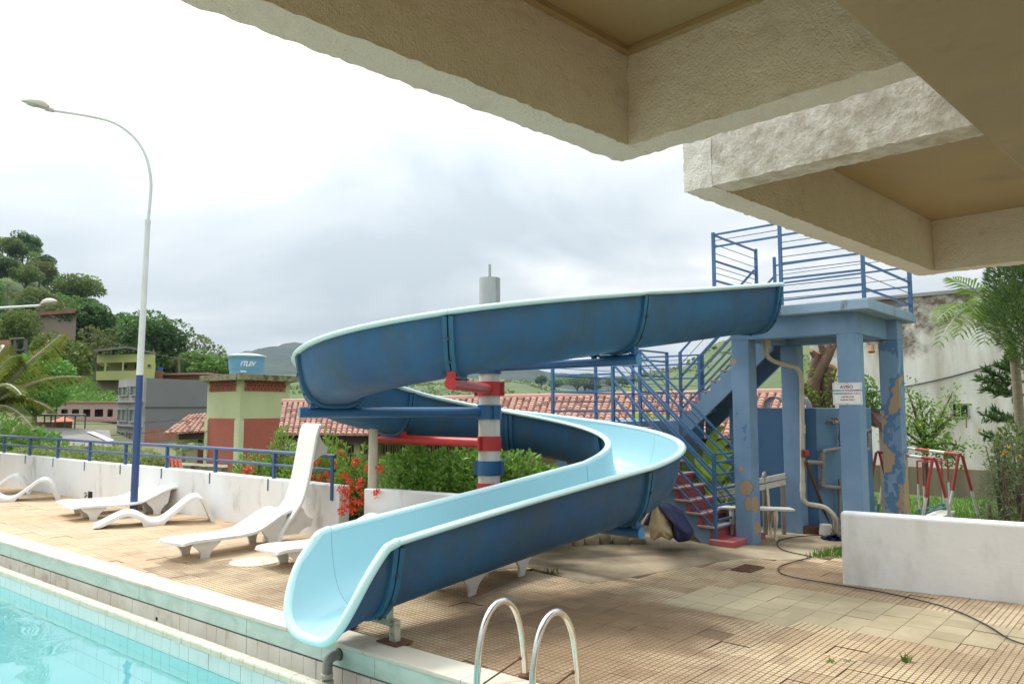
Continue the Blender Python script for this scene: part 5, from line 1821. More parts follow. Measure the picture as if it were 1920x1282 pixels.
def lounger_wave(label):
    """wave-shaped lounger standing on the ground, local x from its low foot to its back foot"""
    t_ = thing('wave_lounger', label, 'sun lounger', (0, 0, 0), 'white wave shaped loungers')
    top = [(0.0, 0.03), (0.16, 0.12), (0.34, 0.215), (0.46, 0.235), (0.58, 0.195), (0.72, 0.10), (0.82, 0.075), (0.92, 0.10), (1.08, 0.235), (1.26, 0.40), (1.36, 0.445), (1.45, 0.425)]
    pr = smooth_pts([Vector((x, 0, z)) for x, z in top], 4)
    hw = 0.25
    def ribbon(pr, th, name):
        vs, fs = [], []
        acr = [(-1, -1), (-1, -0.25), (-0.96, 0.0), (-0.88, 0.05), (0, -0.08), (0.88, 0.05), (0.96, 0.0), (1, -0.25), (1, -1)]
        n = len(acr)
        m = len(pr)
        for i, p in enumerate(pr):
            a = pr[max(0, i - 1)]
            b = pr[min(m - 1, i + 1)]
            d = (b - a).normalized()
            nn = Vector((-d.z, 0, d.x))
            k = min(1, (i + 0.6) / 3.0)
            for u, v in acr:
                q = p + nn * (v * th * (k if v < 0 else 1))
                q.z = max(q.z, 0.0)
                vs.append((q.x, u * hw, q.z))
        for i in range(m - 1):
            for j in range(n):
                j2 = (j + 1) % n
                a = i * n
                fs.append((a + j, a + j2, a + n + j2, a + n + j))
        fs += [tuple(range(n)), tuple((m - 1) * n + j for j in range(n))[::-1]]
        return MB().add(vs, fs).build(name, M['lounger'], t_, smooth=50)
    ribbon(pr, 0.062, 'seat_shell')
    # flat foot under the dip
    MB().prism([(0.66, 0.0), (0.94, 0.0), (1.02, 0.13), (0.90, 0.06), (0.74, 0.05), (0.62, 0.12)], lambda a, b, d: (a, d, b), -hw * 0.985, hw * 0.985).build('foot', M['lounger'], t_)
    leg = smooth_pts([Vector((x, 0, z)) for x, z in [(1.40, 0.425), (1.47, 0.40), (1.53, 0.32), (1.60, 0.16), (1.66, 0.0)]], 3)
    vs, fs = [], []
    for p in leg:
        k = 0.05
        vs += [(p.x - k, -hw, p.z), (p.x, -hw, p.z), (p.x, hw, p.z), (p.x - k, hw, p.z), (p.x - k, hw * 0.8, p.z - 0.0), (p.x - k, -hw * 0.8, p.z)]
    b_ = MB()
    o_ = []
    vs, fs = [], []
    for p in leg:
        vs += [(p.x - 0.055, -hw * 0.99, p.z), (p.x, -hw, p.z), (p.x, hw, p.z), (p.x - 0.055, hw * 0.99, p.z)]
    for i in range(len(leg) - 1):
        for j in range(4):
            j2 = (j + 1) % 4
            fs.append((i * 4 + j, i * 4 + j2, i * 4 + 4 + j2, i * 4 + 4 + j))
    fs += [(0, 1, 2, 3), tuple(range(len(leg) * 4 - 4, len(leg) * 4))]
    b_.add(vs, fs).build('back_leg', M['lounger'], t_, smooth=50)
    return t_
def put(o, p, ax, rot=None):
    o.location = p
    o.rotation_euler = (0, 0, math.atan2(ax[1], ax[0]))
L0 = lounger_flat('white lounger lying flat nearest the pool edge and the pale manhole cover')
fa = Vector((0.56, 0.83, 0))
mid = (G(384, 1046) + G(348, 1039)) / 2
L0.scale = (0.94, 0.94, 0.98)
put(L0, mid, fa)
def more(src, label, p, ax, group=None):
    c = copy_tree(src)
    c['label'] = label
    put(c, p, ax)
    return c
mid2 = G(514, 1058) + (G(348, 1039) - G(384, 1046)) * 0.5 + Vector((0.36, -0.14, 0))
more(L0, 'white lounger mostly hidden behind the mouth of the slide', mid2, Vector((0.70, 0.71, 0)))
mid3 = (G(890, 1117) + G(816, 1105)) / 2
more(L0, 'white lounger under the slide trough, only its front legs showing', mid3, Vector((0.5, 0.87, 0)))
m4 = G(172, 974) + Vector((-0.10, 0.12, 0))
more(L0, 'white lounger behind the lamp post, the front one of a close pair', m4, Vector((0.72, 0.69, 0)))
more(L0, 'white lounger pushed up behind its twin against the boundary wall', m4 + Vector((-0.40, 0.48, 0)), Vector((0.72, 0.69, 0)))
# the lounger stood on its head end against the railing
up_ = copy_tree(L0)
up_['label'] = 'white lounger stood upright on end leaning on the navy railing'
hb_ = G(548, 1010)
wl_n = Vector((0.62, 0.78, 0)).normalized()          # towards the wall
X_ = (-ZV * 0.975 - wl_n * 0.17 + Vector((-0.05, 0, 0))).normalized()
Zt = Vector((-0.76, -0.65, 0.0))
Zt = (Zt - X_ * Zt.dot(X_)).normalized()
Yt = Zt.cross(X_)
Rm = Matrix((( X_.x, Yt.x, Zt.x), (X_.y, Yt.y, Zt.y), (X_.z, Yt.z, Zt.z)))
up_.rotation_euler = Rm.to_euler()
up_.location = W(583, 794, 10.0) - Rm @ (Vector((-0.34 * 0.94, 0, 0.21)))
up_.location.z = -(Rm @ Vector((1.32 * 0.94, 0, 0.39))).z + 0.0
W0 = lounger_wave('white wave shaped lounger beside the foot of the lamp post')
wa = Vector((0.89, 0.455, 0)).normalized()
wp = Vector((-wa.y, wa.x, 0))
W0.scale = (0.96, 1.0, 0.88)
put(W0, G(174, 993) + wp * 0.25, wa)
tipd = G(116, 935) - wa * 1.62
more(W0, 'white wave shaped lounger by the wall, the nearer of two at the deck end', G(116, 936) - wa * 1.64 + wp * 0.25, wa)
more(W0, 'white wave shaped lounger farthest along the white wall', G(61, 926) - wa * 1.64 + wp * 0.25, wa)

# ------------------------------------------------------------------ lamp posts
def lamp_head(parent, p, ax, L):
    """drop shaped street lamp housing; p where the arm ends, ax along the arm away from the post"""
    ax = ax.normalized()
    up = (ZV - ax * ZV.dot(ax)).normalized()
    sd_ = ax.cross(up)
    mb, gb = MB(), MB()
    vs, fs = [], []
    N, K = 12, 10
    for i in range(N + 1):
        f = i / N
        w = math.sin(math.pi * (0.06 + 0.94 * f) ** 0.75) ** 0.7 * 0.5 if f < 1 else 0.02
        w = max(w, 0.03 if f == 1 else 0.12 * (1 - f) + 0.02)
        for j in range(K + 1):
            th = math.pi * j / K
            vs.append(p + ax * (L * (0.16 + 0.84 * f)) + sd_ * (math.cos(th) * w * 0.42 * L) + up * (math.sin(th) * w * 0.46 * L))
    for i in range(N):
        for j in range(K):
            a = i * (K + 1) + j
            fs.append((a, a + 1, a + K + 2, a + K + 1))
    mb.add(vs, fs)
    mb.add([vs[i * (K + 1)] for i in range(N + 1)] + [vs[i * (K + 1) + K] for i in range(N + 1)], [(i, i + 1, N + 2 + i, N + 1 + i) for i in range(N)])
    hd = mb.build('lamp_head', M['lamp_shell'], parent, smooth=50)
    MB().tube([p - ax * 0.02, p + ax * (L * 0.22)], [0.030, 0.045], 10).build('neck', M['lamp_shell'], hd, smooth=True)
    vs = []
    c = p + ax * (L * 0.66)
    mbg = MB()
    prf = [(0.17, 0.0), (0.16, 0.05), (0.11, 0.10), (0.04, 0.125)]
    for r_, d in prf:
        for j in range(16):
            th = 2 * math.pi * j / 16
            vs.append(c + ax * (math.cos(th) * r_ * L * 1.25) + sd_ * (math.sin(th) * r_ * L) - up * (d * L * 0.5))
    fs = [(i * 16 + j, i * 16 + (j + 1) % 16, (i + 1) * 16 + (j + 1) % 16, (i + 1) * 16 + j) for i in range(3) for j in range(16)]
    fs.append(tuple(range(48, 64)))
    mbg.add(vs, fs)
    mbg.build('lens', M['lamp_glass'], hd, smooth=50)
lb = G(250, 966)
D_ = lb.y
lp = thing('lamp_post', 'tall lamp post, navy below and white above, curving over the deck', 'lamp post', lb)
ztop = W(277, 418, D_)
znv = W(262, 703, D_)
MB().tube([lb + ZV * -0.02, znv], [0.058, 0.052], 16).build('lower_pole', M['pole_navy'], lp, smooth=True)
MB().tube([znv, ztop], [0.052, 0.040], 16).build('upper_pole', M['pole_white'], lp, smooth=True)
arm_px = [(277, 418), (281, 380), (283, 340), (276, 300), (260, 268), (236, 244), (208, 228), (172, 219), (138, 213), (100, 207.5)]
ap_ = [W(x, y, D_) for x, y in arm_px]
MB().tube(smooth_pts(ap_, 4), 0.024, 10).build('arm', M['pole_white'], lp, smooth=True)
MB().cyl(ztop - ZV * 0.03, ztop + ZV * 0.05, 0.045, 12).build('collar', M['pole_white'], lp)
ax = (W(40, 190, D_ - 0.12) - W(100, 207.5, D_))
lamp_head(lp, W(100, 207.5, D_), ax, ax.length * 1.03)
l2 = thing('lamp_post', 'second pale lamp post, only its straight arm reaching in over the railing', 'lamp post', H(-120, 21.0, -2.2))
d2 = 21.0
a0_, a1_ = W(-120, 584, d2), W(74, 573, d2)
MB().tube([H(-120, d2, -2.2), H(-120, d2, a0_.z)], [0.08, 0.05], 12).build('pole', M['pole_white'], l2, smooth=True)
MB().tube([a0_, a1_], 0.035, 10).build('arm', M['pole_white'], l2, smooth=True)
ax2 = W(108, 565, d2 - 0.2) - a1_
lamp_head(l2, a1_, ax2 * 1.0, ax2.length * 1.0)

# ------------------------------------------------------------------ pool ladder and inlet pipe
lad = thing('pool_ladder', 'stainless steel pool ladder with two arched handrails and rusty tie rods', 'pool ladder', G(985, 1272))
nd = PN
for k, ft_ in enumerate((G(985, 1271), G(985, 1271) + PE * 0.40)):
    z0 = 0.012
    top = 0.52
    p_ = [(0.0, z0), (0.015, 0.15), (0.05, 0.32), (0.10, 0.43), (0.17, 0.50), (0.245, top), (0.32, 0.50), (0.385, 0.44), (0.43, 0.34), (0.455, 0.20), (0.468, 0.0), (0.478, -0.4), (0.485, -1.1)]
    MB().tube(smooth_pts([ft_ + nd * a + ZV * b for a, b in p_], 4), 0.0205, 14).build('handrail', M['chrome'], lad, smooth=True)
    MB().lathe([(0.045, 0.012), (0.043, 0.024), (0.026, 0.036), (0.02, 0.036)], 18, c=(ft_.x, ft_.y)).build('base_ring', M['rust'], lad, smooth=40)
    bp_ = ft_ + nd * 0.02 + ZV * 0.125
    MB().tube([bp_ - PE * 0.028, bp_ - PE * 0.010], 0.014, 8).build('bolt', M['rust'], lad)
    MB().tube([bp_ - PE * 0.022, bp_ - PE * 0.10 + nd * 0.27 - ZV * 0.10], 0.0055, 6).build('tie_rod', M['rust'], lad)
for z in (-0.5, -0.8, -1.05):
    a = G(985, 1271) + nd * 0.478 + ZV * z
    MB().bar(a, a + PE * 0.40, 0.08, 0.025).build('rung', M['chrome'], lad)
ip0 = G(652, 1222, -0.075)
px_, py_ = pool_xy(ip0.x, ip0.y)
def PL(x, y, z): return PM @ Vector((x, y, z))
inl = thing('inlet_pipe', 'grey elbow pipe coming out of the marble pool side and turning down', 'pipe', PL(px_, -0.25, -0.08))
pth = bend([PL(px_, -0.235, -0.07), PL(px_, -0.355, -0.07), PL(px_, -0.36, -0.62)], 0.075, 7)
MB().tube(pth, 0.036, 14).build('elbow', M['pipe_grey'], inl, smooth=True)
for z0, z1, r_ in ((-0.205, -0.175, 0.044), (-0.255, -0.225, 0.050), (-0.29, -0.257, 0.043)):
    MB().cyl(PL(px_, -0.36, z0), PL(px_, -0.36, z1), r_, 16).build('coupling', M['stand'], inl)
MB().cyl(PL(px_, -0.2535, -0.07), PL(px_, -0.256, -0.07), 0.043, 16).build('wall_hole', M['black'], inl)

# ------------------------------------------------------------------ swings
def swing(label, pa, pb, ztop, zg, seat=True):
    """A-frame: pa, pb ends of the top bar (ground positions)"""
    s_ = thing('garden_swing', label, 'swing', (pa + pb) / 2 + ZV * zg, 'red white and blue swings on the lawn')
    d = (pb - pa).normalized()
    n_ = Vector((-d.y, d.x, 0))
    segs = [('swing_red', 0, 0.22), ('swing_white', 0.22, 0.42), ('swing_red', 0.42, 0.62), ('swing_white', 0.62, 0.82), ('swing_red', 0.82, 1.0)]
    for m_k, a, b in segs:
        MB().tube([pa.lerp(pb, a) + ZV * ztop, pa.lerp(pb, b) + ZV * ztop], 0.024, 10).build('top_bar', M[m_k], s_)
    for e_ in (pa, pb):
        for sg in (-1, 1):
            f = e_ + n_ * sg * 0.30 + ZV * zg
            t0 = e_ + n_ * sg * 0.025 + ZV * (ztop - 0.01)
            for m_k, a, b in (('swing_red', 0, 0.40), ('swing_white', 0.40, 0.80), ('swing_blue', 0.80, 1.0)):
                MB().tube([t0.lerp(f, a), t0.lerp(f, b)], 0.022, 10).build('leg', M[m_k], s_)
    return s_
zg = lawn_z
pA_, pB_ = H(1648, 12.6, 0), H(1740, 9.9, 0)
s1 = swing('nearer red and white swing frame standing just behind the low white wall', H(1640, 12.3, 0), H(1744, 10.6, 0), 0.985, zg)
s2 = swing('farther red and white swing frame with the longer bar, towards the back wall', H(1664, 14.0, 0), H(1793, 11.4, 0), 0.995, zg)
for k, (px, d0) in enumerate(((1718, 12.4), (1765, 12.9))):
    pass
st2 = thing('hanging_bench', 'hanging plank swing seat on blue and red rods between the frames', 'swing seat', H(1735, 12.5, 0.0))
qa, qb = H(1717, 12.35, 0), H(1763, 13.0, 0)
for qq in (qa, qb):
    for dx in (-0.16, 0.16):
        b = qq + Vector((dx * 0.25, dx, 0))
        MB().tube([b + ZV * (0.82), b + ZV * 0.45], 0.014, 8).build('hanger', M['swing_red'], st2)
        MB().tube([b + ZV * 0.45, b + ZV * 0.05], 0.014, 8).build('hanger', M['swing_white'], st2)
        MB().tube([b + ZV * 0.05, b + ZV * -0.14], 0.014, 8).build('hanger', M['swing_blue'], st2)
MB().bar(qa + ZV * -0.13, qb + ZV * -0.05, 0.26, 0.03).build('seat', M['plank_white'], st2)
for dx in (-0.16, 0.16):
    MB().bar(qa + Vector((dx * .25, dx, 0.03)), qb + Vector((dx * .25, dx, 0.05)), 0.02, 0.02).build('side_rail', M['swing_blue'], st2)
    MB().bar(qa + Vector((dx * .25, dx, 0.82)), qb + Vector((dx * .25, dx, 0.82)), 0.02, 0.02).build('top_rail', M['swing_red'], st2)
# ------------------------------------------------------------------ foliage
def leaf(mb, p, d, n_, L, w, droop=0.0, k=None):
    """one folded leaf: base p, direction d, facing n_"""
    s = d.cross(n_)
    if s.length < 1e-4: s = Vector((1, 0, 0))
    s = s.normalized() * w / 2
    m = p + d * L * 0.5
    mb.add([p, m + s + n_ * 0.12 * w, p + d * L - ZV * droop * L, m - s + n_ * 0.12 * w], [(0, 1, 2), (0, 2, 3)], k)
def rdir(r_, up=0.0):
    while True:
        v = Vector((r_.uniform(-1, 1), r_.uniform(-1, 1), r_.uniform(-1, 1)))
        if 0.05 < v.length < 1:
            v.normalize()
            v.z += up
            return v.normalized()
def cloud(mb, c, rad, n, L, w, r_, shell=0.55, up=0.3, cut=None):
    """leaves scattered through an ellipsoid, thicker near its skin"""
    c = Vector(c)
    for _ in range(n):
        v = rdir(r_)
        q = v * (r_.random() ** (0.333 if shell <= 0 else 0.333 * (1 - shell)))
        p = c + Vector((q.x * rad[0], q.y * rad[1], q.z * rad[2]))
        if cut and not cut(p): continue
        d = (v * 0.8 + rdir(r_, up) * 0.9).normalized()
        n_ = (v * 0.6 + rdir(r_, 0.7)).normalized()
        s = r_.uniform(0.7, 1.25)
        leaf(mb, p, d, n_, L * s, w * s, 0.1)

def lumpy(r_, c, R_, n):
    """sub-lobes on a crown"""
    out = []
    for _ in range(n):
        v = rdir(r_, 0.25)
        out.append((Vector(c) + Vector((v.x * R_[0], v.y * R_[1], v.z * R_[2])) * 0.62, r_.uniform(0.30, 0.52)))
    return out
def tree_protos():
    """five tree shapes about ten metres tall, as (trunk mesh, crown mesh)"""
    out = {}
    specs = {'round': (5.9, (3.3, 3.3, 2.9), 13, 'leaf_mid', 1), 'tall': (6.4, (2.5, 2.5, 3.7), 12, 'leaf_dark', 2), 'wide': (6.6, (4.3, 4.3, 2.0), 14, 'leaf_olive', 3),
             'mango': (5.6, (3.6, 3.6, 3.2), 16, 'leaf_bright', 4), 'open': (6.3, (3.4, 3.4, 2.6), 8, 'leaf_olive', 5), 'dark': (5.8, (3.2, 3.2, 3.3), 15, 'leaf_dark', 6)}
    for nme, (zc, R_, nl, mt, sd_) in specs.items():
        r_ = random.Random(sd_ * 13)
        mb = MB()
        lobes = lumpy(r_, (0, 0, zc), R_, nl)
        core = 0 if nme == 'open' else 260
        for c, k in lobes:
            q = sum(R_) / 3 * k
            cloud(mb, c, (q, q, q * 0.78), 300 if nme != 'open' else 170, 0.37, 0.26, r_, 0.6, 0.25)
        cloud(mb, (0, 0, zc - 0.3), (R_[0] * 0.75, R_[1] * 0.75, R_[2] * 0.7), core, 0.6, 0.5, r_, 0.2)
        crown = mb.mesh('crown', M[mt])
        mb = MB()
        mb.tube([(0, 0, -1.2), (0.05, 0, 1.5), (-0.05, 0.08, 3.2), (0.03, 0, zc - 0.5)], [0.30, 0.24, 0.20, 0.13], 8)
        for c, k in lobes[:7]:
            mb.tube([(0, 0.02, 2.6 + r_.uniform(0, 1.2)), Vector((0, 0, 3.4)).lerp(c, 0.55) + Vector((0, 0, 0.25)), c], [0.13, 0.09, 0.03], 6)
        out[nme] = (mb.mesh('trunk', M['bark'], smooth=True), crown)
    return out
TREES = tree_protos()
def tree(kind, loc, h, label, group=None, wide=1.0, name='tree', rz=None):
    t_ = thing(name, label, 'tree', loc, group)
    for nm, me in zip(('trunk', 'crown'), TREES[kind]):
        o = bpy.data.objects.new(nm, me)
        COL.objects.link(o)
        o.parent = t_
    s = h / 9.5
    t_.scale = (s * wide, s * wide, s)
    t_.rotation_euler = (0, 0, rng.uniform(0, 6.28) if rz is None else rz)
    return t_
def tree_px(kind, px, ytop, d, label, group=None, wide=1.0, zbase=None, width=None):
    """tree whose top shows at row ytop in column px, standing on the terrain at distance d"""
    zb = z_at(px, d) if zbase is None else zbase
    zt = W(px, ytop, d).z
    h = max(2.0, zt - zb)
    return tree(kind, H(px, d, zb), h, label, group, wide)
GH = 'trees wooding the hillside beyond the town'
notable = [
    ('mango', 70, 648, 46, 'rounded bright green mango tree left of the yellow house', 0.95),
    ('round', 118, 602, 60, 'taller bushy green tree just behind the rounded mango tree', 0.95),
    ('dark', 280, 572, 112, 'tall dark tree right behind the lamp post pole', 1.25),
    ('open', 368, 618, 118, 'thin open tree with sky showing through on the ridge end', 1.2),
    ('round', 392, 642, 108, 'broad olive tree at the low end of the wooded ridge', 1.5),
    ('round', 190, 578, 128, 'mid green tree above the yellow house roof', 1.25),
    ('tall', 222, 585, 150, 'slim dark tree rising between the two ridge trees', 1.2),
    ('wide', 140, 510, 185, 'flat topped olive tree standing out on the skyline', 1.3),
    ('dark', 30, 430, 215, 'dark crown on the very top of the wooded hill', 1.2),
    ('round', 12, 560, 92, 'leafy tree beside the brown house on the slope', 1.0),
    ('round', 335, 650, 122, 'small tree beside the low brick house', 1.2),
]
for kd, px, yt, d, lab, wd in notable:
    tree_px(kd, px, yt, d, lab, None, wd)
r_ = random.Random(5)
kinds = ['round', 'wide', 'dark', 'tall', 'open', 'round', 'wide']
hill_px = [(-40, 455), (0, 432), (60, 455), (100, 492), (150, 528), (200, 582), (250, 612), (300, 632), (350, 648), (420, 672), (470, 735)]
def sky_y(px):
    for (a, ya), (b, yb) in zip(hill_px, hill_px[1:]):
        if a <= px <= b:
            return ya + (yb - ya) * (px - a) / (b - a)
    return 455
n_hill = 0
for d in (214, 200, 186, 172, 158, 145, 132, 120, 108, 98):
    px = -70 + r_.uniform(0, 20)
    while px < 440:
        ok = True
        if 90 < d < 135 and (8 < px < 145): ok = False           # brown house stands here
        if d < 100 and 160 < px < 420: ok = False
        if d < 120 and px > 330: ok = False
        if 104 < d < 128 and px > 285: ok = False
        if ok:
            zb = z_at(px, d)
            hmax = W(px, sky_y(px) + 4 + r_.uniform(0, 14), d).z - zb
            h = min(r_.uniform(7.5, 12.0), max(3.2, hmax))
            kd = r_.choice(kinds)
            tree(kd, H(px, d, zb - 0.3), h, 'leafy tree in the wood covering the hillside behind the houses', GH, r_.uniform(1.0, 1.35))
            n_hill += 1
        px += r_.uniform(0.72, 1.15) * 6.6 * FPX / d
# undergrowth on the slope
mb = MB()
for _ in range(2600):
    d = r_.uniform(62, 150)
    px = r_.uniform(-60, 460)
    p = H(px, d, z_at(px, d))
    cloud(mb, p + ZV * 0.4, (1.2, 1.2, 0.9), 12, 0.42, 0.32, r_, 0.3)
o = mb.build('undergrowth', M['leaf_mid'])
setp(o, kind='stuff')
mb = MB()
for _ in range(900):
    d = r_.uniform(150, 280)
    px = r_.uniform(1120, 1760)
    p = H(px, d, z_at(px, d))
    if noise.noise(Vector((p.x, p.y, 0)) / 16) > 0.12:
        cloud(mb, p + ZV * 0.3, (1.1, 1.1, 0.8), 6, 0.8, 0.6, r_, 0.3)
for _ in range(1500):
    d = r_.uniform(340, 700)
    px = r_.uniform(520, 1300)
    p = H(px, d, z_at(px, d))
    if noise.noise(Vector((p.x, p.y, 5)) / 45) > 0.02:
        cloud(mb, p + ZV * 0.8, (2.6, 2.6, 1.6), 6, 2.0, 1.5, r_, 0.3)
o = mb.build('hillside_bushes', M['leaf_mid'])
setp(o, kind='stuff')
for k, (px, d, yt, kd) in enumerate(((1082, 640, 700, 'wide'), (1096, 650, 697, 'wide'), (1112, 645, 706, 'round'), (1150, 655, 706, 'wide'), (1165, 650, 700, 'round'), (1188, 640, 707, 'round'), (1040, 660, 705, 'round'), (1015, 670, 703, 'tall'))):
    tree_px(kd, px, yt, d, 'small hazy tree on the far ridge behind the staircase rails', 'hazy trees on the far ridge', 1.5)
for k, (px, d, yt, kd) in enumerate(((1428, 255, 622, 'round'), (1445, 250, 618, 'wide'), (1340, 258, 655, 'wide'), (1515, 255, 596, 'round'))):
    tree_px(kd, px, yt, d, 'bushy tree on the crest of the grassy hill behind the tower', 'trees on the grassy hill crest', 1.3)

# --- bushes
def bush(name, label, cat, blobs, n, L, w, mt, seed, stems=0, group=None, extra=None, up=0.35, shell=0.5):
    r2 = random.Random(seed)
    c0 = Vector(blobs[0][0])
    zb = min(Vector(b[0]).z - b[1][2] for b in blobs)
    t_ = thing(name, label, cat, (c0.x, c0.y, zb), group)
    mb = MB()
    tot = sum(b[1][0] * b[1][1] * b[1][2] for b in blobs)
    for c, rad in blobs:
        k = rad[0] * rad[1] * rad[2] / tot
        cloud(mb, c, rad, int(n * k), L, w, r2, shell, up)
    f = mb.build('foliage', mt, t_)
    f['kind'] = 'stuff'
    mb = MB()
    for c, rad in blobs:
        for _ in range(max(2, stems)):
            c_ = Vector(c)
            b = Vector((c_.x + r2.uniform(-.3, .3) * rad[0], c_.y + r2.uniform(-.3, .3) * rad[1], zb))
            e = c_ + Vector((r2.uniform(-.7, .7) * rad[0], r2.uniform(-.6, .6) * rad[1], r2.uniform(0.1, 0.8) * rad[2]))
            mb.tube([b, b.lerp(e, 0.55) + Vector((r2.uniform(-.05, .05), 0, 0)), e], [0.018, 0.012, 0.005], 5)
    mb.build('stems', M['bark'], t_)
    return t_
# hedge behind the short wall
hb0 = q0 + Vector((0.3, 0.62, 0))
hd_ = Vector((1.09, -0.64, 0)).normalized()
blobs = []
for k in range(8):
    c = hb0 + hd_ * (k * 0.27) + Vector((0, 0.10 * (k % 2), 0.60))
    hh = 0.56 if k > 0 else 0.48
    blobs.append((c, (0.40, 0.42, hh + 0.03 * math.sin(k * 2.1))))
blobs.append((hb0 + hd_ * 2.25 + Vector((0, 0.3, 0.50)), (0.36, 0.4, 0.5)))
bush('hedge', 'dense glossy green hedge filling the bed behind the short white wall', 'hedge', blobs, 9000, 0.085, 0.042, M['leaf_hedge'], 3, 3)
# red ixora
def blooms(t_, places, r2, R0=0.055):
    for p in places:
        mb = MB()
        for _ in range(46):
            v = rdir(r2, 0.35)
            q = p + v * R0 * r2.uniform(0.75, 1.0)
            leaf(mb, q, rdir(r2, 0.2), v, 0.034, 0.026)
        mb.build('flower_head', M['flower_red'], t_)
r2 = random.Random(8)
def ixora(label, cpx, d, ztop, w, zb, nf, seed, fl):
    c = H(cpx, d, (ztop + zb) / 2)
    rz_ = (ztop - zb) / 2
    bl = [(c, (w, w * 0.8, rz_)), (c + Vector((w * 0.6, 0.1, -rz_ * 0.25)), (w * 0.7, w * 0.6, rz_ * 0.8)), (c + Vector((-w * 0.6, 0.0, -rz_ * 0.3)), (w * 0.7, w * 0.6, rz_ * 0.75))]
    t_ = bush('ixora_bush', label, 'flowering bush', bl, nf, 0.080, 0.034, M['leaf_ixora'], seed, 5, 'ixora bushes with red flowers', up=0.8, shell=0.3)
    blooms(t_, [W(x, y, dd) for x, y, dd in fl], random.Random(seed))
    return t_
ixora('ixora bush with red flower heads filling the gap between the two white walls', 668, 10.25, 1.05, 0.27, -0.05, 2400, 21,
      [(644, 893, 9.72), (668, 868, 9.75), (655, 905, 9.7), (672, 916, 9.62), (690, 880, 9.7), (647, 935, 9.6), (660, 940, 9.62), (682, 928, 9.6), (650, 952, 9.55), (672, 945, 9.55), (640, 918, 9.6), (662, 958, 9.55), (706, 926, 9.4), (711, 879, 9.45), (652, 922, 9.6), (640, 960, 9.55), (678, 905, 9.65)])
ixora('sprawling ixora with red flowers behind the leaning upright lounger', 592, 11.15, 1.30, 0.42, 0.1, 2400, 22,
      [(612, 890, 10.8), (600, 900, 10.8), (585, 897, 10.8), (620, 900, 10.75), (596, 868, 10.9), (572, 900, 10.8), (630, 870, 10.75), (640, 850, 10.6)])
ixora('low ixora with one red bloom in front of the brick water tower', 478, 12.5, 0.98, 0.36, 0.0, 1300, 23, [(463, 882, 12.1), (470, 880, 12.1), (458, 888, 12.1), (545, 882, 11.5)])
ixora('tall shoots of bright green ixora left of the upright lounger', 533, 11.75, 1.42, 0.22, 0.1, 1300, 24, [(548, 862, 11.4)])
# upright leafy shoots
mb = MB()
r3 = random.Random(77)
for px, yt, d in ((528, 806, 11.6), (538, 820, 11.6), (520, 830, 11.7), (612, 808, 10.9), (624, 818, 10.9), (634, 826, 10.7), (648, 838, 10.3), (590, 818, 11.0), (682, 838, 10.0), (500, 862, 12.2), (488, 870, 12.3)):
    top = W(px, yt, d)
    base = H(px + r3.uniform(-8, 8), d, 0.6)
    n = 14
    for k in range(n):
        p = base.lerp(top, k / (n - 1))
        for _ in range(3):
            dr_ = rdir(r3, 0.9)
            leaf(mb, p, dr_, rdir(r3, 0.4), 0.085, 0.036)
o = mb.build('leafy_shoots', M['leaf_ixora'], loc=H(560, 10.8, 0))
o['kind'] = 'stuff'
c = W(475, 866, 12.0)
o = thing('yellow_flower', 'single yellow flower above the white wall by the brick tower', 'flower', c)
mb = MB()
for k in range(6):
    a = k * math.pi / 3
    leaf(mb, c, Vector((math.cos(a), math.sin(a) * 0.4, 0.35)).normalized(), ZV, 0.035, 0.022)
mb.build('petals', M['flower_yellow'], o)
MB().tube([H(477, 12.0, 0.5), c], 0.004, 5).build('stalk', M['leaf_ixora'], o)
# pale clipped bushes beyond the railing
for k, (px, w, yt, d) in enumerate(((62, 0.8, 838, 19.5), (120, 0.9, 828, 19.5), (176, 0.9, 834, 19), (226, 0.85, 832, 18.6), (262, 0.8, 842, 18.0), (20, 0.9, 845, 20), (292, 0.42, 850, 17.6))):
    zt = W(px, yt, d).z
    lab = ['pale green bush at the left end of the row past the railing', 'pale bush under the tall garden shoots past the railing', 'pale round bush in the middle of the row past the railing', 'pale bush left of the navy lamp pole base', 'pale bush right of the lamp pole past the railing', 'pale bush under the coconut fronds past the railing', 'smallest pale bush next to the red tiled lean-to'][k]
    bush('garden_bush', lab, 'bush', [(H(px, d, zt - 0.75), (w, w * 0.8, 0.75)), (H(px + 14, d + 0.2, zt - 0.95), (w * 0.7, w * 0.7, 0.7))], 2300, 0.11, 0.06, M['leaf_pale'], 40 + k, 2, 'pale bushes beyond the railing')
for k, (px, yt, d, w) in enumerate(((-30, 770, 30, 1.6), (22, 792, 29, 1.3), (70, 800, 33, 1.4))):
    zt = W(px, yt, d).z
    bush('garden_bush', ['dark shrub under the palm crown at the frame edge', 'dark shrub under the hanging coconut fronds', 'dark shrub beside the tin shed wall'][k], 'bush', [(H(px, d, zt - 1.4), (w, w, 1.4)), (H(px + 30, d, zt - 1.9), (w, w, 1.2))], 2200, 0.24, 0.14, M['leaf_mid'], 80 + k, 2, 'dark shrubs below the coconut palm')
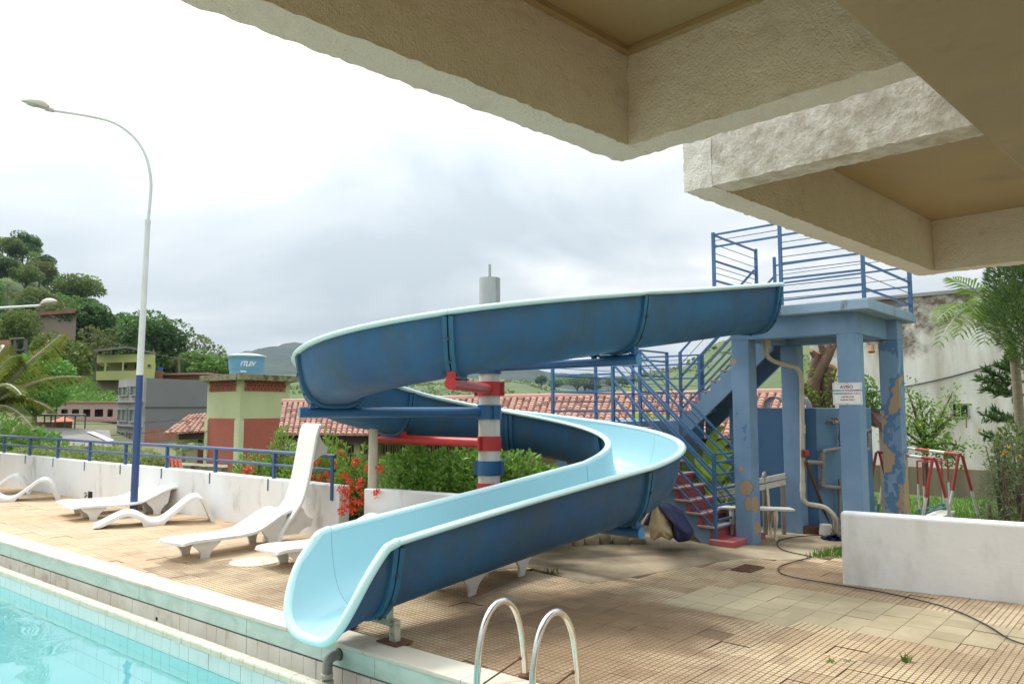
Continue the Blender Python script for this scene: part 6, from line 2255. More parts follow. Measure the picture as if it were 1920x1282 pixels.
# heliconia behind the stairs
hel = thing('heliconia_plant', 'big bright green heliconia leaves behind the staircase', 'plant', H(1330, 11.6, 0))
def big_leaf(parent, base, tip, w, mt, name='leaf', bow=0.12, face=Vector((-0.3, -1, 0.3))):
    d = tip - base
    n = 9
    s = d.cross(face).normalized()
    nn = s.cross(d).normalized()
    mb = MB()
    vs, fs = [], []
    for i in range(n + 1):
        f = i / n
        p = base + d * f + ZV * (bow * d.length * math.sin(math.pi * f)) - ZV * (0.22 * d.length * f ** 3)
        ww = w * (math.sin(math.pi * min(1, 0.04 + f * 0.96) ** 0.8) ** 0.75)
        vs += [p - s * ww / 2 + nn * 0.15 * ww, p, p + s * ww / 2 + nn * 0.15 * ww]
    for i in range(n):
        a = i * 3
        fs += [(a, a + 1, a + 4, a + 3), (a + 1, a + 2, a + 5, a + 4)]
    mb.add(vs, fs)
    return mb.build(name, mt, parent, smooth=True)
for (bx, by), (tx, ty), w, d in (((1318, 872), (1362, 778), 0.155, 11.4), ((1322, 880), (1376, 808), 0.17, 11.3), ((1330, 885), (1384, 832), 0.20, 11.1), ((1300, 880), (1278, 820), 0.14, 11.6), ((1322, 905), (1304, 842), 0.18, 11.2),
                                 ((1340, 910), (1372, 860), 0.2, 11.0), ((1332, 930), (1322, 870), 0.19, 11.1), ((1345, 940), (1388, 900), 0.2, 11.0), ((1300, 930), (1276, 880), 0.18, 11.5), ((1310, 800), (1290, 768), 0.13, 12.4), ((1200, 800), (1185, 765), 0.17, 12.9),
                                 ((1216, 802), (1250, 774), 0.15, 12.9), ((1195, 800), (1226, 768), 0.14, 13.0), ((1262, 802), (1240, 770), 0.14, 12.8), ((1345, 900), (1310, 868), 0.2, 11.0), ((1350, 960), (1330, 905), 0.18, 10.9), ((1362, 955), (1392, 925), 0.16, 11.0), ((1290, 905), (1268, 850), 0.16, 11.6), ((1375, 875), (1398, 815), 0.14, 11.6)):
    big_leaf(hel, W(bx, by, d + 0.1), W(tx, ty, d), w * 0.85, M['leaf_banana'])
for bx, tx, ty in ((1322, 1318, 872), (1330, 1330, 885), (1345, 1342, 905), (1300, 1300, 880), (1205, 1200, 800), (1350, 1350, 930)):
    d = 11.5 if bx > 1250 else 13.0
    MB().tube([H(bx, d, 0.0), W(tx, ty, d)], [0.02, 0.014], 6).build('stalk', M['stump_bark'], hel)
mb = MB()
cloud(mb, H(1335, 11.6, 0.35), (0.55, 0.35, 0.45), 700, 0.16, 0.06, random.Random(3), 0.3, 0.6)
mb.build('undergrowth', M['leaf_ixora'], hel)['kind'] = 'stuff'

# --- palms
def frond(parent, base, tip, sag, n, L0, wl_, mt, seed, hang=0.6, lift=0.0, name='frond', rr=0.014, side=None):
    """feather leaf: stem curve from base to tip with leaflets both sides"""
    r_ = random.Random(seed)
    base, tip = Vector(base), Vector(tip)
    d = tip - base
    def P(f): return base + d * f + ZV * (sag * 4 * f * (1 - f) * 0.5 - sag * 0.0)
    mb = MB()
    mb.tube([P(i / 12) for i in range(13)], [rr * (1 - 0.8 * i / 12) + 0.002 for i in range(13)], 6, k=1)
    hz_ = Vector((d.x, d.y, 0)).normalized() if Vector((d.x, d.y, 0)).length > 0.01 else Vector((1, 0, 0))
    for i in range(n):
        f = 0.10 + 0.90 * i / (n - 1)
        p = P(f)
        t = (P(min(1, f + 0.02)) - P(f - 0.02)).normalized()
        lat = side if side is not None else t.cross(ZV)
        lat = (lat - t * lat.dot(t))
        lat = lat.normalized() if lat.length > 1e-3 else Vector((1, 0, 0))
        ln = L0 * (math.sin(math.pi * (0.12 + 0.84 * f)) ** 0.6) * r_.uniform(0.88, 1.08)
        for sg in (-1, 1):
            d1 = (lat * sg * 0.85 + t * (0.35 + 0.5 * f) + ZV * (lift + r_.uniform(-.06, .1))).normalized()
            a = p
            b = p + d1 * ln * 0.5
            c = p + d1 * ln * 0.93 - ZV * hang * ln * 0.5
            e = d1.cross(ZV)
            e = (e if e.length > 1e-3 else t).normalized()
            e = (t * 0.7 + e * 0.3).normalized() * wl_ / 2
            mb.add([a - e * 0.4, a + e * 0.4, b + e, b - e, c], [(0, 1, 2, 3), (3, 2, 4)], 0)
    return mb.build(name, [mt, M['rachis']], parent)
pb_ = H(1904, 10.8, lawn_z)
pm = thing('garden_palm', 'slender areca palm with ringed trunk in front of the stained wall', 'palm', pb_)
crown_p = W(1895, 648, 10.8)
tr_pts = [pb_, H(1908, 10.8, 0.5), W(1905, 700, 10.8), W(1897, 655, 10.8)]
MB().tube(smooth_pts(tr_pts, 6), 0.062, 12).build('trunk', M['palm_trunk'], pm, smooth=True)
MB().tube([W(1899, 672, 10.8), W(1895, 640, 10.8), W(1890, 612, 10.8)], [0.070, 0.062, 0.03], 12).build('crownshaft', M['leaf_palm'], pm, smooth=True)
for k, (tx, ty, dd, sag, L0) in enumerate(((1757, 600, 10.3, 0.62, 0.42), (1788, 522, 10.6, 0.28, 0.36), (1762, 640, 10.0, 0.85, 0.40), (1800, 625, 10.4, 0.75, 0.42), (1845, 640, 10.0, 0.6, 0.36), (1990, 560, 10.9, 0.5, 0.40), (1960, 620, 10.2, 0.6, 0.40))):
    frond(pm, W(1891, 622, 10.8), W(tx, ty, dd), sag, 21, L0 * 1.3, 0.036, M['leaf_palm'], 60 + k, hang=0.5, lift=0.1)
# coconut palm behind the railing
cb = H(-95, 16.5, -2.2)
cp = thing('coconut_palm', 'coconut palm reaching big olive fronds in over the railing', 'palm', cb)
MB().tube(smooth_pts([cb, H(-90, 16.5, -0.6), H(-70, 16.4, 0.2), W(-45, 790, 16.3)], 5), [0.16] * 16, 12).build('trunk', M['palm_trunk'], cp, smooth=True)
ch_ = W(-42, 778, 16.3)
for k, (tx, ty, dd, sag, L0, hang) in enumerate(((116, 628, 15.6, 0.15, 0.55, 1.3), (152, 706, 15.2, 0.50, 0.62, 0.9), (28, 668, 15.5, 0.55, 0.62, 1.5), (8, 650, 17.0, 0.5, 0.6, 1.4), (60, 800, 15.0, 0.6, 0.55, 0.9), (-150, 640, 16.0, 0.5, 0.6, 1.0), (-190, 760, 16.0, 0.7, 0.6, 1.0), (100, 770, 16.6, 0.6, 0.5, 0.9), (40, 740, 14.6, 0.8, 0.6, 1.0))):
    frond(cp, ch_, W(tx, ty, dd), sag, 58, L0, 0.052, M['leaf_coco'], 90 + k, hang=hang, lift=-0.1 if k == 0 else 0.05, rr=0.075 if k == 0 else 0.045)

# --- garden on the right
def limbs(mb, base, tips, r0, seed):
    r_ = random.Random(seed)
    for t in tips:
        m = base.lerp(t, 0.5) + Vector((r_.uniform(-.1, .1), r_.uniform(-.1, .1), 0.08))
        mb.tube(smooth_pts([base, m, t], 4), [r0, r0 * .92, r0 * .84, r0 * .76, r0 * .68, r0 * .58, r0 * .46, r0 * .34, r0 * .2], 6)
gt_b = H(1722, 14.6, lawn_z)
gt = thing('garden_tree', 'young open tree with light green leaves before the stained wall', 'tree', gt_b)
tips = [W(x, y, d) for x, y, d in ((1700, 728, 14.6), (1722, 745, 14.5), (1745, 765, 14.4), (1786, 735, 14.6), (1800, 760, 14.4), (1772, 790, 14.2), (1712, 790, 14.3), (1760, 812, 14.1), (1812, 840, 13.9), (1796, 868, 14.0), (1655, 830, 14.6), (1742, 838, 14.2), (1690, 770, 14.9), (1660, 800, 14.7))]
mb = MB()
mb.tube([gt_b, H(1728, 14.6, 0.15), W(1735, 835, 14.6)], [0.06, 0.05, 0.04], 8)
limbs(mb, W(1735, 838, 14.6), tips, 0.035, 4)
mb.build('trunk', M['bark'], gt, smooth=True)
mb = MB()
r4 = random.Random(9)
for t in tips:
    for k in range(5):
        c = W(1735, 838, 14.6).lerp(t, 0.45 + 0.14 * k) + rdir(r4) * 0.10
        cloud(mb, c, (0.20, 0.20, 0.13), 24, 0.085, 0.042, r4, 0.2, 0.3)
f = mb.build('crown', M['leaf_ixora'], gt)
f['kind'] = 'stuff'
# pruned stump
sb = H(1540, 14.4, -0.3)
st = thing('pruned_tree', 'hard pruned tree trunk with orange cut stubs seen under the platform', 'tree', sb)
mb = MB()
S_ = lambda x, y: W(x, y, 14.4)
mb.tube(smooth_pts([sb, S_(1528, 770), S_(1524, 730), S_(1532, 700), S_(1548, 672), S_(1556, 655)], 4), [0.155 - 0.003 * i for i in range(21)], 10)
mb.tube(smooth_pts([S_(1530, 735), S_(1522, 705), S_(1527, 678), S_(1532, 662)], 4), [0.085 - 0.002 * i for i in range(13)], 9)
mb.tube(smooth_pts([sb, S_(1552, 770), S_(1550, 725), S_(1558, 690)], 4), [0.15, 0.145, 0.14, 0.135, 0.13, 0.13, 0.125, 0.125, 0.12, 0.12, 0.12, 0.115, 0.115], 10)
mb.tube(smooth_pts([S_(1525, 740), S_(1508, 728), S_(1505, 718)], 3), [0.10, 0.095, 0.09, 0.085, 0.08, 0.075, 0.07], 8)
for a, b in (((1548, 668), (1536, 640)), ((1550, 665), (1556, 645)), ((1556, 660), (1568, 642)), ((1530, 672), (1522, 658)), ((1545, 675), (1540, 652))):
    mb.tube([S_(*a), S_(*b)], [0.07, 0.055], 8)
mb.build('trunk', M['stump_bark'], st, smooth=60)
for (x, y), r0 in (((1536, 640), 0.056), ((1556, 645), 0.056), ((1568, 642), 0.056), ((1522, 658), 0.056), ((1558, 690), 0.112), ((1505, 718), 0.068), ((1532, 662), 0.06)):
    c = S_(x, y)
    MB().cyl(c + ZV * -0.004 + Vector((0, -0.01, 0)), c + Vector((0, -0.02, 0.006)), r0 * 0.96, 10).build('cut_end', M['cut_wood'], st)
mb = MB()
r5 = random.Random(12)
for x, y in ((1512, 700), (1508, 735), (1560, 712), (1545, 750), (1520, 745), (1562, 735)):
    cloud(mb, W(x, y, 14.2), (0.12, 0.1, 0.16), 26, 0.09, 0.05, r5, 0.2)
f = mb.build('sprout_leaves', M['leaf_ixora'], st)
f['kind'] = 'stuff'
# small leafy plant by the eave
mb = MB()
cloud(mb, W(1625, 728, 13.6), (0.14, 0.12, 0.22), 120, 0.09, 0.05, random.Random(2), 0.2)
cloud(mb, W(1634, 760, 13.6), (0.16, 0.12, 0.25), 160, 0.09, 0.05, random.Random(2), 0.2)
o = mb.build('climbing_plant', M['leaf_mid'], loc=W(1648, 900, 13.6))
setp(o, 'leafy climbing plant at the corner of the pump house', 'plant')
# cypress mass at the top right
cyb = H(1960, 9.6, lawn_z)
cy = thing('cypress_tree', 'dense feathery cypress hanging in at the frame edge above the palm', 'tree', cyb)
MB().tube([cyb, H(1962, 9.6, 1.6), H(1955, 9.6, 3.9)], [0.12, 0.10, 0.04], 8).build('trunk', M['bark'], cy, smooth=True)
mb = MB()
r6 = random.Random(31)
for x, y, d, rr in ((1905, 545, 9.5, 0.36), (1898, 590, 9.3, 0.34), (1935, 520, 9.6, 0.5), (1930, 600, 9.4, 0.42), (1960, 640, 9.6, 0.4), (1910, 620, 9.4, 0.26), (1975, 560, 9.6, 0.6), (1892, 520, 9.6, 0.26), (1985, 480, 9.6, 0.6), (1930, 470, 9.8, 0.4), (1900, 490, 9.7, 0.22)):
    c = W(x, y, d)
    for _ in range(int(900 * (rr / 0.4) ** 2)):
        v = rdir(r6)
        p = c + Vector((v.x, v.y, v.z * 1.15)) * rr * r6.random() ** 0.18
        dd = (v + Vector((0, 0, 0.8)) + rdir(r6) * 0.5).normalized()
        leaf(mb, p, dd, rdir(r6), 0.10, 0.016)
f = mb.build('crown', M['leaf_cypress'], cy)
f['kind'] = 'stuff'
# araucaria behind the palm
ab = H(1925, 12.5, lawn_z)
ar = thing('araucaria_tree', 'young araucaria with tiered bristly branches behind the palm trunk', 'tree', ab)
MB().tube([ab, H(1925, 12.5, 3.2)], [0.07, 0.03], 8).build('trunk', M['bark'], ar, smooth=True)
r7 = random.Random(41)
for by, tips_ in ((715, [(1838, 712), (1850, 695), (1990, 700)]), (740, [(1846, 730), (1870, 722), (1980, 720)]), (790, [(1838, 775), (1862, 768), (1990, 770)]), (690, [(1872, 688), (1890, 676), (1970, 680)]), (665, [(1896, 660), (1950, 655)]), (828, [(1845, 815), (1980, 810)])):
    for tx, ty in tips_:
        a = W(1924, by, 12.5)
        b = W(tx, ty, 12.5 + r7.uniform(-.5, .5))
        mb = MB()
        mb.tube([a, a.lerp(b, 0.5) - ZV * 0.06, b], [0.022, 0.016, 0.008], 6, k=1)
        for k in range(70):
            f = r7.uniform(0.3, 1.0)
            p = a.lerp(b, f) - ZV * 0.06 * 4 * f * (1 - f)
            out = (b - a).normalized()
            dd = (out * 0.9 + rdir(r7, 0.5) * 0.9).normalized()
            leaf(mb, p, dd, rdir(r7), 0.17, 0.030)
            leaf(mb, p, (dd + rdir(r7) * 0.4).normalized(), rdir(r7), 0.13, 0.026)
        mb.build('branch', [M['leaf_pine'], M['bark']], ar)
# silvery shrub with yellow flowers
sb_ = H(1878, 9.6, lawn_z)
sh = bush('flowering_shrub', 'airy silvery shrub with yellow flowers at the end of the low wall', 'shrub',
          [(H(1880, 9.5, 0.55), (0.34, 0.3, 0.55)), (H(1850, 9.4, 0.28), (0.24, 0.25, 0.36)), (H(1905, 9.6, 0.95), (0.34, 0.3, 0.6)), (H(1835, 9.5, 0.20), (0.2, 0.2, 0.2)), (H(1868, 9.6, 0.98), (0.2, 0.2, 0.4))], 2300, 0.075, 0.017, M['leaf_willow'], 51, 9, up=0.1, shell=0.15)
r8 = random.Random(15)
for x, y in ((1883, 846), (1912, 855), (1836, 806), (1880, 852), (1890, 838)):
    mb = MB()
    c = W(x, y, 9.2)
    for k in range(7):
        leaf(mb, c, rdir(r8, 0.2), rdir(r8), 0.028, 0.02)
    mb.build('flower', M['flower_yellow'], sh)
bush('garden_shrub', 'dark green shrub between the palm trunk and the low wall end', 'shrub', [(H(1918, 10.6, 0.5), (0.3, 0.3, 0.8)), (H(1900, 10.9, 0.9), (0.3, 0.3, 0.6))], 1500, 0.10, 0.045, M['leaf_mid'], 52, 4)
# ------------------------------------------------------------------ buildings
def roof_tiles(name, parent, e0, e1, r0, r1, tw=0.22, tl=0.36, mt=None):
    """clay barrel tiles over the slope eave e0-e1, ridge r0-r1"""
    e0, e1, r0, r1 = map(Vector, (e0, e1, r0, r1))
    L = (e1 - e0).length
    Hh = ((r0 + r1) / 2 - (e0 + e1) / 2).length
    nu, nv = max(1, int(L / tw)), max(1, int(Hh / tl))
    nn = (e1 - e0).cross(r0 - e0).normalized()
    if nn.z < 0: nn = -nn
    mb = MB()
    r_ = random.Random(int(L * 100))
    def P(u, v): return e0.lerp(e1, u).lerp(r0.lerp(r1, u), v)
    K = 4
    for i in range(nu):
        for j in range(nv):
            jx = r_.uniform(-0.012, 0.012)
            lift = r_.uniform(0.0, 0.012)
            vs = []
            for v, rr in ((j / nv - 0.03, 0.052), ((j + 1) / nv + 0.02, 0.040)):
                top = 0.02 if rr > 0.045 else 0.0
                for k in range(K + 1):
                    th = math.pi * k / K
                    u = (i + 0.5 + jx - math.cos(th) * 0.42) / nu
                    vs.append(P(u, v) + nn * (math.sin(th) * rr * 1.5 + top + lift))
            mb.add(vs, [(k, k + 1, K + 2 + k, K + 1 + k) for k in range(K)] + [tuple(range(K + 1))])
    mb.add([P(0, 0) - nn * 0.01, P(1, 0) - nn * 0.01, P(1, 1) - nn * 0.01, P(0, 1) - nn * 0.01], [(0, 1, 2, 3)])
    o = mb.build(name, mt or M['roof_tile'], parent)
    o['kind'] = 'stuff'
    return o
def quadbox(pts4, z0, z1):
    """upright prism over a plan outline"""
    mb = MB()
    mb.prism([(p[0], p[1]) for p in pts4], lambda a, b, d: (a, b, d), z0, z1)
    return mb
def wall_pane(parent, a, b, z0, z1, n_out, fm, pm, mull=1, depth=0.05, name='window', bars=0):
    """a window on the wall line a-b (plan points): frame proud of the wall, pane recessed in it"""
    a, b = Vector((a[0], a[1], 0)), Vector((b[0], b[1], 0))
    d = (b - a).normalized()
    n_ = Vector((n_out[0], n_out[1], 0)).normalized()
    w = (b - a).length
    fw = min(0.07, w * 0.08, (z1 - z0) * 0.1)
    Mx = Matrix(((d.x, n_.x, 0, a.x), (d.y, n_.y, 0, a.y), (0, 0, 1, 0), (0, 0, 0, 1)))
    mb = MB(Mx)
    mb.box((0, -0.01, z0), (w, depth, z0 + fw)).box((0, -0.01, z1 - fw), (w, depth, z1)).box((0, -0.01, z0 + fw), (fw, depth, z1 - fw)).box((w - fw, -0.01, z0 + fw), (w, depth, z1 - fw))
    for k in range(1, mull + 1):
        x = w * k / (mull + 1)
        mb.box((x - fw * 0.4, -0.01, z0 + fw), (x + fw * 0.4, depth * 0.9, z1 - fw))
    for k in range(bars):
        x = w * (k + 1) / (bars + 1)
        mb.box((x - 0.012, depth * 0.5, z0 + fw), (x + 0.012, depth * 0.8, z1 - fw))
    f = mb.build(name, fm, parent)
    MB(Mx).box((fw, -0.008, z0 + fw), (w - fw, 0.012, z1 - fw)).build('pane', pm, f)
    return f
def pl2(px, d): return Vector(((px - 960) / FPX * d, d, 0))
def zz_at(y, d): return W(960, y, d).z

# octagonal brick water tower
tw = thing('brick_tower', 'small lime green and red brick tower under a mouldy slab roof', 'building', H(460, 30, -2.2))
c_ = pl2(452, 28.4); l_ = pl2(390, 30.2); r__ = pl2(544, 30.6)
bk1, bk2 = pl2(420, 33.6), pl2(520, 34.2)
zt = zz_at(722, 29.5)
def uv_panel(parent, name, a, b, z0, z1, mt, off, nout):
    a, b = a + nout * off, b + nout * off
    me = bpy.data.meshes.new(name)
    root = ROOT[parent.name]
    t_ = nout * 0.03
    vs = [a + ZV * z0, b + ZV * z0, b + ZV * z1, a + ZV * z1]
    vs2 = [v - t_ for v in vs]
    me.from_pydata([tuple(v - root) for v in vs + vs2], [], [(0, 1, 2, 3), (4, 7, 6, 5), (0, 4, 5, 1), (1, 5, 6, 2), (2, 6, 7, 3), (3, 7, 4, 0)])
    uv = me.uv_layers.new(name='UVMap')
    L = (b - a).length
    cs = [(0, z0), (L, z0), (L, z1), (0, z1)]
    for poly in me.polygons:
        for li in poly.loop_indices:
            vi = me.loops[li].vertex_index % 4
            uv.data[li].uv = cs[vi]
    me.materials.append(mt)
    o = bpy.data.objects.new(name, me)
    COL.objects.link(o)
    o.parent = parent
    ROOT[o.name] = root
    return o
quadbox([l_, c_, r__, bk2, bk1], -2.2, zz_at(702, 29.5)).build('wall', M['lime_wall'], tw)
def facep(a, b, f0, f1): return a.lerp(b, f0), a.lerp(b, f1)
def outn(a, b):
    d = (b - a).normalized()
    n_ = Vector((d.y, -d.x, 0))
    return n_ if n_.y < 0 else -n_
for (a, b), (f0, f1) in (((l_, c_), (0.08, 0.88)), ((c_, r__), (0.07, 0.91))):
    n_ = outn(a, b)
    p0, p1 = facep(a, b, f0, f1)
    uv_panel(tw, 'brick_panel', p0, p1, -2.2, zz_at(784, 29.4), M['brick_panel'], 0.012, n_)
    # pierced brick band under the roof
    z0, z1 = zz_at(733, 29.3), zz_at(713, 29.3)
    uv_panel(tw, 'vent_band', p0, p1, z0 - 0.02, z1 + 0.02, mat('pink_mortar', (0.44, 0.22, 0.17), None, 3, 0.9), 0.012, n_)
    L = (p1 - p0).length
    nb_ = 10 if L > 1.5 else 8
    d = (p1 - p0).normalized()
    for row in range(3):
        for k in range(nb_):
            w = L / (nb_ + 0.5)
            x0 = w * (k + (0.5 if row % 2 else 0.0)) + 0.01
            hh = (z1 - z0) / 3
            b_ = MB(Matrix(((d.x, n_.x, 0, p0.x), (d.y, n_.y, 0, p0.y), (0, 0, 1, 0), (0, 0, 0, 1))))
            b_.box((x0, 0.005, z0 + hh * row + 0.012), (x0 + w - 0.03, 0.040, z0 + hh * (row + 1) - 0.008)).build('brick', M['brick'], tw)
for p in (l_, c_, r__):
    pass
for a, b, f0, f1 in ((c_, r__, -0.02, 0.065), (c_, r__, 0.915, 1.02), (l_, c_, -0.02, 0.075), (l_, c_, 0.885, 1.0)):
    n_ = outn(a, b)
    p0, p1 = facep(a, b, f0, f1)
    quadbox([p0 + n_ * 0.05, p1 + n_ * 0.05, p1 - n_ * 0.02, p0 - n_ * 0.02], -2.2, zz_at(786, 29.4)).build('pilaster', M['lime_trim'], tw)
ex = []
cen = (l_ + c_ + r__ + bk1 + bk2) / 5
for p in (l_, c_, r__, bk2, bk1):
    ex.append(cen + (p - cen) * 1.20)
zr0, zr1 = zz_at(711, 28.6), zz_at(703, 28.6)
quadbox(ex, zr0 - 0.03, zr1 + 0.03).build('roof_slab', M['mouldy_slab'], tw)
tkc = pl2(462, 31.2)
zt0 = zr1 + 0.02
zt1 = zz_at(668, 31.2)
tk = thing('water_tank', 'blue plastic water tank with white lid on the brick tower', 'water tank', (tkc.x, tkc.y, zt0))
r0, r1 = 0.64, 0.745
hz2 = zt1 - zt0
MB().lathe([(r0, zt0), (r0 + 0.04, zt0 + hz2 * 0.36), (r0 + 0.055, zt0 + hz2 * 0.37), (r1 - 0.03, zt0 + hz2 * 0.86), (r1, zt0 + hz2 * 0.88), (r1, zt0 + hz2)], 32, c=(tkc.x, tkc.y)).build('tank_body', M['tank_blue'], tk, smooth=30)
MB().lathe([(r1 + 0.03, zt1 - 0.02), (r1 + 0.03, zt1 + 0.02), (r1 * 0.7, zt1 + 0.08), (r1 * 0.3, zt1 + 0.12), (0.01, zt1 + 0.125)], 32, c=(tkc.x, tkc.y)).build('lid', M['tank_lid'], tk, smooth=40)
def on_tank(ch, ang, z, size, slant=0.25):
    n_ = Vector((math.sin(ang), -math.cos(ang), 0))
    x_ = Vector((math.cos(ang), math.sin(ang), 0))
    f = (z - zt0) / hz2
    rr = r0 + 0.055 + (r1 - r0 - 0.08) * max(0, (f - 0.37) / 0.5) if f > 0.37 else r0 + 0.04 * f / 0.36
    p = Vector((tkc.x, tkc.y, z)) + n_ * (rr + 0.006)
    Mx = Matrix(((x_.x, 0, n_.x, p.x), (x_.y, 0, n_.y, p.y), (0, 1, 0, p.z), (0, 0, 0, 1)))
    text(ch, size, Mx, M['ink_white'], tk, shear=slant, bold=0.006, ext=0.003)
base_a = math.atan2(tkc.x, tkc.y) * -1
for k, ch in enumerate('ITLEV'):
    on_tank(ch, base_a + 0.02 + (k - 2) * 0.165, zt0 + hz2 * 0.60, 0.26)
for k, ch in enumerate('2000L'):
    on_tank(ch, base_a - 0.18 + (k - 2) * 0.07, zt0 + hz2 * 0.245, 0.085, 0.0)

# long house with the clay tile roof behind the hedge
hs = thing('tiled_house', 'long low house with a clay barrel tile roof behind the hedge', 'house', H(760, 19, -2.2))
e0, e1 = W(520, 815, 19.0), W(1500, 822, 15.2)
rr0, rr1 = W(530, 757, 23.0), W(1530, 738, 18.6)
roof_tiles('roof_tiles', hs, e0, e1, rr0, rr1, 0.15, 0.24)
gp = (e1 - e0).normalized()
gn = Vector((-gp.y, gp.x, 0)).normalized()
if gn.y < 0: gn = -gn
MB().bar(e0 - ZV * 0.10 + gn * 0.05, e1 - ZV * 0.10 + gn * 0.05, 0.08, 0.16).build('fascia', M['roof_under'], hs)
mb = MB()
mb.add([e0 - ZV * 0.06, e1 - ZV * 0.06, e1 + gn * 1.25 - ZV * 0.0, e0 + gn * 1.25 - ZV * 0.0], [(0, 1, 2, 3)])
mb.add([e0 - ZV * 0.10, e1 - ZV * 0.10, e1 + gn * 1.25 - ZV * 0.06, e0 + gn * 1.25 - ZV * 0.06], [(0, 1, 2, 3)])
mb.build('eave_lining', M['roof_under'], hs)
wf0, wf1 = e0 + gn * 1.1, e1 + gn * 1.1
back = gn * 3.0
quadbox([wf0 + gp * 0.3, wf1 - gp * 0.2, wf1 - gp * 0.2 + back, wf0 + gp * 0.3 + back], -2.2, e0.z + 0.06).build('wall', M['cream_wall'], hs)
MB().tube([rr0 + ZV * 0.05, rr1 + ZV * 0.05], 0.10, 8).build('ridge_tiles', M['roof_tile'], hs, smooth=True)
def on_front(px):
    f = (px - 960) / FPX
    t = (f * wf0.y - wf0.x) / (gp.x - f * gp.y)
    return wf0 + gp * t
for x0, x1 in ((650, 694), (716, 748), (752, 790), (800, 830), (838, 876)):
    wall_pane(hs, on_front(x0), on_front(x1), zz_at(852, 19.4), zz_at(831, 19.4), -gn, M['cream_wall'], M['pane'], 1, 0.04, bars=6)
for x0, x1 in ((646, 676), (806, 832)):
    a, b = on_front(x0), on_front(x1)
    quadbox([a - gn * 0.03, b - gn * 0.03, b + gn * 0.02, a + gn * 0.02], -2.2, zz_at(853, 19.4)).build('door', M['red_door'], hs)
for px in (614, 704, 796):
    p = e0 + gp * ((on_front(px) - e0).dot(gp)) + gn * 0.3
    MB().bar(Vector((p.x, p.y, -2.2)), Vector((p.x, p.y, e0.z - 0.08)), 0.16, 0.16, up=gp).build('veranda_post', M['cream_wall'], hs)
# hipped roof house behind the brick tower
h2 = thing('hipped_house', 'house end with a sloping clay roof showing left of the brick tower', 'house', H(360, 31, -2.2))
a_, b_, c2, d2_ = W(306, 813, 30.5), W(430, 808, 30.0), W(352, 780, 34.0), W(430, 772, 34.0)
roof_tiles('roof_tiles', h2, a_, b_, c2, d2_, 0.24, 0.36)
quadbox([pl2(335, 31.2), pl2(430, 30.8), pl2(430, 35), pl2(340, 35)], -2.2, a_.z - 0.05).build('wall', M['cream_wall'], h2)
MB().bar(a_ - ZV * 0.12 + Vector((0.6, 0.1, 0)), b_ - ZV * 0.12, 0.06, 0.24).build('fascia', M['roof_under'], h2)
wall_pane(h2, pl2(376, 31.0), pl2(386, 30.98), zz_at(838, 31), zz_at(822, 31), (0, -1), M['lime_trim'], M['pane'], 0)
a, b = pl2(376, 31.0), pl2(388, 30.95)
quadbox([a - Vector((0, 0.03, 0)), b - Vector((0, 0.03, 0)), b, a], -2.2, zz_at(840, 31)).build('door', M['red_door'], h2)
# small palm clump in front of it
gp_ = thing('garden_palm', 'ragged small palm in front of the house beside the brick tower', 'palm', H(345, 26, -2.2))
MB().tube([H(345, 26, -2.2), W(345, 850, 26)], [0.08, 0.06], 8).build('trunk', M['palm_trunk'], gp_, smooth=True)
for k in range(9):
    a = 2 * math.pi * k / 9
    frond(gp_, W(345, 848, 26), W(345, 848, 26) + Vector((math.cos(a) * 0.62, math.sin(a) * 0.62, 0.28 - 0.2 * (k % 2))), 0.22, 20, 0.30, 0.03, M['leaf_mid'], 200 + k)
# red tiled lean-to by the railing
ls = thing('tiled_lean_to', 'low red tiled lean-to roof just beyond the railing', 'shed', H(320, 19.5, -2.2))
roof_tiles('roof_tiles', ls, W(286, 885, 18.2), W(345, 890, 17.0), W(286, 856, 20.0), W(340, 862, 19.2), 0.20, 0.26, M['orange_roof'])
quadbox([pl2(290, 18.6), pl2(340, 17.6), pl2(338, 19), pl2(290, 19.8)], -2.2, W(286, 885, 18.2).z - 0.1).build('wall', M['cream_wall'], ls)
lw = thing('stone_ledge', 'mossy low stone ledge at the foot of the brick tower', 'wall', H(380, 22, -2.2))
quadbox([pl2(334, 21.5), pl2(432, 20.5), pl2(432, 21.5), pl2(334, 22.5)], -2.2, zz_at(872, 21.3)).build('ledge', M['mouldy_slab'], lw)

# grey three storey block
gb = thing('grey_block', 'three storey grey rendered block with a blank side wall', 'building', H(290, 50, -1))
gc, gl_, gr_ = pl2(275, 48), pl2(227, 52.5), pl2(420, 54)
gbk = pl2(350, 62)
zb_ = -1.5
z_brick = zz_at(803, 49)
zroof = zz_at(709, 48.5)
quadbox([gl_, gc, gr_, gbk], z_brick, zroof).build('wall', M['grey_wall'], gb)
quadbox([gl_, gc, gr_, gbk], zb_, z_brick - 0.001).build('brick_base', M['brick_raw'], gb)
nl = outn(gl_, gc)
p0, p1 = gl_ - (gc - gl_).normalized() * 0.02, gc
quadbox([p0 + nl * 0.12, p1 + nl * 0.12, p1 - nl * 0.02, p0 - nl * 0.02], zb_, zroof + 0.02).build('front_wall', M['grey_pale'], gb)
nr = outn(gc, gr_)
quadbox([gc + nr * 0.05, gr_ + nr * 0.05, gr_ - nr * 0.01, gc - nr * 0.01], zz_at(764.5, 49), zz_at(762, 49)).build('band', M['grey_dark'], gb)
for (ya, yb) in ((742, 723), (791, 766), (829, 809)):
    for f0, f1 in ((0.06, 0.44), (0.54, 0.92)):
        a, b = facep(p0, p1, f0, f1)
        wall_pane(gb, a + nl * 0.125, b + nl * 0.125, zz_at(ya, 50), zz_at(yb, 50), nl, M['grey_pale'], M['pane_pale'], 1, 0.10)
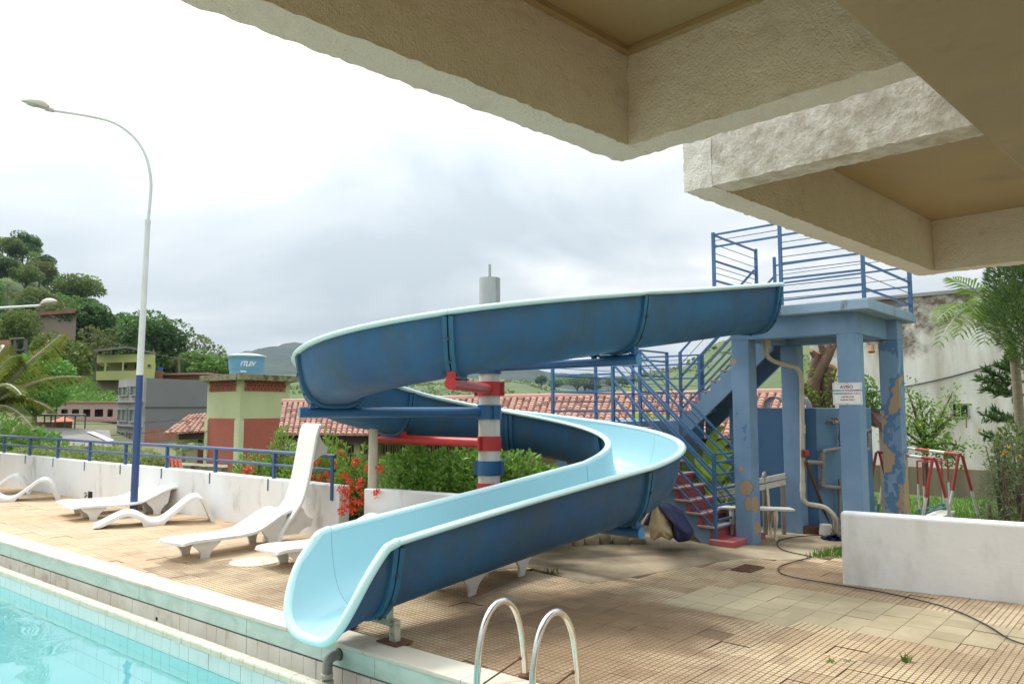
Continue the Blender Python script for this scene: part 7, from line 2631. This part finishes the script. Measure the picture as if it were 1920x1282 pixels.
for y in (753, 798):
    quadbox([p0 + nl * 0.3, p1 + nl * 0.3, p1 + nl * 0.121, p0 + nl * 0.121], zz_at(y + 1.5, 50), zz_at(y - 1.5, 50)).build('ledge', M['grey_pale'], gb)
# pink gallery building
pk = thing('pink_building', 'long dusty pink building with an open upper gallery', 'building', H(165, 58, -1))
pa, pb2 = pl2(84, 60), pl2(230, 57)
npk = outn(pa, pb2)
dpk = (pb2 - pa).normalized()
bkv = Vector((pb2.x, pb2.y, 0)).normalized() * 7
quadbox([pa, pb2, pb2 + bkv, pa + bkv], -2.5, zz_at(781, 58)).build('wall', M['pink_wall'], pk)
quadbox([pa, pb2, pb2 + bkv, pa + bkv], zz_at(767, 58), zz_at(755, 58)).build('parapet', M['pink_wall'], pk)
quadbox([pa + npk * 0.12, pb2 + npk * 0.12, pb2 - npk * 0.2, pa - npk * 0.2], zz_at(755, 58) + 0.001, zz_at(752, 58)).build('roof_edge', M['pink_roof'], pk)
quadbox([pa + npk * 0.35, pb2 + npk * 0.35, pb2 + npk * 0.001, pa + npk * 0.001], zz_at(790, 58), zz_at(786, 58)).build('awning', M['pink_roof'], pk)
for f in (0.0, 0.19, 0.33, 0.475, 0.62, 0.78, 0.90, 0.975):
    a = pa + (pb2 - pa) * f
    quadbox([a - bkv * 0.0, a + dpk * 0.45, a + dpk * 0.45 + bkv * 0.04, a + bkv * 0.04], zz_at(781, 58), zz_at(767, 58) + 0.001).build('gallery_post', M['pink_wall'], pk)
quadbox([pa + bkv * 0.55, pb2 + bkv * 0.55, pb2 + bkv * 0.6, pa + bkv * 0.6], zz_at(781, 58), zz_at(767, 58)).build('back_wall', M['pink_wall'], pk)
for f0, f1, ya, yb in ((0.70, 0.85, 812, 799), (0.34, 0.50, 808, 797), (0.08, 0.22, 810, 798)):
    a, b = facep(pa, pb2, f0, f1)
    wall_pane(pk, a, b, zz_at(ya, 58), zz_at(yb, 58), npk, M['pink_wall'], M['pane'], 2, 0.12)
# tin roofed yard shed in front of it
sh_ = thing('tin_shed', 'sprawling rusty tin roofed yard shed in front of the pink building', 'shed', H(140, 42, -2))
mb = MB()
for a, b, c, d in (((40, 832, 40), (212, 838, 40), (205, 806, 46), (60, 799, 46)),):
    vs = [W(*q) for q in (a, b, c, d)]
    mb.add(vs + [v - ZV * 0.06 for v in vs], [(0, 1, 2, 3), (4, 7, 6, 5), (0, 4, 5, 1), (1, 5, 6, 2), (2, 6, 7, 3), (3, 7, 4, 0)])
mb.build('roof', M['tin'], sh_)
mb = MB()
vs = [W(162, 812, 44.4), W(176, 812, 44.2), W(214, 828, 41.5), W(202, 830, 41.5)]
vs = [v + ZV * 0.10 for v in vs]
mb.add(vs + [v - ZV * 0.03 for v in vs], [(0, 1, 2, 3), (4, 7, 6, 5), (0, 4, 5, 1), (1, 5, 6, 2), (2, 6, 7, 3), (3, 7, 4, 0)])
mb.build('new_sheet', M['tank_lid'], sh_)
quadbox([pl2(44, 40.3), pl2(210, 40.3), pl2(204, 45.5), pl2(62, 45.5)], -3, zz_at(839, 40.3)).build('wall', M['brown_wall'], sh_)
cn = thing('flat_canopy', 'flat dark roof on thin posts above the tin shed', 'shed', H(115, 47, -1))
mb = quadbox([pl2(62, 46.6), pl2(165, 46.6), pl2(160, 50), pl2(70, 50)], zz_at(780, 46.6), zz_at(776.5, 46.6))
mb.build('roof', M['tin'], cn)
for px in (88, 100, 108, 126, 145, 164):
    p = pl2(px, 46.9)
    MB().bar(Vector((p.x, p.y, -1.0)), Vector((p.x, p.y, zz_at(780, 46.6))), 0.06, 0.06, up=Vector((1, 0, 0))).build('post', M['timber'], cn)
quadbox([pl2(60, 48.5), pl2(100, 48.5), pl2(100, 50), pl2(60, 50)], -1, zz_at(792, 48)).build('wall', M['red_roof'], cn)
ot = thing('orange_hut', 'little hut with a hipped orange tile roof under the flat roof', 'hut', H(120, 51, -1))
mb = MB()
mb.add([W(96, 791, 50), W(144, 790, 50), W(120, 780, 51.5), W(140, 788, 53), W(100, 788, 53)], [(0, 1, 2), (1, 3, 2), (3, 4, 2), (4, 0, 2)])
mb.build('roof', M['orange_roof'], ot)
quadbox([pl2(99, 50.3), pl2(140, 50.3), pl2(140, 52.5), pl2(99, 52.5)], -1, zz_at(790, 50.3)).build('wall', M['cream_wall'], ot)

# yellow house on the slope
yh = thing('yellow_house', 'pale yellow house with an upper gallery on the hillside', 'house', H(235, 85, 0))
ya_, yb_ = pl2(180, 86), pl2(290, 84)
ny = outn(ya_, yb_)
by_ = Vector((yb_.x, yb_.y, 0)).normalized() * 8
quadbox([ya_, yb_, yb_ + by_, ya_ + by_], zz_at(712, 85), zz_at(695, 85)).build('parapet', M['yellow_wall'], yh)
quadbox([ya_, yb_, yb_ + by_, ya_ + by_], zz_at(679, 85), zz_at(664, 85)).build('upper_wall', M['yellow_wall'], yh)
q0_ = ya_.lerp(yb_, 0.78)
quadbox([q0_, yb_, yb_ + by_, q0_ + by_], zz_at(695, 85) + 0.001, zz_at(679, 85) - 0.001).build('end_wall', M['yellow_wall'], yh)
bi = -ny * 1.8
quadbox([ya_ + bi, q0_ + bi, q0_ + bi * 1.2, ya_ + bi * 1.2], zz_at(695, 85) + 0.001, zz_at(679, 85) - 0.001).build('gallery_wall', M['cream_wall'], yh)
for f in (0.14, 0.44, 0.72):
    a = ya_.lerp(yb_, f)
    dd_ = (yb_ - ya_).normalized()
    quadbox([a, a + dd_ * 0.28, a + dd_ * 0.28 + by_ * 0.035, a + by_ * 0.035], zz_at(695, 85) + 0.001, zz_at(679, 85) - 0.001).build('gallery_post', M['yellow_wall'], yh)
for f0, f1 in ((0.22, 0.34), (0.46, 0.60)):
    a, b = facep(ya_ + bi, yb_ + bi, f0, f1)
    wall_pane(yh, a, b, zz_at(691, 86), zz_at(681, 86), ny, M['cream_wall'], M['pane'], 1, 0.1)
a, b = facep(ya_, yb_, 0.88, 0.94)
wall_pane(yh, a, b, zz_at(689, 84.5), zz_at(683, 84.5), ny, M['yellow_wall'], M['pane'], 0, 0.1)
mb = MB()
for vs in ([W(176, 655, 84), W(238, 648.5, 84), W(238, 651, 94), W(176, 656, 94)], [W(238, 648.5, 84), W(292, 660, 84), W(292, 661, 94), W(238, 651, 94)]):
    mb.add(vs + [v - ZV * 0.25 for v in vs], [(0, 1, 2, 3), (4, 7, 6, 5), (0, 4, 5, 1), (1, 5, 6, 2), (2, 6, 7, 3), (3, 7, 4, 0)])
mb.build('roof', M['tin'], yh)
for px in (186, 210, 262, 286):
    p = pl2(px, 86)
    MB().bar(Vector((p.x, p.y, zz_at(664, 85))), Vector((p.x, p.y, zz_at(654, 85))), 0.15, 0.15, up=Vector((1, 0, 0))).build('roof_post', M['timber'], yh)
quadbox([ya_ + by_ * 0.2, yb_ + by_ * 0.2, yb_ + by_, ya_ + by_], zz_at(735, 85), zz_at(712, 85) - 0.002).build('under_storey', M['brown_wall'], yh)
# low brick house right of it
lb_ = thing('low_brick_house', 'low brick house with a flat pale roof edge above the grey block', 'house', H(340, 92, 0))
a, b = pl2(288, 92), pl2(388, 90)
quadbox([a, b, b + Vector((0, 6, 0)), a + Vector((0, 6, 0))], zz_at(730, 91), zz_at(703, 91)).build('wall', M['brick_raw'], lb_)
a, b = pl2(302, 91.5), pl2(392, 89.5)
quadbox([a - Vector((0, 0.5, 0)), b - Vector((0, 0.5, 0)), b + Vector((0, 6.4, 0)), a + Vector((0, 6.4, 0))], zz_at(703, 91) + 0.001, zz_at(699.5, 91)).build('roof', M['pink_roof'], lb_)
bt_ = thing('roof_tank', 'small bright blue water tank beside the yellow house', 'water tank', H(297, 90, zz_at(695, 90)))
pc2 = pl2(297, 90)
MB().lathe([(0.42, zz_at(695, 90)), (0.5, zz_at(689, 90)), (0.5, zz_at(688, 90)), (0.0, zz_at(687.5, 90))], 16, c=(pc2.x, pc2.y)).build('tank_body', mat('bright_blue_tank', (0.03, 0.13, 0.42), None, 2, 0.5), bt_, smooth=40)
quadbox([pl2(290, 89.5), pl2(305, 89.5), pl2(305, 92), pl2(290, 92)], zz_at(725, 90), zz_at(695, 90) - 0.002).build('tank_base', M['brick_raw'], bt_)
# brown house high on the slope
bh = thing('brown_house', 'bare brown rendered house with a red roof edge on the wooded slope', 'house', H(75, 120, 5))
ba, bb = pl2(14, 122), pl2(138, 116)
nb2 = outn(ba, bb)
bv = Vector((bb.x, bb.y, 0)).normalized() * 9
quadbox([ba, bb, bb + bv, ba + bv], zz_at(640, 119), zz_at(592, 119)).build('wall', M['brown_wall'], bh)
quadbox([ba + nb2 * 0.9, bb + nb2 * 0.9 + Vector((0.6, 0, 0)), bb + bv, ba + bv], zz_at(592, 119) + 0.002, zz_at(586, 119)).build('roof', M['red_roof'], bh)
for f0, f1, y0, y1, pm_ in ((0.02, 0.32, 594, 586.5, 'pane'), (0.78, 0.90, 598, 591, 'pane'), (0.33, 0.38, 612, 606, 'pane')):
    a, b = facep(ba, bb, f0, f1)
    wall_pane(bh, a, b, zz_at(y0, 119), min(zz_at(y1, 119), zz_at(592, 119) - 0.05), nb2, M['brown_wall'], M[pm_], 1, 0.15)
a, b = facep(ba, bb, 0.02, 0.33)
quadbox([a + nb2 * 0.1, b + nb2 * 0.1, b, a], zz_at(602, 119), zz_at(595, 119)).build('brick_infill', M['brick_raw'], bh)
# half built brick house
rb = thing('half_built_house', 'half built brick house with open floors at the picture edge', 'house', H(25, 78, 2))
ra, rb_ = pl2(-60, 80), pl2(48, 77)
nr2 = outn(ra, rb_)
rv = Vector((rb_.x, rb_.y, 0)).normalized() * 6
m0 = ra.lerp(rb_, 0.72)
quadbox([ra, m0, m0 + rv, ra + rv], zz_at(656, 78), zz_at(637, 78)).build('brick_wall', M['brick_raw'], rb)
quadbox([ra + nr2 * 0.2, rb_ + nr2 * 0.4, rb_ + rv, ra + rv], zz_at(659, 78), zz_at(656, 78) - 0.002).build('floor_slab', M['grey_dark'], rb)
quadbox([m0 + nr2 * 0.2, rb_ + nr2 * 0.4, rb_ + rv, m0 + rv], zz_at(637, 78), zz_at(634, 78)).build('floor_slab', M['tin'], rb)
quadbox([ra, ra.lerp(rb_, 0.80), ra.lerp(rb_, 0.80) + rv, ra + rv], zz_at(685, 78), zz_at(659, 78) - 0.002).build('pale_wall', M['grey_pale'], rb)
quadbox([ra.lerp(rb_, 0.1), rb_, rb_ + rv, ra.lerp(rb_, 0.1) + rv], zz_at(735, 78), zz_at(685, 78) - 0.002).build('lower_wall', M['brown_wall'], rb)
for f in (0.80, 0.97):
    a = ra.lerp(rb_, f)
    MB().bar(Vector((a.x, a.y, zz_at(685, 78))), Vector((a.x, a.y, zz_at(637, 78))), 0.25, 0.25, up=Vector((1, 0, 0))).build('post', M['timber'], rb)
# sagging power lines over the roofs
for k, (a, b, sag, lab) in enumerate(((W(-60, 770, 60), W(420, 776, 44), 0.8, 'upper thin power cable sagging in front of the grey block'), (W(-60, 792, 58), W(420, 790, 42), 0.9, 'lower thin power cable crossing the tin roof and grey block'), (W(14, 540, 110), W(336, 672, 96), 1.6, 'long power cable between the two hillside poles'))):
    o = MB().tube([a.lerp(b, f / 14) - ZV * sag * 4 * (f / 14) * (1 - f / 14) for f in range(15)], 0.018 if k < 2 else 0.03, 5).build('power_cable', M['hose'], loc=a)
    setp(o, lab, 'power cable')
# utility poles
for px, yt, yb2, d, lab in ((14, 532, 580, 110, 'thin utility pole with a small street light on the slope'), (336, 668, 705, 96, 'wooden utility pole behind the low brick house')):
    up2 = thing('utility_pole', lab, 'utility pole', H(px, d, zz_at(yb2, d) - 1.5))
    a, b = W(px, yb2 + 15, d), W(px, yt, d)
    MB().tube([a, b], [0.16, 0.11], 8).build('pole', M['timber'], up2)
    MB().tube([b - ZV * 0.4, b + Vector((0.9, 0, 0.2 if px < 100 else -0.3))], 0.05, 6).build('bracket', M['timber'], up2)

# stained white warehouse on the right
wh = thing('stained_building', 'tall windowless white building with brown water stains behind the garden', 'building', H(1700, 20, -0.5))
dU = -UV
wA = H(1520, 23.4, 0)
wB = wA + dU * 16
nW = outn(wA, wB)
bW = -nW * 8
zt_w = W(1700, 549, 20.6).z
quadbox([wA, wB, wB + bW, wA + bW], -0.6, zt_w).build('wall', M['stained_white'], wh)
quadbox([wA + nW * 0.06 - dU * 0.05, wB + nW * 0.06, wB + bW, wA + bW - dU * 0.05], zt_w + 0.001, zt_w + 0.10).build('roof_edge', M['grey_pale'], wh)
def on_w(px):
    f = (px - 960) / FPX
    t = (f * wA.y - wA.x) / (dU.x - f * dU.y)
    return wA + dU * t
a, b = on_w(1782), on_w(1814)
wall_pane(wh, a + nW * 0.001, b + nW * 0.001, W(1798, 783, a.y).z, W(1798, 756, a.y).z, nW, M['grey_pale'], M['black'], 1, 0.04)
pp_ = [a.lerp(b, 0.85) + nW * 0.06 + ZV * W(1798, 775, a.y).z, on_w(1812) + nW * 0.35 + ZV * W(1812, 800, a.y).z]
MB().tube(pp_, 0.018, 6).build('broken_rod', M['rust'], wh)
# lower pale house nearer, behind the tower, with a sloping tiled verge
cbl = thing('wall_cable', 'black cable sagging across the stained white building', 'cable', on_w(1720) + ZV * 2)
ps_ = []
for k in range(13):
    px = 1600 + (1900 - 1600) * k / 12
    y = 740 - (740 - 672) * (k / 12) + 8 * math.sin(math.pi * k / 12)
    p = on_w(px) + nW * 0.05
    ps_.append(W(px, y, p.y))
MB().tube(ps_, 0.022, 6).build('wire', M['hose'], cbl)
sp2 = thing('spot_lamp', 'small rusty floodlight on a bracket high on the stained building', 'lamp', on_w(1632) + ZV * 3)
p = on_w(1630)
MB().tube([W(1622, 633, p.y - 0.1), W(1634, 652, p.y - 0.5)], 0.03, 6).build('bracket', M['rust'], sp2)
MB().tube([W(1634, 648, p.y - 0.5), W(1634, 660, p.y - 0.55)], [0.06, 0.10], 10).build('lamp_head', M['cut_wood'], sp2)
# retaining wall behind the lawn
rt = MB()
ra_, rb3 = H(1600, 19.4, 0), None
rA = H(1600, 18.6, 0)
rB = rA + dU * 12
nR = outn(rA, rB)
o = quadbox([rA, rB, rB - nR * 0.3, rA - nR * 0.3], -0.6, W(1760, 880, 17.0).z).build('retaining_wall', M['retaining'], loc=rA)
setp(o, 'mossy brown retaining wall behind the swings on the lawn', 'wall')
# dark lean-to verge at the end of the long house
vg = thing('lean_to_verge', 'dark timber verge of a sloping lean-to roof beside the pump house', 'shed', H(1640, 14.2, 0))
v0, v1 = W(1610, 742, 14.0), W(1662, 803, 13.2)
MB().bar(v0, v1, 0.16, 0.12).build('verge_board', M['roof_under'], vg)
q_ = [v0 - ZV * 0.02, v1 - ZV * 0.02, v1 + Vector((0.5, 1.6, 0.0)), v0 + Vector((0.1, 1.6, 0.1))]
MB().add(q_, [(0, 1, 2, 3)]).build('roof', M['roof_under'], vg)
a, b = Vector((v0.x + 0.1, v0.y + 0.3, 0)), Vector((v1.x + 0.05, v1.y + 0.5, 0))
MB().bar(Vector((v1.x + 0.1, v1.y + 0.3, -0.3)), Vector((v1.x + 0.1, v1.y + 0.3, v1.z)), 0.12, 0.12, up=Vector((1, 0, 0))).build('post', M['timber'], vg)
MB().bar(Vector((v0.x + 0.1, v0.y + 0.3, -0.3)), Vector((v0.x + 0.1, v0.y + 0.3, v0.z)), 0.12, 0.12, up=Vector((1, 0, 0))).build('post', M['timber'], vg)
# ------------------------------------------------------------------ hazy air
hm = bpy.data.materials.new('haze_air')
hm.use_nodes = True
ht = hm.node_tree
ht.nodes.clear()
ho = ht.nodes.new('ShaderNodeOutputMaterial')
hv = ht.nodes.new('ShaderNodeVolumePrincipled')
hv.inputs['Color'].default_value = (0.56, 0.75, 1.0, 1)
hv.inputs['Density'].default_value = 0.00010
hv.inputs['Anisotropy'].default_value = 0.2
ht.links.new(hv.outputs[0], ho.inputs['Volume'])
o = MB().box((-3400, -3400, -3.4), (3400, 3400, 200)).build('haze', hm)
setp(o, kind='stuff')
